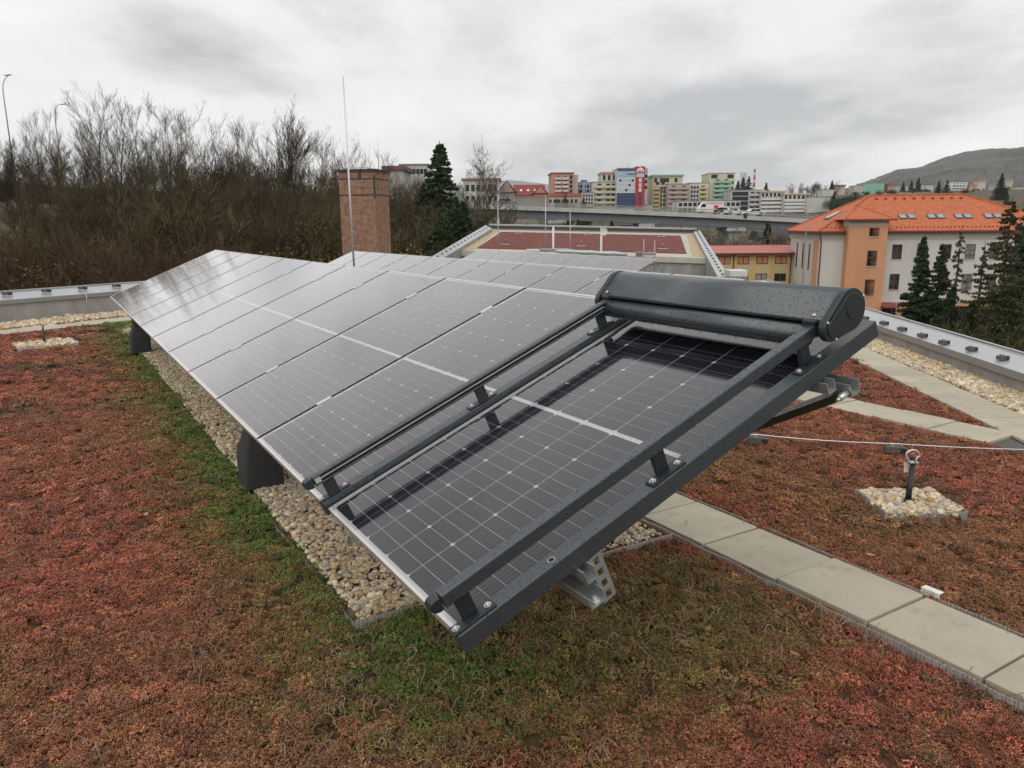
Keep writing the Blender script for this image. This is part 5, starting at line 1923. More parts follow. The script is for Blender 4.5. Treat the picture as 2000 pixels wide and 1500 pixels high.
def skyline():
    Y = 330.0
    k = Y / F_PX                       # metres per photo pixel
    # salmon tower
    r, w, zb_, zt_ = block('salmon_tower', 'salmon pink apartment tower with white balconies', 1078, 1120, 339, 378, Y, (.50, .235, .165), 14, R(3), roof=(.30, .07, .05), roofh=.5)
    balconies(r, w * .13, w * .42, zb_ + .6, zt_ - .8, 4, (.60, .50, .45)); balconies(r, w * .47, w * .76, zb_ + .6, zt_ - .8, 4, (.60, .50, .45))
    windows(r, w * .78, w, zb_, zt_ - .5, 1, 4, 1.1, 1.4)
    r2 = MB().box(w + .02, w + 2.2, 1.2, 13, -5, zt_ - .4).build('side_wing', mat('grey_side', (.42, .39, .35), .9), r)
    # red long roof before it
    r, w, zb_, zt_ = block('low_red_roof_house', 'low pale house with red roof below the salmon tower', 1066, 1134, 384, 402, 310, (.48, .42, .34), 10, roof=(.38, .09, .06), roofh=1.2, cat='house')
    windows(r, 1, w - 1, zb_ + .2, zt_ - .2, 7, 1, 1.0, 1.4)
    # blue block
    r, w, zb_, zt_ = block('blue_block', 'light blue apartment block left of the cream block', 1123, 1166, 357, 410, Y + 4, (.26, .36, .50), 14)
    windows(r, .4, w - .4, zb_ + 1, zt_ - .5, 6, 5, 1.0, 1.4)
    balconies(r, w * .05, w * .38, zb_ + 5.2, zt_ - 2.6, 1, (.20, .30, .46))
    MB().box(w * .38, w * .42, -.2, -.01, zb_, zt_ + .5).build('rib', mat('blue_pale', (.42, .48, .55), .9), r)
    MB().box(w * .3, w * .55, 2, 6, zt_ + .31, zt_ + 1.3).build('roof_house', mat('roof_grey2', (.16, .16, .16), .8), r)
    # white lower part in front of the blue block
    r, w, zb_, zt_ = block('pale_annex', 'pale annex with dot windows between blue and cream blocks', 1136, 1160, 377, 412, Y - 6, (.52, .50, .45), 8)
    windows(r, .3, w - .3, zb_ + .8, zt_ - .3, 4, 4, .7, 1.1)
    # cream stepped block
    r, w, zb_, zt_ = block('cream_block', 'cream apartment block with stacked balconies beside the glass tower', 1157, 1206, 356, 412, Y - 4, (.52, .48, .37), 16)
    balconies(r, w * .06, w * .46, zb_ + .8, zt_ - .2, 5, (.56, .52, .30)); balconies(r, w * .5, w * .93, zb_ + .8, zt_ - .2, 5, (.56, .52, .30))
    p = MB().box(w * .36, w, 2, 14, zt_ + .3, zt_ + 3.6).build('penthouse', mat('penthouse_pale', (.54, .49, .42), .9), r)
    for i in range(3): MB().box(w * (.42 + i * .2), w * (.52 + i * .2), 1.92, 1.99, zt_ + .9, zt_ + 3.0).build('window', M_GLASSW, p)
    MB().box(w * .33, w + .2, 1.5, 14.5, zt_ + 3.6, zt_ + 4.2).build('penthouse_roof', mat('roof_salmon', (.50, .24, .18), .8), p)
    # glass tower with red stripe
    r, w, zb_, zt_ = block('glass_tower', 'tall office tower, blue and white glass with red stripe and logo', 1204.5, 1240, 330, 408, Y - 10, (.50, .56, .60), 16, roof=None)
    kk = (Y - 10) / F_PX
    dz = lambda py: at(1222, py, Y - 10).z
    MB().box(-.05, w + .0, -.08, -.002, dz(328), dz(334)).build('crown', mat('crown_dark', (.06, .07, .11), .5, var=.6, scale=.3), r)
    mbg = mat('blue_glass', (.012, .035, .10), .12, var=.35, scale=.3)
    bl_ = MB().box(-.12, w + .02, -.14, -.002, dz(407), dz(377)).build('blue_glazing', mbg, r)
    for i in range(4):
        MB().box(-.12, w + .02, -.17, -.1402, dz(382 + i * 7), dz(381.4 + i * 7)).build('transom', mat('blue_trim', (.05, .10, .20), .4), bl_)
    for i in range(7):
        MB().box(w * (i + .5) / 7 - .05, w * (i + .5) / 7 + .05, -.17, -.1402, dz(406), dz(377.5)).build('mullion', MATS['blue_trim'], bl_)
    mwl, mlb = mat('pale_glass', (.42, .49, .55), .15, var=.25, scale=.4), mat('pale_band', (.60, .60, .58), .7)
    MB().box(-.05, w, -.06, -.003, dz(345.5), dz(334.3)).build('pale_glazing', mat('sky_glass', (.30, .42, .52), .15, var=.2, scale=.4), r)
    for i, py in enumerate((353, 362, 372)):
        MB().box(.02, w, -.05, -.003, dz(py + 4.2), dz(py + 2.2)).build('white_band', mlb, r)
        for j in range(5):
            MB().box(w * (.10 + j * .17), w * (.23 + j * .17), -.07, -.0505 if False else -.004, dz(py + 1.6), dz(py - 2.6)).build('window', mwl if (i + j) % 4 else M_GLASSW, r)
    MB().box(w * .55, w, -.10, -.0605, dz(341), dz(339)).build('dark_strip', M_GLASSW, r)
    mred = mat('tower_red', (.36, .018, .022), .6, var=.06, scale=.3)
    rx0, rx1 = w, w + 17 * kk
    st = MB().box(rx0, rx1, -.6, 12, -4, dz(325.5)).build('red_stripe', mred, r)
    sw = rx1 - rx0
    MB().box(rx0 + sw * .05, rx1 - sw * .08, -.66, -.601, dz(346.5), dz(338.5)).build('big_window', mwl, st)
    for i, (py0, py1) in enumerate(((356, 348.5), (365.5, 358), (375, 367), (383, 377), (391.5, 385), (400, 394))):
        MB().box(rx0 + sw * .34, rx0 + sw * .66, -.66, -.601, dz(py0), dz(py1)).build('window', mlb if i < 3 else mbg, st)
    # logo: a white house outline with letters
    cx, zb2 = rx0 + sw * .48, dz(336.2)
    hw, hh = sw * .40, dz(327) - dz(336.2)
    mw = mat('logo_white', (.78, .76, .72), .6)
    lg = MB()
    lg.extrude([(cx - hw, -.70, zb2), (cx + hw, -.70, zb2), (cx + hw, -.70, zb2 + hh * .45), (cx + hw * .75, -.70, zb2 + hh * .62), (cx, -.70, zb2 + hh), (cx - hw * .75, -.70, zb2 + hh * .62), (cx - hw, -.70, zb2 + hh * .45)], (0, .095, 0))
    lgo = lg.build('logo_house', mw, st)
    tx = bpy.data.curves.new('logo_letters', 'FONT'); tx.body = 'IKM'; tx.size = hh * .62; tx.align_x = 'CENTER'; tx.extrude = .02
    tmp = bpy.data.objects.new('logo_letters', tx)
    me_ = bpy.data.meshes.new_from_object(tmp); bpy.data.objects.remove(tmp)
    me_.materials.clear(); me_.materials.append(mat('logo_dark', (.09, .01, .012), .6))
    add('logo_letters', me_, lgo, Matrix.Translation((cx, -.73, zb2 + .05)) @ Matrix.Rotation(R(90), 4, 'X'))
    MB().box(rx1 + .01, rx1 + 1.4, 1.0, 12, -4, dz(328)).build('side_face', mat('side_pale', (.45, .46, .46), .6, var=.3, scale=.2), r)
    for z0, z1 in ((341, 347), (352, 358), (363, 369)):
        MB().box(rx1 + .1, rx1 + 1.3, .93, .995, dz(z1), dz(z0)).build('window', M_GLASSW, r)
    MB().tube([(w * .62, 3, zt_), (w * .62, 3, zt_ + 2.4)], .12, 6).build('mast', M_ZINC2, r)
    # yellow block with green roof
    r, w, zb_, zt_ = block('yellow_block', 'yellow apartment block with green roof edge', 1273, 1331, 345, 412, Y, (.55, .48, .27), 14, roof=(.16, .38, .24), roofh=.8)
    balconies(r, .5, w * .24, zb_ + .3, zt_ - 3.6, 6, (.62, .40, .08))
    windows(r, w * .25, w * .55, zb_, zt_ - 3.5, 3, 6, .8, 1.2)
    for fx in (.10, .30, .40, .50, .78):
        add('window', win_mesh(1.2, 1.7), r, Matrix.Translation((w * fx, 0, zt_ - 2.3)))
    balconies(r, w * .08, w * .44, zt_ - 4.3, zt_ - 1.8, 1, (.42, .40, .36))
    r, w, zb_, zt_ = block('pinkish_block', 'pinkish grey block with long balconies beside the yellow block', 1303, 1345, 360, 410, Y - 5, (.46, .37, .32), 10)
    balconies(r, .3, w * .48, zb_ + 1, zt_ - .2, 5, (.44, .30, .26)); balconies(r, w * .52, w - .3, zb_ + 1, zt_ - .2, 5, (.44, .30, .26))
    r, w, zb_, zt_ = block('grey_white_block', 'grey white block with yellow balconies left of the green one', 1345, 1383, 358, 400, Y - 2, (.54, .53, .49), 12)
    windows(r, .5, w * .5, zb_ + 1, zt_ - .8, 3, 4, .8, 1.1)
    balconies(r, w * .52, w * .9, zb_ + 1, zt_ - .6, 4, (.62, .42, .10))
    # cream tower with green balconies
    r, w, zb_, zt_ = block('green_balcony_tower', 'cream tower with rows of mint green balconies', 1384, 1433, 339, 396, Y, (.55, .50, .34), 14)
    balconies(r, w * .16, w * .48, zb_ + .8, zt_ - 2.0, 5, (.22, .50, .32)); balconies(r, w * .5, w * .82, zb_ + .8, zt_ - 2.0, 5, (.22, .50, .32))
    for fx in (.18, .82): add('window', win_mesh(2.6, 1.5), r, Matrix.Translation((w * fx, 0, zt_ - 1.9)))
    windows(r, w * .84, w * .99, zb_, zt_ - 2.5, 1, 4, .8, 1.1)
    # low white shop building
    r, w, zb_, zt_ = block('shop_building', 'low white commercial building with ribbon windows behind the viaduct', 1324, 1445, 393, 414, Y - 25, (.58, .57, .53), 12)
    for j in range(2):
        for i in range(13):
            MB().box(w * (i + .12) / 13, w * (i + .88) / 13, -.08, -.002, zt_ - 1.9 - j * 2.35, zt_ - .5 - j * 2.35).build('window', M_GLASSW, r)
    MB().box(-.2, w + .2, -.35, -.09, zt_ - 2.35, zt_ - 2.0).build('ledge', mat('ledge_white', (.62, .61, .57), .8), r)
    # grey terrace
    r, w, zb_, zt_ = block('grey_terrace', 'grey terraced apartments right of the mint green tower', 1427, 1486, 372, 414, Y - 15, (.46, .455, .44), 12)
    windows(r, .4, w * .55, zb_ + .5, zt_ - .3, 4, 4, 1.7, 1.6); balconies(r, w * .6, w - .3, zb_ + .5, zt_ - .3, 4, (.48, .46, .43))
    r, w, zb_, zt_ = block('long_balcony_house', 'first of two long balcony houses with cream roof edge', 1484, 1530, 375, 416, Y - 18, (.52, .50, .45), 14, rot=R(-4), roof=(.55, .43, .24), roofh=.5)
    balconies(r, .2, w - .2, zb_ + .3, zt_ - 1.6, 4, (.62, .61, .58)); windows(r, 0, w, zt_ - 2.2, zt_, 6, 1, .9, 1.3)
    r, w, zb_, zt_ = block('long_balcony_house', 'second of two long balcony houses with cream roof edge', 1529, 1578, 380, 416, Y - 22, (.52, .50, .45), 14, rot=R(-4), roof=(.55, .43, .24), roofh=.5)
    balconies(r, .2, w - .2, zb_ + .3, zt_ - 1.4, 4, (.62, .61, .58)); windows(r, 0, w, zt_ - 2.0, zt_, 6, 1, .9, 1.3)
    r, w, zb_, zt_ = block('blank_wall_house', 'house with blank pale end wall at the right of the balcony houses', 1575, 1619, 385.5, 422, Y - 26, (.50, .49, .45), 12)
    # left: pale institutional building, gabled houses
    r, w, zb_, zt_ = block('pale_villa', 'pale building with small roof turret behind the bare tree', 905, 976, 352, 400, 200, (.50, .48, .43), 12, roof=(.30, .16, .11), roofh=.5)
    windows(r, .4, w - .4, zb_, zt_ - .5, 6, 2, .9, 1.6)
    MB().box(w * .42, w * .56, 2, 4, zt_ + .5, zt_ + 1.6).build('turret', MATS['paint_49_47_42'], r)
    MB().tube([(w * .49, 3, zt_ + 1.6), (w * .49, 3, zt_ + 2.5)], [1.0, .05], 8).build('turret_roof', mat('turret_roof', (.16, .08, .07), .8), r)

    def gable(name, label, px0, px1, pyr, pye, pyb, Y, col, roofc, ridge=None, side=False):
        a, b = at(px0, pyb, Y), at(px1, pyb, Y)
        w = b.x - a.x
        ze, zr = at((px0 + px1) / 2, pye, Y).z, at((px0 + px1) / 2, pyr, Y).z
        r = empty(name, Matrix.Translation((a.x, Y, 0))); tag(r, label, 'house')
        m = mat('paint_%s' % '_'.join('%02d' % int(c * 99) for c in col), col, .9, var=.05, scale=.2)
        mr = mat('roofpaint_%s' % '_'.join('%02d' % int(c * 99) for c in roofc), roofc, .8, var=.15, scale=.5)
        zg = min(a.z, tz(a.x, Y)) - 2
        MB().box(0, w, 0, 9, zg, ze).build('wall', m, r)
        mb = MB()
        if side:   # gable end faces us
            mb.extrude([(-.5, -.5, ze - .2), (w / 2, -.5, zr), (w + .5, -.5, ze - .2)], (0, 10, 0))
            rf = mb.build('roof', mr, r)
            MB().extrude([(.3, -.56, ze - .15), (w / 2, -.56, zr - .35), (w - .3, -.56, ze - .15)], (0, .055, 0)).build('gable_face', m, r)
        else:
            mb.extrude([(-.5, -.6, ze - .2), (-.5, 4.5, zr), (-.5, 9.6, ze - .2)], (w + 1, 0, 0))
            rf = mb.build('roof', mr, r)
            sl = (zr - ze + .2) / 5.1
            for i in range(6 if w > 9 else 3):
                c = Vector((w * (i + .8) / (7 if w > 9 else 4), 1.7, ze - .2 + sl * 2.3))
                MB().obox(c, (.35, 0, 0), Vector((0, 1, sl)).normalized() * .5, Vector((0, -sl, 1)).normalized() * .08).build('skylight', mat('skylight_white', (.62, .64, .66), .2), rf)
        windows(r, .3, w - .3, zg + 2, ze - .3, max(2, int(w / 2.4)), 1, .9, 1.2)
        return r
    gable('red_gable_house', 'house with dark red steep gable roof behind the rod', 974, 1006, 352, 374, 398, 215, (.36, .30, .27), (.15, .030, .028), side=True)
    gable('red_roof_house', 'house with broad dark red roof and row of skylights', 1007, 1062, 359, 380, 398, 225, (.42, .33, .24), (.22, .040, .035))
    gable('orange_gable_house', 'orange gabled house end with white window at the red roof', 1043, 1068, 361, 376, 398, 223, (.46, .20, .12), (.24, .05, .04), side=True)
    r, w, zb_, zt_ = block('tan_wall', 'long tan garden wall behind the viaduct at left', 1008, 1072, 385, 402, 205, (.30, .25, .19), 2, cat='wall')
    r, w, zb_, zt_ = block('low_white_house', 'low pale house just right of the glass tower', 1262, 1274, 401, 410, 300, (.50, .46, .40), 8, cat='house')
    r, w, zb_, zt_ = block('dark_roof_villa', 'grey block with red roof left of the tall spruce', 752, 788, 332, 360, 120, (.40, .38, .35), 9, roof=(.16, .08, .07), roofh=.6)
    r, w, zb_, zt_ = block('grey_flat', 'grey flat-topped building beside the tall spruce', 780, 838, 323, 345, 150, (.42, .415, .40), 9)
    windows(r, .3, w - .3, zb_, zt_ - .2, 7, 1, .6, .9)
    # hillside at the right
    Yh = 520.0
    r, w, zb_, zt_ = block('wrapped_building', 'building wrapped in turquoise scaffold netting on the hillside', 1687, 1726, 358, 380, Yh, (.17, .46, .34), 12)
    r, w, zb_, zt_ = block('red_green_house', 'red house with green side right of the wrapped building', 1733, 1746, 361, 378, Yh, (.42, .10, .08), 9, roof=(.34, .10, .07), roofh=.6, cat='house')
    r, w, zb_, zt_ = block('beige_block', 'beige blocky house on the hillside above the orange roof', 1747, 1776, 364, 384, Yh - 20, (.44, .40, .32), 9, cat='house')
    r, w, zb_, zt_ = block('beige_tower_house', 'beige narrow house with tower on the hillside', 1790, 1802, 361, 384, Yh - 10, (.48, .44, .35), 9, cat='house')
    r, w, zb_, zt_ = block('white_villa', 'white villa with balconies high on the hillside', 1857, 1888, 356, 374, Yh + 20, (.62, .62, .60), 9, cat='house')
    balconies(r, 1, w - 1, zb_ + .5, zt_ - .3, 3, (.64, .64, .62))
    r, w, zb_, zt_ = block('long_school', 'long beige school with bands of pale windows on the hillside', 1888, 1950, 373, 397, 420, (.40, .35, .25), 10)
    for j in range(2):
        for i in range(6):
            MB().box(w * (i + .12) / 6, w * (i + .82) / 6, -.08, -.002, zt_ - 1.0 - 1.9 - j * 3.2, zt_ - 1.0 - j * 3.2).build('window', mat('pale_window', (.40, .45, .48), .15), r)
    r, w, zb_, zt_ = block('long_low_hall', 'long low beige hall just above the orange roof ridge', 1734, 1826, 376, 392, 420, (.42, .37, .28), 9)
    for i in range(7): MB().box(w * (i + .2) / 7, w * (i + .8) / 7, -.08, -.002, zt_ - 2.4, zt_ - 1.0).build('window', MATS['pale_window'], r)
    cols = [(.55, .40, .33), (.50, .48, .44), (.46, .40, .30), (.55, .30, .18), (.50, .48, .36), (.44, .43, .42)]
    spots = [(1632, 1650, 364, 374, 500, 'small grey house with red roof left of the wrapped building', (.28, .12, .10)), (1607, 1628, 371, 384, 430, 'pale green house with flat roof above the blank wall house', None),
             (1668, 1686, 363, 374, 505, 'white low house touching the wrapped building', None), (1893, 1905, 363, 372, 540, 'pink house right of the white villa', (.4, .2, .16)),
             (1912, 1925, 354, 361, 600, 'small house with bright orange roof high on the hillside', (.52, .22, .12)), (1943, 1962, 361, 370, 560, 'pale long house high on the hillside at right', (.35, .3, .28)),
             (1985, 2010, 366, 378, 520, 'pinkish house at the right edge of the hillside', None), (1808, 1822, 361, 376, 540, 'olive brown house behind dark conifers', (.2, .15, .12)),
             (1965, 1978, 352, 358, 640, 'tiny cream house near the wood edge on the hillside', (.4, .25, .2))]
    for i, (a, b, c, d, Yq, lb_, rf) in enumerate(spots):
        block('hill_house', lb_, a, b, c, d, Yq, cols[i % 6], 8, roof=rf, roofh=1.0 if rf else .3, cat='house')
    # red and white chimney
    b, t = at(1472, 372, 600), at(1474, 330, 600)
    rr = empty('striped_chimney', Matrix.Translation((b.x, 600, 0))); tag(rr, 'far red and white striped factory chimney', 'chimney')
    for i in range(6):
        z0, z1 = b.z + (t.z - b.z) * i / 6, b.z + (t.z - b.z) * (i + 1) / 6
        MB().tube([(0, 0, z0), (0, 0, z1)], [1.1 - i * .07, 1.03 - i * .07], 12).build('band', mat('stripe_red', (.40, .10, .07), .8) if i % 2 else mat('stripe_white', (.55, .53, .50), .8), rr)
    for i, px in enumerate((1449.5, 1456)):
        b, t = at(px, 350, 560), at(px, 337, 560)
        o = MB().box(-.8, .8, 0, 1.5, b.z - 3, t.z).build('aerial_mast', mat('mast_pale', (.5, .51, .52), .7), M=Matrix.Translation((b.x, 560, 0)))
        tag(o, ['left of two pale aerial masts above the dark trees', 'right of two pale aerial masts above the dark trees'][i], 'mast', 'aerial masts')


skyline()


# ================================================================== viaduct
def viaduct():
    Y = 150.0
    xs = [850, 1000, 1200, 1400, 1600, 1790, 1900]
    ytop = [397.5, 402, 409.5, 418.5, 429, 439.5, 445]
    P = [at(px, py, Y) for px, py in zip(xs, ytop)]
    r = empty('viaduct', Matrix.Identity(4)); tag(r, 'long grey concrete road viaduct crossing the view', 'viaduct')
    M_V = mat('viaduct_concrete', (.46, .455, .43), .85, var=.1, scale=.3, stain=.2, sscale=.4)
    M_G2 = mat('girder_blue_grey', (.16, .17, .185), .7, var=.1, scale=.4)
    M_P = mat('pier_concrete', (.30, .30, .31), .9, var=.12, scale=.4)
    M_RAIL = mat('guard_rail', (.26, .26, .25), .5, metal=.3)
    for a, b in zip(P[:-1], P[1:]):
        d = Vector((0, 0, 1))
        MB().extrude([a + Vector((0, -.3, -.75)), b + Vector((0, -.3, -.75)), b + Vector((0, -.3, 0)), a + Vector((0, -.3, 0))], (0, 10.6, 0)).build('deck', M_V, r)
        MB().extrude([a + Vector((0, .6, -2.35)), b + Vector((0, .6, -2.35)), b + Vector((0, .6, -.751)), a + Vector((0, .6, -.751))], (0, 8.4, 0)).build('girder', M_G2, r)
        for yy in (-.2, 10.1):
            for hz in (.35, .8):
                MB().bar(a + Vector((0, yy, hz)), b + Vector((0, yy, hz)), .06, .14).build('guard_rail', M_RAIL, r)
            n = max(2, int((b - a).length / 2))
            for k in range(n):
                q = a.lerp(b, k / n)
                MB().bar(q + Vector((0, yy, 0)), q + Vector((0, yy, .86)), .09, .09, up=(0, 1, 0)).build('rail_post', M_RAIL, r)
    for px, w in ((1088, 1.3), (1264.5, 1.0), (1441, 1.3), (1590, 1.2)):
        i = np.searchsorted(xs, px) - 1
        t = (px - xs[i]) / (xs[i + 1] - xs[i])
        c = P[i].lerp(P[i + 1], t)
        zg = tz(c.x, Y) - 2
        MB().box(c.x - w, c.x + w, Y + 1.0, Y + 8.6, zg, c.z - 2.36).build('pier', M_P, r)
        MB().box(c.x - w - .5, c.x + w + .5, Y + .4, Y + 9.2, c.z - 3.0, c.z - 2.351).build('pier_head', M_V, r)
    a = P[3].lerp(P[4], .0)
    # dark pier faces, their shade put into the colour
    b0, b1 = at(1207, 437, Y + 16), at(1266, 437, Y + 16)
    MB().box(b0.x, b1.x, Y + 15, Y + 16, tz(b0.x, Y) - 2, b0.z - .3).build('shaded_pier_faces', mat('pier_face_shade', (.06, .06, .065), .9, var=.15), r)
    # expansion joint
    q = at(1456, 421, Y - .35)
    MB().box(q.x - .35, q.x + .35, Y - .34, Y - .301, q.z - .55, q.z + .45).build('joint', mat('joint_dark', (.03, .03, .03), .8), r)
    return P


VP = viaduct()


def wheel(parent, x, z, y):
    w = MB().tube([(x, y - .11, z), (x, y + .11, z)], .33, 16).build('wheel', mat('tyre', (.015, .015, .015), .8), parent)
    MB().tube([(x, y - .12, z), (x, y - .112, z)], .19, 12).build('rim', mat('rim_grey', (.4, .4, .4), .4, metal=.5), w)


def car(label, px, Y, col, kind='car', cat='car', flip=1, up=0.0, on=None):
    i = np.searchsorted([850, 1000, 1200, 1400, 1600, 1790, 1900], px) - 1
    xsr = [850, 1000, 1200, 1400, 1600, 1790, 1900]
    t = (px - xsr[i]) / (xsr[i + 1] - xsr[i])
    base = VP[i].lerp(VP[i + 1], t)
    base = Vector((at(px, 410, Y).x, Y, base.z + up))
    r = empty(kind, Matrix.Translation(base) @ Matrix.Scale(flip, 4, (1, 0, 0))); tag(r, label, cat, 'vehicles on the viaduct')
    m = mat('carpaint_%s' % '_'.join('%02d' % int(c * 99) for c in col), col, .3, var=.04, coat=.3)
    if kind == 'van':
        prof = [(-2.6, .35), (2.3, .35), (2.6, .6), (2.6, 1.05), (2.15, 1.35), (1.6, 2.15), (1.3, 2.35), (-2.5, 2.4), (-2.6, 2.2)]
        L = 2.6; wl_ = [(1.0, 2.0, 1.35, 1.95)]
    else:
        prof = [(-2.05, .35), (2.0, .35), (2.1, .6), (2.0, .82), (1.25, .95), (.55, 1.42), (-.9, 1.45), (-1.75, 1.0), (-2.1, .9)]
        wl_ = [(-1.3, -.25, .98, 1.36), (-.15, .75, .98, 1.36)]
    MB().extrude([(x, -.85, z) for x, z in prof], (0, 1.7, 0)).build('body', m, r, bevel=.05)
    for (a, b, c, d) in wl_:
        MB().extrude([(a, -.87, c), (b, -.87, c), (b - .3 if b > .5 else b, -.87, d), (a + (.3 if a < -1 else 0), -.87, d)], (0, .018, 0)).build('side_window', M_GLASSW, r)
    for x in ((-1.6, 1.7) if kind == 'van' else (-1.3, 1.3)):
        for y in (-.78, .78): wheel(r, x, .33, y)
    if kind == 'van':
        MB().box(-1.4, -.6, -.858, -.8502, 1.0, 1.7).build('emblem', mat('van_red', (.50, .03, .05), .4), r)
        MB().box(-2.3, .9, -.857, -.8502, 2.0, 2.15).build('stripe', MATS['van_red'], r)
    for y in (-.6, .6):
        MB().box(2.02 if kind != 'van' else 2.58, 2.12 if kind != 'van' else 2.63, y - .15, y + .15, .62, .78).build('headlight', mat('headlamp', (.8, .78, .7), .2), r)
    return r


car('white van with red marks driving on the viaduct', 1386, 153, (.66, .62, .62), 'van', 'van', flip=-1)
car('white car on the viaduct just right of the van', 1412, 153, (.62, .63, .64), 'parked_car' if False else 'car')
car('long white car on the viaduct between the two joints', 1432, 155, (.64, .64, .63))
car('white car on the viaduct right of the joint', 1471, 152, (.64, .63, .60), flip=-1)
car('dark grey car with red rear lamp at the left end of the viaduct', 990, 153, (.12, .125, .13))


# street lamps beyond the wood
def street_lamp(label, px, pyb, pyt, Y, reach, flip=1):
    b, t = at(px, pyb, Y), at(px - 4 * flip, pyt, Y)
    r = empty('street_lamp', Matrix.Translation((b.x, Y, b.z - 8))); tag(r, label, 'street lamp', 'street lamps beyond the wood')
    h = t.z - b.z + 8
    m = mat('lamp_pole', (.42, .42, .42), .5, metal=.4)
    pts = [(0, 0, 0), (0, 0, h * .88)] + [(flip * reach * (1 - math.cos(a)), 0, h * .88 + h * .12 * math.sin(a)) for a in (.4, .8, 1.2, 1.57)]
    MB().tube(pts, [.07, .05, .04, .036, .032, .03], 8).build('pole', m, r)
    MB().obox((flip * (reach + .35), 0, h - .03), (.3, 0, .03), (0, .1, 0), (0, 0, .04)).build('lamp_head', m, r)


street_lamp('curved street lamp at the left edge above the wood', 13, 230, 146, 75, -1.0, -1)
street_lamp('curved street lamp between bare trees above the wood', 116, 300, 203, 82, .7, 1)
street_lamp('tall grey pole standing before the white school corner', 1567, 560, 405, 90, .3, -1)


# ================================================================== hills
def hill(name, label, prof, Y0, Y1, col, zbase, seed):
    """wooded ridge: skyline profile in view, front slope down to zbase"""
    xs_ = np.linspace(prof[0][0], prof[-1][0], 260)
    ys_ = np.interp(xs_, [p[0] for p in prof], [p[1] for p in prof])
    rows = 60
    V = []
    for j in range(rows):
        t = j / (rows - 1)
        Y = Y0 + (Y1 - Y0) * t
        for px, py in zip(xs_, ys_):
            top = at(px, py, Y1)
            x = (px - 1000) / F_PX * (Y1 * .55 + Y * .45) * 1.0
            z = zbase + (top.z - zbase) * (t ** .85)
            V.append((x / (Y1 * .55 + Y * .45) * Y if False else (px - 1000) / F_PX * Y, Y, z))
    V = np.array(V)
    k = fbm(V[:, 0] + seed, V[:, 1] * .6, 130) - .5
    V[:, 2] += k * 34 * np.clip((V[:, 2] - zbase) / 60, 0, 1) * np.repeat(np.sin(np.linspace(0, math.pi, rows)), 260)
    V[:, 2] += (np.random.default_rng(seed).random(len(V)) - .5) * 3.0
    i = np.arange(rows * 260).reshape(rows, 260)
    Fc = np.stack([i[:-1, :-1], i[:-1, 1:], i[1:, 1:], i[1:, :-1]], -1).reshape(-1, 4)
    # back side so that the ridge has a body
    B = V[-260:].copy(); B[:, 1] += 500; B[:, 2] = zbase
    n0 = len(V); V = np.concatenate([V, B])
    a = np.arange(n0 - 260, n0)
    Fb = np.stack([a[:-1], a[1:], np.arange(n0 + 1, n0 + 260), np.arange(n0, n0 + 259)], -1)
    o = add(name, np_mesh(name, V, np.concatenate([Fc, Fb]), col, False)); tag(o, label, kind='structure')
    return V[:n0].reshape(rows, 260, 3)


M_HILL = mat('wooded_hill', (.082, .078, .066), .95, var=.5, scale=.010, bump=1.5, bscale=.2)
HV = hill('hill', 'wooded hill rising at the right behind the hillside houses', [(1560, 392), (1668, 361), (1700, 345), (1730, 332), (1775, 328), (1810, 311), (1850, 300), (1900, 293), (1960, 288), (2010, 284), (2200, 270), (2700, 300)], 640, 1700, M_HILL, 17, 3)
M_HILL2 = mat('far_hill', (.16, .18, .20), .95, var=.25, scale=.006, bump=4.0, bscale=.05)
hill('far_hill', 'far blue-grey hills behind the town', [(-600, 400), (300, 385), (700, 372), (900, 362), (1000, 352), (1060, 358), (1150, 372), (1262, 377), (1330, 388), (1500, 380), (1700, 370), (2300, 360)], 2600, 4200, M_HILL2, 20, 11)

# ================================================================== trees and shrubs
def tubes_np(polys, n=3):
    """list of (points, radii) -> vertices, quads"""
    V, Fc = [], []
    o = 0
    ang = np.arange(n) * 2 * math.pi / n
    ca, sa = np.cos(ang), np.sin(ang)
    for P, rad in polys:
        k = len(P)
        D = np.gradient(P, axis=0)
        D /= np.linalg.norm(D, axis=1, keepdims=True) + 1e-9
        ref = np.array([.31, .17, .93]) if abs(D[0, 2]) < .9 else np.array([.93, .2, .1])
        X = np.cross(D, ref); X /= np.linalg.norm(X, axis=1, keepdims=True) + 1e-9
        Y = np.cross(D, X)
        R_ = (X[:, None] * ca[None, :, None] + Y[:, None] * sa[None, :, None]) * rad[:, None, None] + P[:, None]
        V.append(R_.reshape(-1, 3))
        i = o + np.arange(k * n).reshape(k, n)
        j = np.roll(i, -1, 1)
        Fc.append(np.stack([i[:-1], j[:-1], j[1:], i[1:]], -1).reshape(-1, 4))
        o += k * n
    return np.concatenate(V), np.concatenate(Fc)


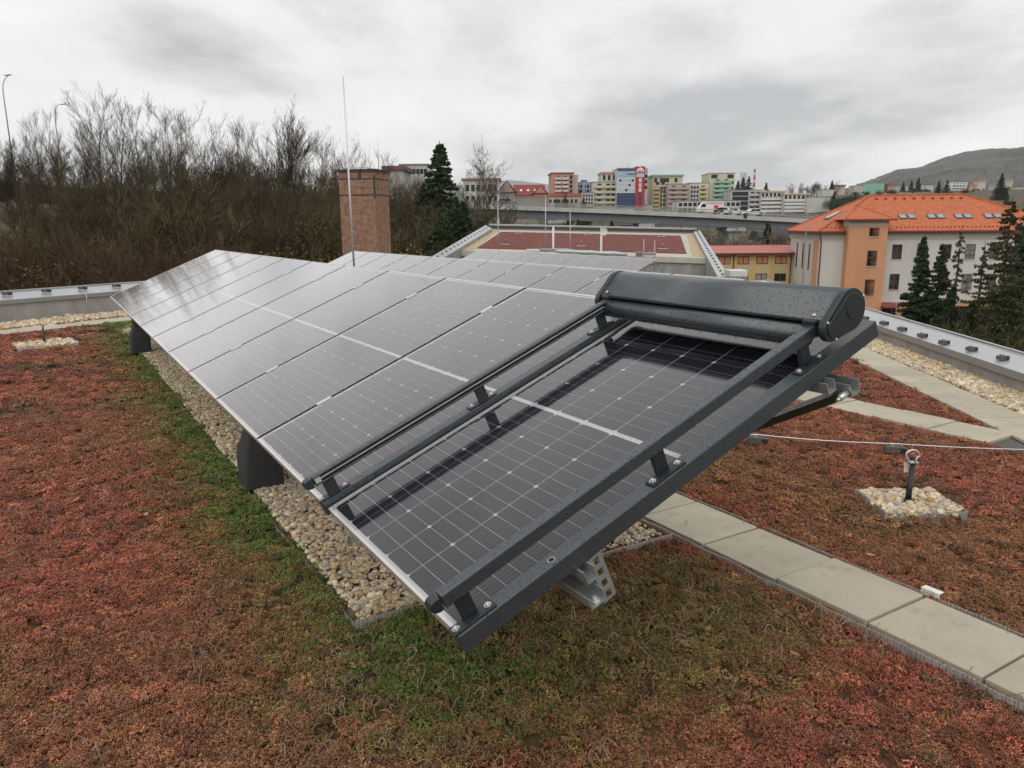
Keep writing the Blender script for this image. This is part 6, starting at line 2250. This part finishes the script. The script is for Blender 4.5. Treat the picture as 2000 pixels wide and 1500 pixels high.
def bare_tree(seed, H=10., style='fan', twig=.012, kids=(9, 6, 5, 3), trunk_r=.14, fork=.25):
    """polylines of a leafless tree: (trunk and limbs, twigs)"""
    g = np.random.default_rng(seed)
    low, high = [], []
    ang0 = {'fan': (.28, .62), 'round': (.55, 1.15), 'thicket': (.15, .8)}[style]
    rise = {'fan': .55, 'round': .18, 'thicket': .35}[style]

    def grow(p, d, L, r, lv):
        k = 6 if lv == 0 else 5 if lv == 1 else 4
        P, rad = [p.copy()], [r]
        q, dd = p.copy(), d.copy()
        for i in range(k):
            dd = dd + g.normal(0, .10 if lv == 0 else .16, 3) + np.array([0, 0, rise * .22 if lv else .05])
            dd /= np.linalg.norm(dd)
            q = q + dd * L / k
            P.append(q.copy()); rad.append(max(twig * .7, r * (1 - .80 * (i + 1) / k)))
        P, rad = np.array(P), np.array(rad)
        (low if lv <= 1 else high).append((P, rad))
        if lv >= len(kids):
            return
        n = int(kids[lv] * g.uniform(.75, 1.25)) + (1 if lv == 0 else 0)
        for c in range(n):
            t = (fork + (1 - fork) * (c + g.random()) / n) if lv == 0 else g.uniform(.2, 1.0)
            t = min(t, .98)
            f = t * k; i = int(f)
            a = P[i] * (1 - (f - i)) + P[i + 1] * (f - i)
            base = P[min(i + 1, k)] - P[i]; base /= np.linalg.norm(base)
            th = g.uniform(*ang0) * (1.0 if lv == 0 else .85)
            az = g.random() * 6.283
            u = np.cross(base, (0.3, .2, .9)); u /= np.linalg.norm(u); v = np.cross(base, u)
            nd = base * math.cos(th) + (u * math.cos(az) + v * math.sin(az)) * math.sin(th)
            rr = max(twig, (rad[i] * (1 - (f - i)) + rad[i + 1] * (f - i)) * (.55 if lv == 0 else .6))
            ll = L * (g.uniform(.38, .62) if lv == 0 else g.uniform(.35, .6)) * (1.25 - .55 * t if lv == 0 else 1)
            grow(a, nd, ll, rr, lv + 1)
    if style == 'thicket':
        for s in range(6):
            a = g.random() * 6.283
            grow(np.array([.5 * math.cos(a), .5 * math.sin(a), -.3]) * g.random() * 2, np.array([math.cos(a) * .3, math.sin(a) * .3, 1.]), H * g.uniform(.6, .95), trunk_r * .5, 0)
    else:
        grow(np.array([0, 0, -.5]), np.array([g.normal(0, .04), g.normal(0, .04), 1.]), H * (.78 if style == 'round' else .88), trunk_r, 0)
    return low, high


def leaf_cards(P, size, g, jitter=.0, cols=None):
    """one small bent leaf spray per point: two triangles with a random facing"""
    n = len(P)
    a = g.normal(0, 1, (n, 3)); a /= np.linalg.norm(a, axis=1, keepdims=True)
    b = np.cross(a, g.normal(0, 1, (n, 3))); b /= np.linalg.norm(b, axis=1, keepdims=True) + 1e-9
    s = (size * g.uniform(.6, 1.4, n))[:, None]
    V = np.stack([P - a * s, P + b * s * .55, P + a * s, P - b * s * .55], 1).reshape(-1, 3)
    Fc = np.arange(n * 4).reshape(n, 4)
    return V, Fc


def bark(name, col, var=.35):
    return mat(name, col, .9, var=var, scale=1.2, spec=.2)


BK_GREY = bark('bark_grey', (.105, .084, .058))
BK_OLIVE = bark('bark_olive', (.090, .076, .034))
BK_BROWN = bark('bark_brown', (.070, .054, .030))
BK_RED = bark('bark_red', (.084, .053, .030))
BK_PALE = bark('bark_pale', (.15, .125, .09))
BK_DARK = bark('bark_dark', (.030, .026, .018))


def leafmat(name, a, b, scale=.8):
    m = bpy.data.materials.new(name); m.use_nodes = True
    n, l = m.node_tree.nodes, m.node_tree.links
    bs = n['Principled BSDF']; bs.inputs['Roughness'].default_value = .75; bs.inputs['Specular IOR Level'].default_value = .2
    tc = n.new('ShaderNodeTexCoord'); nz = n.new('ShaderNodeTexNoise'); nz.inputs['Scale'].default_value = scale; nz.inputs['Detail'].default_value = 5
    l.new(tc.outputs['Object'], nz.inputs['Vector'])
    cr = n.new('ShaderNodeValToRGB'); cr.color_ramp.elements[0].position = .35; cr.color_ramp.elements[1].position = .65
    cr.color_ramp.elements[0].color = (*a, 1); cr.color_ramp.elements[1].color = (*b, 1)
    l.new(nz.outputs[0], cr.inputs[0])
    oi = n.new('ShaderNodeObjectInfo'); mr = n.new('ShaderNodeMapRange'); mr.inputs[3].default_value, mr.inputs[4].default_value = .7, 1.3
    l.new(oi.outputs['Random'], mr.inputs[0])
    v = n.new('ShaderNodeVectorMath'); v.operation = 'SCALE'; l.new(cr.outputs[0], v.inputs[0]); l.new(mr.outputs[0], v.inputs['Scale'])
    l.new(v.outputs[0], bs.inputs['Base Color'])
    MATS[name] = m
    return m


LF_SPRUCE = leafmat('needles_dark', (.020, .036, .014), (.045, .070, .026))
LF_SPRUCE2 = leafmat('needles_green', (.028, .052, .018), (.058, .090, .030))
LF_OLIVE = leafmat('leaves_olive', (.038, .035, .012), (.078, .068, .022))
LF_OCHRE = leafmat('leaves_ochre', (.11, .070, .020), (.18, .12, .036))
LF_IVY = leafmat('leaves_ivy', (.020, .035, .012), (.045, .065, .020))
LF_BROWN = leafmat('leaves_brown', (.048, .027, .016), (.085, .050, .030))
LF_SPARSE = leafmat('needles_brownish', (.040, .044, .018), (.080, .078, .033))


def tree_meshes(seed, H, style, mt, mc, twig, kids, trunk_r, fork=.25):
    lo, hi = bare_tree(seed, H, style, twig, kids, trunk_r, fork)
    v, f = tubes_np(lo, 5); a = np_mesh('trunk', v, f, mt, True)
    v, f = tubes_np(hi, 3); b = np_mesh('crown', v, f, mc, False)
    return a, b


KINDS = {}


def kind(name, H, meshes):
    top = 0.0
    for me in meshes:
        co = np.empty(len(me.vertices) * 3, np.float32); me.vertices.foreach_get('co', co)
        top = max(top, float(np.percentile(co[2::3], 99.7)))
    KINDS[name] = (top, meshes)


for i in range(4):
    for nm, mt in (('fan', BK_GREY), ('fanolive', BK_OLIVE)):
        kind('%s%d' % (nm, i), 10., tree_meshes(20 + i, 10., 'fan', mt, mt, .0105, (12, 7, 5, 2), .12, .10))
for i in range(3):
    kind('dark%d' % i, 10., tree_meshes(60 + i, 10., 'fan', BK_DARK, BK_BROWN, .012, (17, 8, 6, 3), .15, .14))
    kind('pale%d' % i, 9., tree_meshes(70 + i, 9., 'fan', BK_PALE, BK_PALE, .022, (11, 6, 5, 2), .13, .15))
    kind('thick%d' % i, 6., tree_meshes(80 + i, 6., 'thicket', BK_BROWN, BK_OLIVE if i == 0 else BK_BROWN, .016, (7, 5, 4), .09))
    kind('redthick%d' % i, 7., tree_meshes(90 + i, 7., 'thicket', BK_RED, BK_RED, .011, (9, 6, 5, 2), .05))
kind('round0', 14., tree_meshes(31, 14., 'round', BK_GREY, BK_PALE, .020, (16, 8, 6, 3), .24, .22))
kind('round1', 14., tree_meshes(33, 14., 'round', BK_BROWN, BK_GREY, .024, (16, 8, 6, 3), .22, .25))


def conifer(seed, H, R0, lm, sparse=1.0, droop=.35, base=.06, whorl=.25, card=.125):
    g = np.random.default_rng(seed)
    polys, P = [], []
    z = H * base
    while z < H * .985:
        t = z / H
        n = max(3, int(4.4 * sparse * (1 - .35 * t)) + g.integers(0, 3))
        L0 = R0 * (1 - t) ** .95 * (1.0 - .25 * max(0, .12 - t) / .12) + .12
        for k in range(n):
            if g.random() > .93: continue
            a = g.random() * 6.283
            L = L0 * g.uniform(.68, 1.15)
            m = 6
            s = np.linspace(0, 1, m)
            zz = z + L * (-.55 * droop * s * 2 + .55 * droop * s ** 2 * 1.3) + g.normal(0, .05)
            Q = np.stack([np.cos(a) * L * s, np.sin(a) * L * s, zz], 1)
            Q[1:] += g.normal(0, .03 * L, (m - 1, 3)) * .5
            polys.append((Q, np.linspace(.035, .008, m) * (.5 + .8 * (1 - t))))
            c = int((10 + 46 * L) * sparse)
            u = g.random(c) ** .75
            f = u * (m - 1); i0 = np.minimum(f.astype(int), m - 2); w_ = (f - i0)[:, None]
            q = Q[i0] * (1 - w_) + Q[i0 + 1] * w_
            side = np.array([-math.sin(a), math.cos(a), 0])
            q = q + side[None] * (g.normal(0, .15, c) * L * (1 - .5 * u))[:, None] + np.array([0, 0, -1]) * (g.random(c) * .16)[:, None]
            P.append(q)
        z += whorl * (1 - .45 * t) * g.uniform(.8, 1.2)
    v, f = tubes_np(polys, 3)
    tr = [(np.stack([np.zeros(7), np.zeros(7), np.linspace(-.5, H, 7)], 1), np.linspace(.02 * H * .85, .015, 7))]
    tv, tf = tubes_np(tr, 7)
    a = np_mesh('trunk', np.concatenate([tv, v]), np.concatenate([tf, f + len(tv)]), BK_BROWN, True)
    P = np.concatenate(P)
    lv, lf_ = leaf_cards(P, card, g)
    b = np_mesh('crown', lv, lf_, lm, False)
    return a, b


for i in range(3):
    kind('spruce%d' % i, 12., conifer(200 + i, 12., 3.3, LF_SPRUCE, 1.15))
kind('sprucegreen0', 12., conifer(207, 12., 2.6, LF_SPRUCE2, 1.1, .4))
kind('sprucegreen1', 12., conifer(208, 12., 3.0, LF_SPRUCE2, 1.1, .4))
kind('larch0', 12., conifer(211, 12., 2.0, LF_SPARSE, .55, .3, .1, .5, .11))
kind('cedar0', 16., conifer(214, 16., 5.4, LF_SPARSE, .85, .42, .05, .5, .13))


def shrub(seed, lm, bk, n=15000, card=.07):
    g = np.random.default_rng(seed)
    k = 3.0
    lobes = [(g.normal(0, .55, 3) * (1, 1, .42) * k + (0, 0, .95 * k), g.uniform(.4, .75) * k) for _ in range(9)]
    P = []
    for c, r in lobes:
        m = n // 9
        d = g.normal(0, 1, (m, 3)); d /= np.linalg.norm(d, axis=1, keepdims=True)
        P.append(c + d * (r * g.random(m) ** .45)[:, None] * (1, 1, .85))
    P = np.concatenate(P); P = P[P[:, 2] > .02]
    v, f = leaf_cards(P, card, g)
    lo, hi = bare_tree(seed + 1, 5.2, 'thicket', .012, (6, 5, 3), .06)
    tv, tf = tubes_np(lo + hi, 3)
    return np_mesh('trunk', tv, tf, bk, True), np_mesh('crown', v, f, lm, False)


for i in range(2):
    kind('ivy%d' % i, 6., shrub(300 + i, LF_IVY, BK_BROWN))
    kind('olive%d' % i, 6., shrub(310 + i, LF_OLIVE, BK_OLIVE))
    kind('ochre%d' % i, 6., shrub(320 + i, LF_OCHRE, BK_BROWN, 12000))
    kind('brownbush%d' % i, 6., shrub(330 + i, LF_BROWN, BK_RED, 14000, .045))


def plant(kd, px, top, Y, label, group, name='bare_tree', cat='tree', wide=1.0, base=None, hmin=0.5):
    H, (a, b) = KINDS[kd]
    x = (px - 1000) / F_PX * Y / _cp * (1 + 0)           # near enough: refined below
    t = at(px, top, Y)
    zb_ = tz(t.x, Y) - .2 if base is None else base
    h = max(hmin, t.z - zb_)
    s = h / H
    w = s * wide
    r = empty(name, Matrix.Translation((t.x, Y, zb_)) @ Matrix.Rotation(random.random() * 6.283, 4, 'Z') @ Matrix.Diagonal((w, w, s, 1)))
    tag(r, label, cat, group)
    add('trunk', a, r); add('crown', b, r)
    return r


def forest():
    g = random.Random(21)
    G1 = 'bare trees on the wooded slope at left'
    # the taller crowns against the sky, left to right
    tall = [(14, 262, 62, 'dark0', 1.2, 'dense dark bare tree at the left picture edge'), (62, 215, 70, 'fan1', .9, 'thin bare tree right of the left edge lamp'),
            (92, 205, 74, 'fan2', .8, 'slender leaning bare tree near the second street lamp'),
            (182, 172, 66, 'fan0', 1.25, 'tallest fan-shaped bare tree on the left skyline'), (206, 178, 68, 'fan3', 1.1, 'bare tree doubling the tallest fan-shaped one'),
            (262, 188, 66, 'fan2', 1.1, 'bare tree with upright fan right of the tallest one'), (298, 196, 69, 'fan1', 1.15, 'bare tree with fine fan crown in the middle of the skyline'),
            (335, 204, 67, 'fan3', 1.05, 'bare tree left of the skyline dip'), (392, 216, 70, 'fan0', .95, 'narrow bare tree after the skyline dip'),
            (432, 222, 68, 'fan2', 1.0, 'bare tree left of the tall dark tree'), (462, 232, 71, 'fan1', .9, 'small bare tree touching the tall dark tree'),
            (528, 206, 60, 'dark1', 1.0, 'tall dark bare tree with slim pointed crown'), (575, 252, 68, 'fan3', .95, 'bare tree right of the tall dark tree'),
            (612, 262, 70, 'fan0', .95, 'bare tree left of the lightning rod'), (655, 262, 72, 'fan2', .95, 'bare tree behind the lightning rod'), (700, 270, 74, 'fan1', 1.0, 'bare tree above the brick chimney'),
            (735, 282, 76, 'fan3', .9, 'last bare tree of the skyline right of the chimney'), (140, 232, 72, 'fan1', .8, 'low bare tree left of the tallest fan')]
    for px, top, Y, kd, wd, lb_ in tall:
        plant(kd, px, top, Y, lb_, G1, wide=wd)
    # thinner crowns behind and between
    for i in range(30):
        px = -70 + i * 28 + g.uniform(-9, 9)
        sk = np.interp(px, [-60, 100, 200, 330, 480, 600, 760], [255, 250, 225, 245, 262, 285, 300])
        plant(g.choice(['fan0', 'fan1', 'fan2', 'fan3']), px, sk + g.uniform(4, 44), g.uniform(58, 76), '%s bare tree from the left among the low crowns of the slope' % ordinal(i), G1, wide=g.uniform(.8, 1.1))
    # darker trees that close the slope
    for i in range(96):
        px = -70 + (i % 32) * 26 + g.uniform(-10, 10)
        sk = np.interp(px, [-60, 100, 330, 480, 600, 760], [306, 306, 306, 316, 325, 335])
        kd = g.choice(['dark0', 'dark1', 'dark2', 'dark0', 'dark1', 'fanolive0', 'fanolive1', 'fanolive2', 'thick0', 'thick1', 'thick2'])
        plant(kd, px, sk + [g.uniform(-22, 8), g.uniform(5, 45), g.uniform(45, 110)][i // 32], [g.uniform(58, 68), g.uniform(50, 60), g.uniform(41, 50)][i // 32], '%s dark bare tree from the left in the %s of the wooded slope' % (ordinal(i % 32), ['upper edge', 'thick middle', 'lower front'][i // 32]), G1, wide=g.uniform(1.1, 1.6))
    # evergreen and ivy clumps within
    for i in range(22):
        px = -60 + (i % 22) * 36 + g.uniform(-16, 16)
        kd = g.choice(['ivy0', 'ivy1', 'olive0', 'olive1', 'thick0', 'thick2'])
        py = g.uniform(390, 470)
        Y = g.uniform(40, 48)
        b = at(px, py, Y)
        plant(kd, px, py, Y, '%s olive green shrub from the left in the %s of the wooded slope' % (ordinal(i % 22), 'lower part'), 'shrubs on the wooded slope', 'woodland_shrub', 'shrub', wide=g.uniform(.7, 1.1))
    for i in range(30):
        px = -70 + i * 28 + g.uniform(-12, 12)
        sk = np.interp(px, [-60, 330, 600, 760], [338, 340, 352, 362])
        plant(g.choice(['brownbush0', 'brownbush1', 'olive0', 'brownbush0']), px, sk + g.uniform(-8, 26), g.uniform(56, 64), '%s brown leafy clump from the left in the wooded slope' % ordinal(i), 'leafy clumps on the wooded slope', 'woodland_shrub', 'shrub', wide=g.uniform(.6, .9))
    # red-brown brush at the foot, over the left parapet
    for i in range(34):
        px = -60 + i * 15 + g.uniform(-6, 6) if i < 26 else 330 + (i - 26) * 20
        py = g.uniform(455, 512)
        kd = g.choice(['redthick0', 'redthick1', 'redthick2', 'brownbush0', 'brownbush1'])
        plant(kd, px, py, g.uniform(31, 37), '%s red-brown bush from the left along the foot of the slope' % ordinal(i), 'bushes at the foot of the slope', 'bare_bush', 'bush', wide=g.uniform(.9, 1.3), base=-7.5)
    for px, py, Y in ((470, 462, 36), (560, 452, 36), (600, 440, 35), (632, 448, 34), (585, 470, 33), (648, 470, 34), (520, 470, 37), (215, 460, 36), (150, 470, 35)):
        plant(g.choice(['ochre0', 'ochre1']), px, py, Y, '%s ochre bush at the foot of the slope, counted along its edge' % ordinal((470, 560, 600, 632, 585, 648, 520, 215, 150).index(px)), 'bushes at the foot of the slope', 'ochre_bush', 'bush', wide=1.2, base=-6)


forest()


def conifers():
    g = random.Random(33)
    G = 'spruces right of the chimney'
    for kd, px, top, Y, wd, lb_ in (('spruce0', 858, 281, 80, 1.3, 'tall pointed spruce standing over the far wing'), ('spruce1', 826, 358, 84, 1.0, 'spruce just left of the tallest one'),
                                    ('sprucegreen0', 796, 398, 64, 1.3, 'green spruce right of the chimney'), ('spruce2', 778, 392, 82, 1.0, 'dark spruce half hidden by the chimney'),
                                    ('spruce1', 890, 385, 78, 1.0, 'small spruce right of the tallest one'), ('sprucegreen1', 836, 402, 62, 1.3, 'broad green spruce in front of the tallest one'),
                                    ('spruce0', 765, 400, 70, 1.0, 'low spruce at the chimney edge'), ('spruce2', 905, 395, 74, 1.1, 'low dark spruce beside the far wing cap'),
                                    ('sprucegreen0', 868, 405, 62, 1.2, 'wide green spruce above the far wing cap')):
        plant(kd, px, top, Y, lb_, G, 'spruce_tree', wide=wd)
    for i in range(20):
        px = 756 + i * 10.5
        plant(g.choice(['olive0', 'thick0', 'thick1', 'fanolive1', 'dark0', 'dark1']), px, g.uniform(335, 425) + max(0, (px - 880) * .9), g.uniform(84, 98), '%s of the olive bushes round the spruces beside the far wing' % ordinal(i), 'bushes beside the far wing', 'olive_bush', 'bush', wide=1.3)
    plant('round0', 928, 288, 112, 'pale round-crowned bare tree before the pale building', 'single bare trees beyond the far wing', wide=.72, base=-5)
    for k_, (px, top) in enumerate(((772, 352), (792, 340), (812, 344), (834, 352), (905, 372))):
        plant(['brownbush0', 'brownbush1'][k_ % 2], px, top, 104, '%s brown leafy tree from the left behind the spruces' % ordinal(k_), 'leafy clumps behind the spruces', 'woodland_shrub', 'shrub', wide=.6)
    plant('dark1', 790, 338, 96, 'dark bare tree before the grey flat-topped building', 'single bare trees beyond the far wing', wide=1.1)
    plant('dark0', 818, 346, 98, 'dark bare tree between grey building and tall spruce', 'single bare trees beyond the far wing', wide=1.1)
    plant('round1', 1100, 372, 190, 'small bare tree on the slope left of the viaduct pier', 'single bare trees beyond the far wing', wide=.8)
    # pale brush under the viaduct
    for i in range(40):
        px = 930 + i * 16 + g.uniform(-6, 6)
        top = np.interp(px, [900, 1100, 1300, 1560], [424, 432, 442, 452]) + g.uniform(-8, 14)
        plant(g.choice(['pale0', 'pale1', 'pale2', 'pale0', 'thick1']), px, top, g.uniform(112, 143), '%s pale leafless tree from the left under the viaduct' % ordinal(i), 'bare trees under the viaduct', wide=g.uniform(.9, 1.4))
    for px, top, Y in ((1130, 430, 130), (1195, 432, 132), (1500, 436, 122), (1660, 420, 140)):
        plant('spruce1', px, top, Y, {1130: 'dark spruce under the viaduct left of the dark wall', 1195: 'dark spruce at the dark wall under the viaduct', 1500: 'weeping tree at the right pier under the viaduct', 1660: 'small conifer at the viaduct above the orange roof'}[px],
              'conifers under the viaduct', 'spruce_tree', wide=1.1)
    for k_, (px, top, Y) in enumerate(((1378, 450, 124), (1412, 462, 122))):
        plant('olive1', px, top, Y, ['left olive bush behind the red metal roof', 'right olive bush behind the red metal roof'][k_], 'bushes behind the red metal roof', 'olive_bush', 'bush', wide=.7)
    # right foreground group before the school
    G = 'conifers in front of the school building'
    for kd, px, top, Y, wd, lb_ in (('spruce0', 1806, 462, 66, .82, 'left of the two dense spruces before the school'), ('spruce2', 1842, 478, 65, .9, 'right of the two dense spruces before the school'),
                                    ('larch0', 1880, 440, 63, .9, 'thin sparse larch before the school'), ('cedar0', 1978, 392, 55, 1.0, 'large sparse drooping conifer at the right edge'),
                                    ('larch0', 1925, 470, 60, 1.2, 'sparse conifer left of the large drooping one'), ('spruce1', 2035, 350, 72, 1.1, 'dark conifer cut by the right picture edge'),
                                    ('spruce1', 1862, 560, 60, 1.1, 'low spruce at the foot of the school wall'), ('sprucegreen1', 1950, 600, 52, 1.2, 'low green conifer below the large drooping one'),
                                    ('spruce0', 1900, 590, 55, 1.1, 'low dark spruce above the right parapet')):
        plant(kd, px, top, Y, lb_, G, 'conifer_tree', wide=wd)
    for i in range(10):
        plant(g.choice(['thick0', 'thick1', 'olive0']), 1800 + i * 25, g.uniform(625, 655), g.uniform(48, 58), '%s dark bush from the left below the right conifers' % ordinal(i), 'bushes below the right conifers', 'dark_bush', 'bush', wide=1.3)
    # hillside
    G = 'trees on the far hillside'
    for kd, px, top, Y, lb_ in (('spruce0', 1958, 338, 330, 'dark conifer highest above the long school'), ('spruce1', 1835, 352, 400, 'left of two dark conifers above the orange roof'), ('spruce2', 1851, 350, 400, 'right of two dark conifers above the orange roof'),
                                ('spruce0', 1795, 346, 470, 'dark conifer behind the beige narrow house'), ('spruce1', 1781, 352, 480, 'smaller dark conifer behind the beige houses'), ('spruce2', 1765, 355, 480, 'conifer right of the red green house'),
                                ('sprucegreen0', 1968, 372, 260, 'dark broad conifer at the end of the long school'), ('spruce1', 1626, 352, 470, 'slim spruce left of the wrapped building'), ('spruce0', 1497, 356, 480, 'single pine on the skyline above the balcony houses'),
                                ('spruce1', 1452, 346, 520, 'left dark pine beside the striped chimney'), ('spruce2', 1463, 344, 520, 'right dark pine beside the striped chimney'), ('spruce0', 1442, 352, 515, 'low dark pine beside the mint green tower'),
                                ('spruce0', 1104, 384, 235, 'dark little conifer before the salmon tower'), ('spruce2', 1140, 388, 235, 'dark little conifer below the blue block'), ('spruce1', 1088, 388, 240, 'small dark conifer left of the salmon tower foot')):
        plant(kd, px, top, Y, lb_, G, 'spruce_tree', wide=1.25)
    for i in range(46):
        px = 1600 + (i % 23) * 18 + g.uniform(-8, 8)
        top = np.interp(px, [1600, 1640, 1700, 2000], [378, 372, 366, 362]) + g.uniform(0, 14)
        plant(g.choice(['olive0', 'brownbush0', 'ivy1', 'brownbush1', 'olive1', 'spruce1', 'spruce2']), px, top, g.uniform(360, 520), '%s small dark tree from the left in the %s of hillside houses' % (ordinal(i % 23), 'near rows' if i > 22 else 'far rows'), G, wide=1.3)
    for i in range(16):
        px = 1540 + i * 6.5
        plant(g.choice(['fan0', 'fan2', 'dark1']), px, g.uniform(352, 362), g.uniform(500, 560), '%s bare tree from the left on the skyline above balcony houses' % ordinal(i), G, wide=1.3)
    for i in range(12):
        px = 1625 + g.uniform(0, 62)
        plant(g.choice(['spruce0', 'ivy0', 'brownbush1', 'olive0']), px, g.uniform(376, 395), g.uniform(290, 340), '%s dark tree of the slope beside the blank wall house' % ordinal(i), G, wide=1.4)


conifers()

# ================================================================== air
def haze():
    m = bpy.data.materials.new('damp_air'); m.use_nodes = True
    n, l = m.node_tree.nodes, m.node_tree.links
    n.clear()
    o = n.new('ShaderNodeOutputMaterial'); v = n.new('ShaderNodeVolumePrincipled')
    v.inputs['Color'].default_value = (.90, .945, 1.0, 1); v.inputs['Density'].default_value = .00009; v.inputs['Anisotropy'].default_value = .2
    l.new(v.outputs[0], o.inputs['Volume'])
    ob = MB().box(-5300, 5300, -5300, 5300, -15, 300).build('haze', m)
    tag(ob, 'thin damp haze in the air over the valley', kind='stuff')


haze()
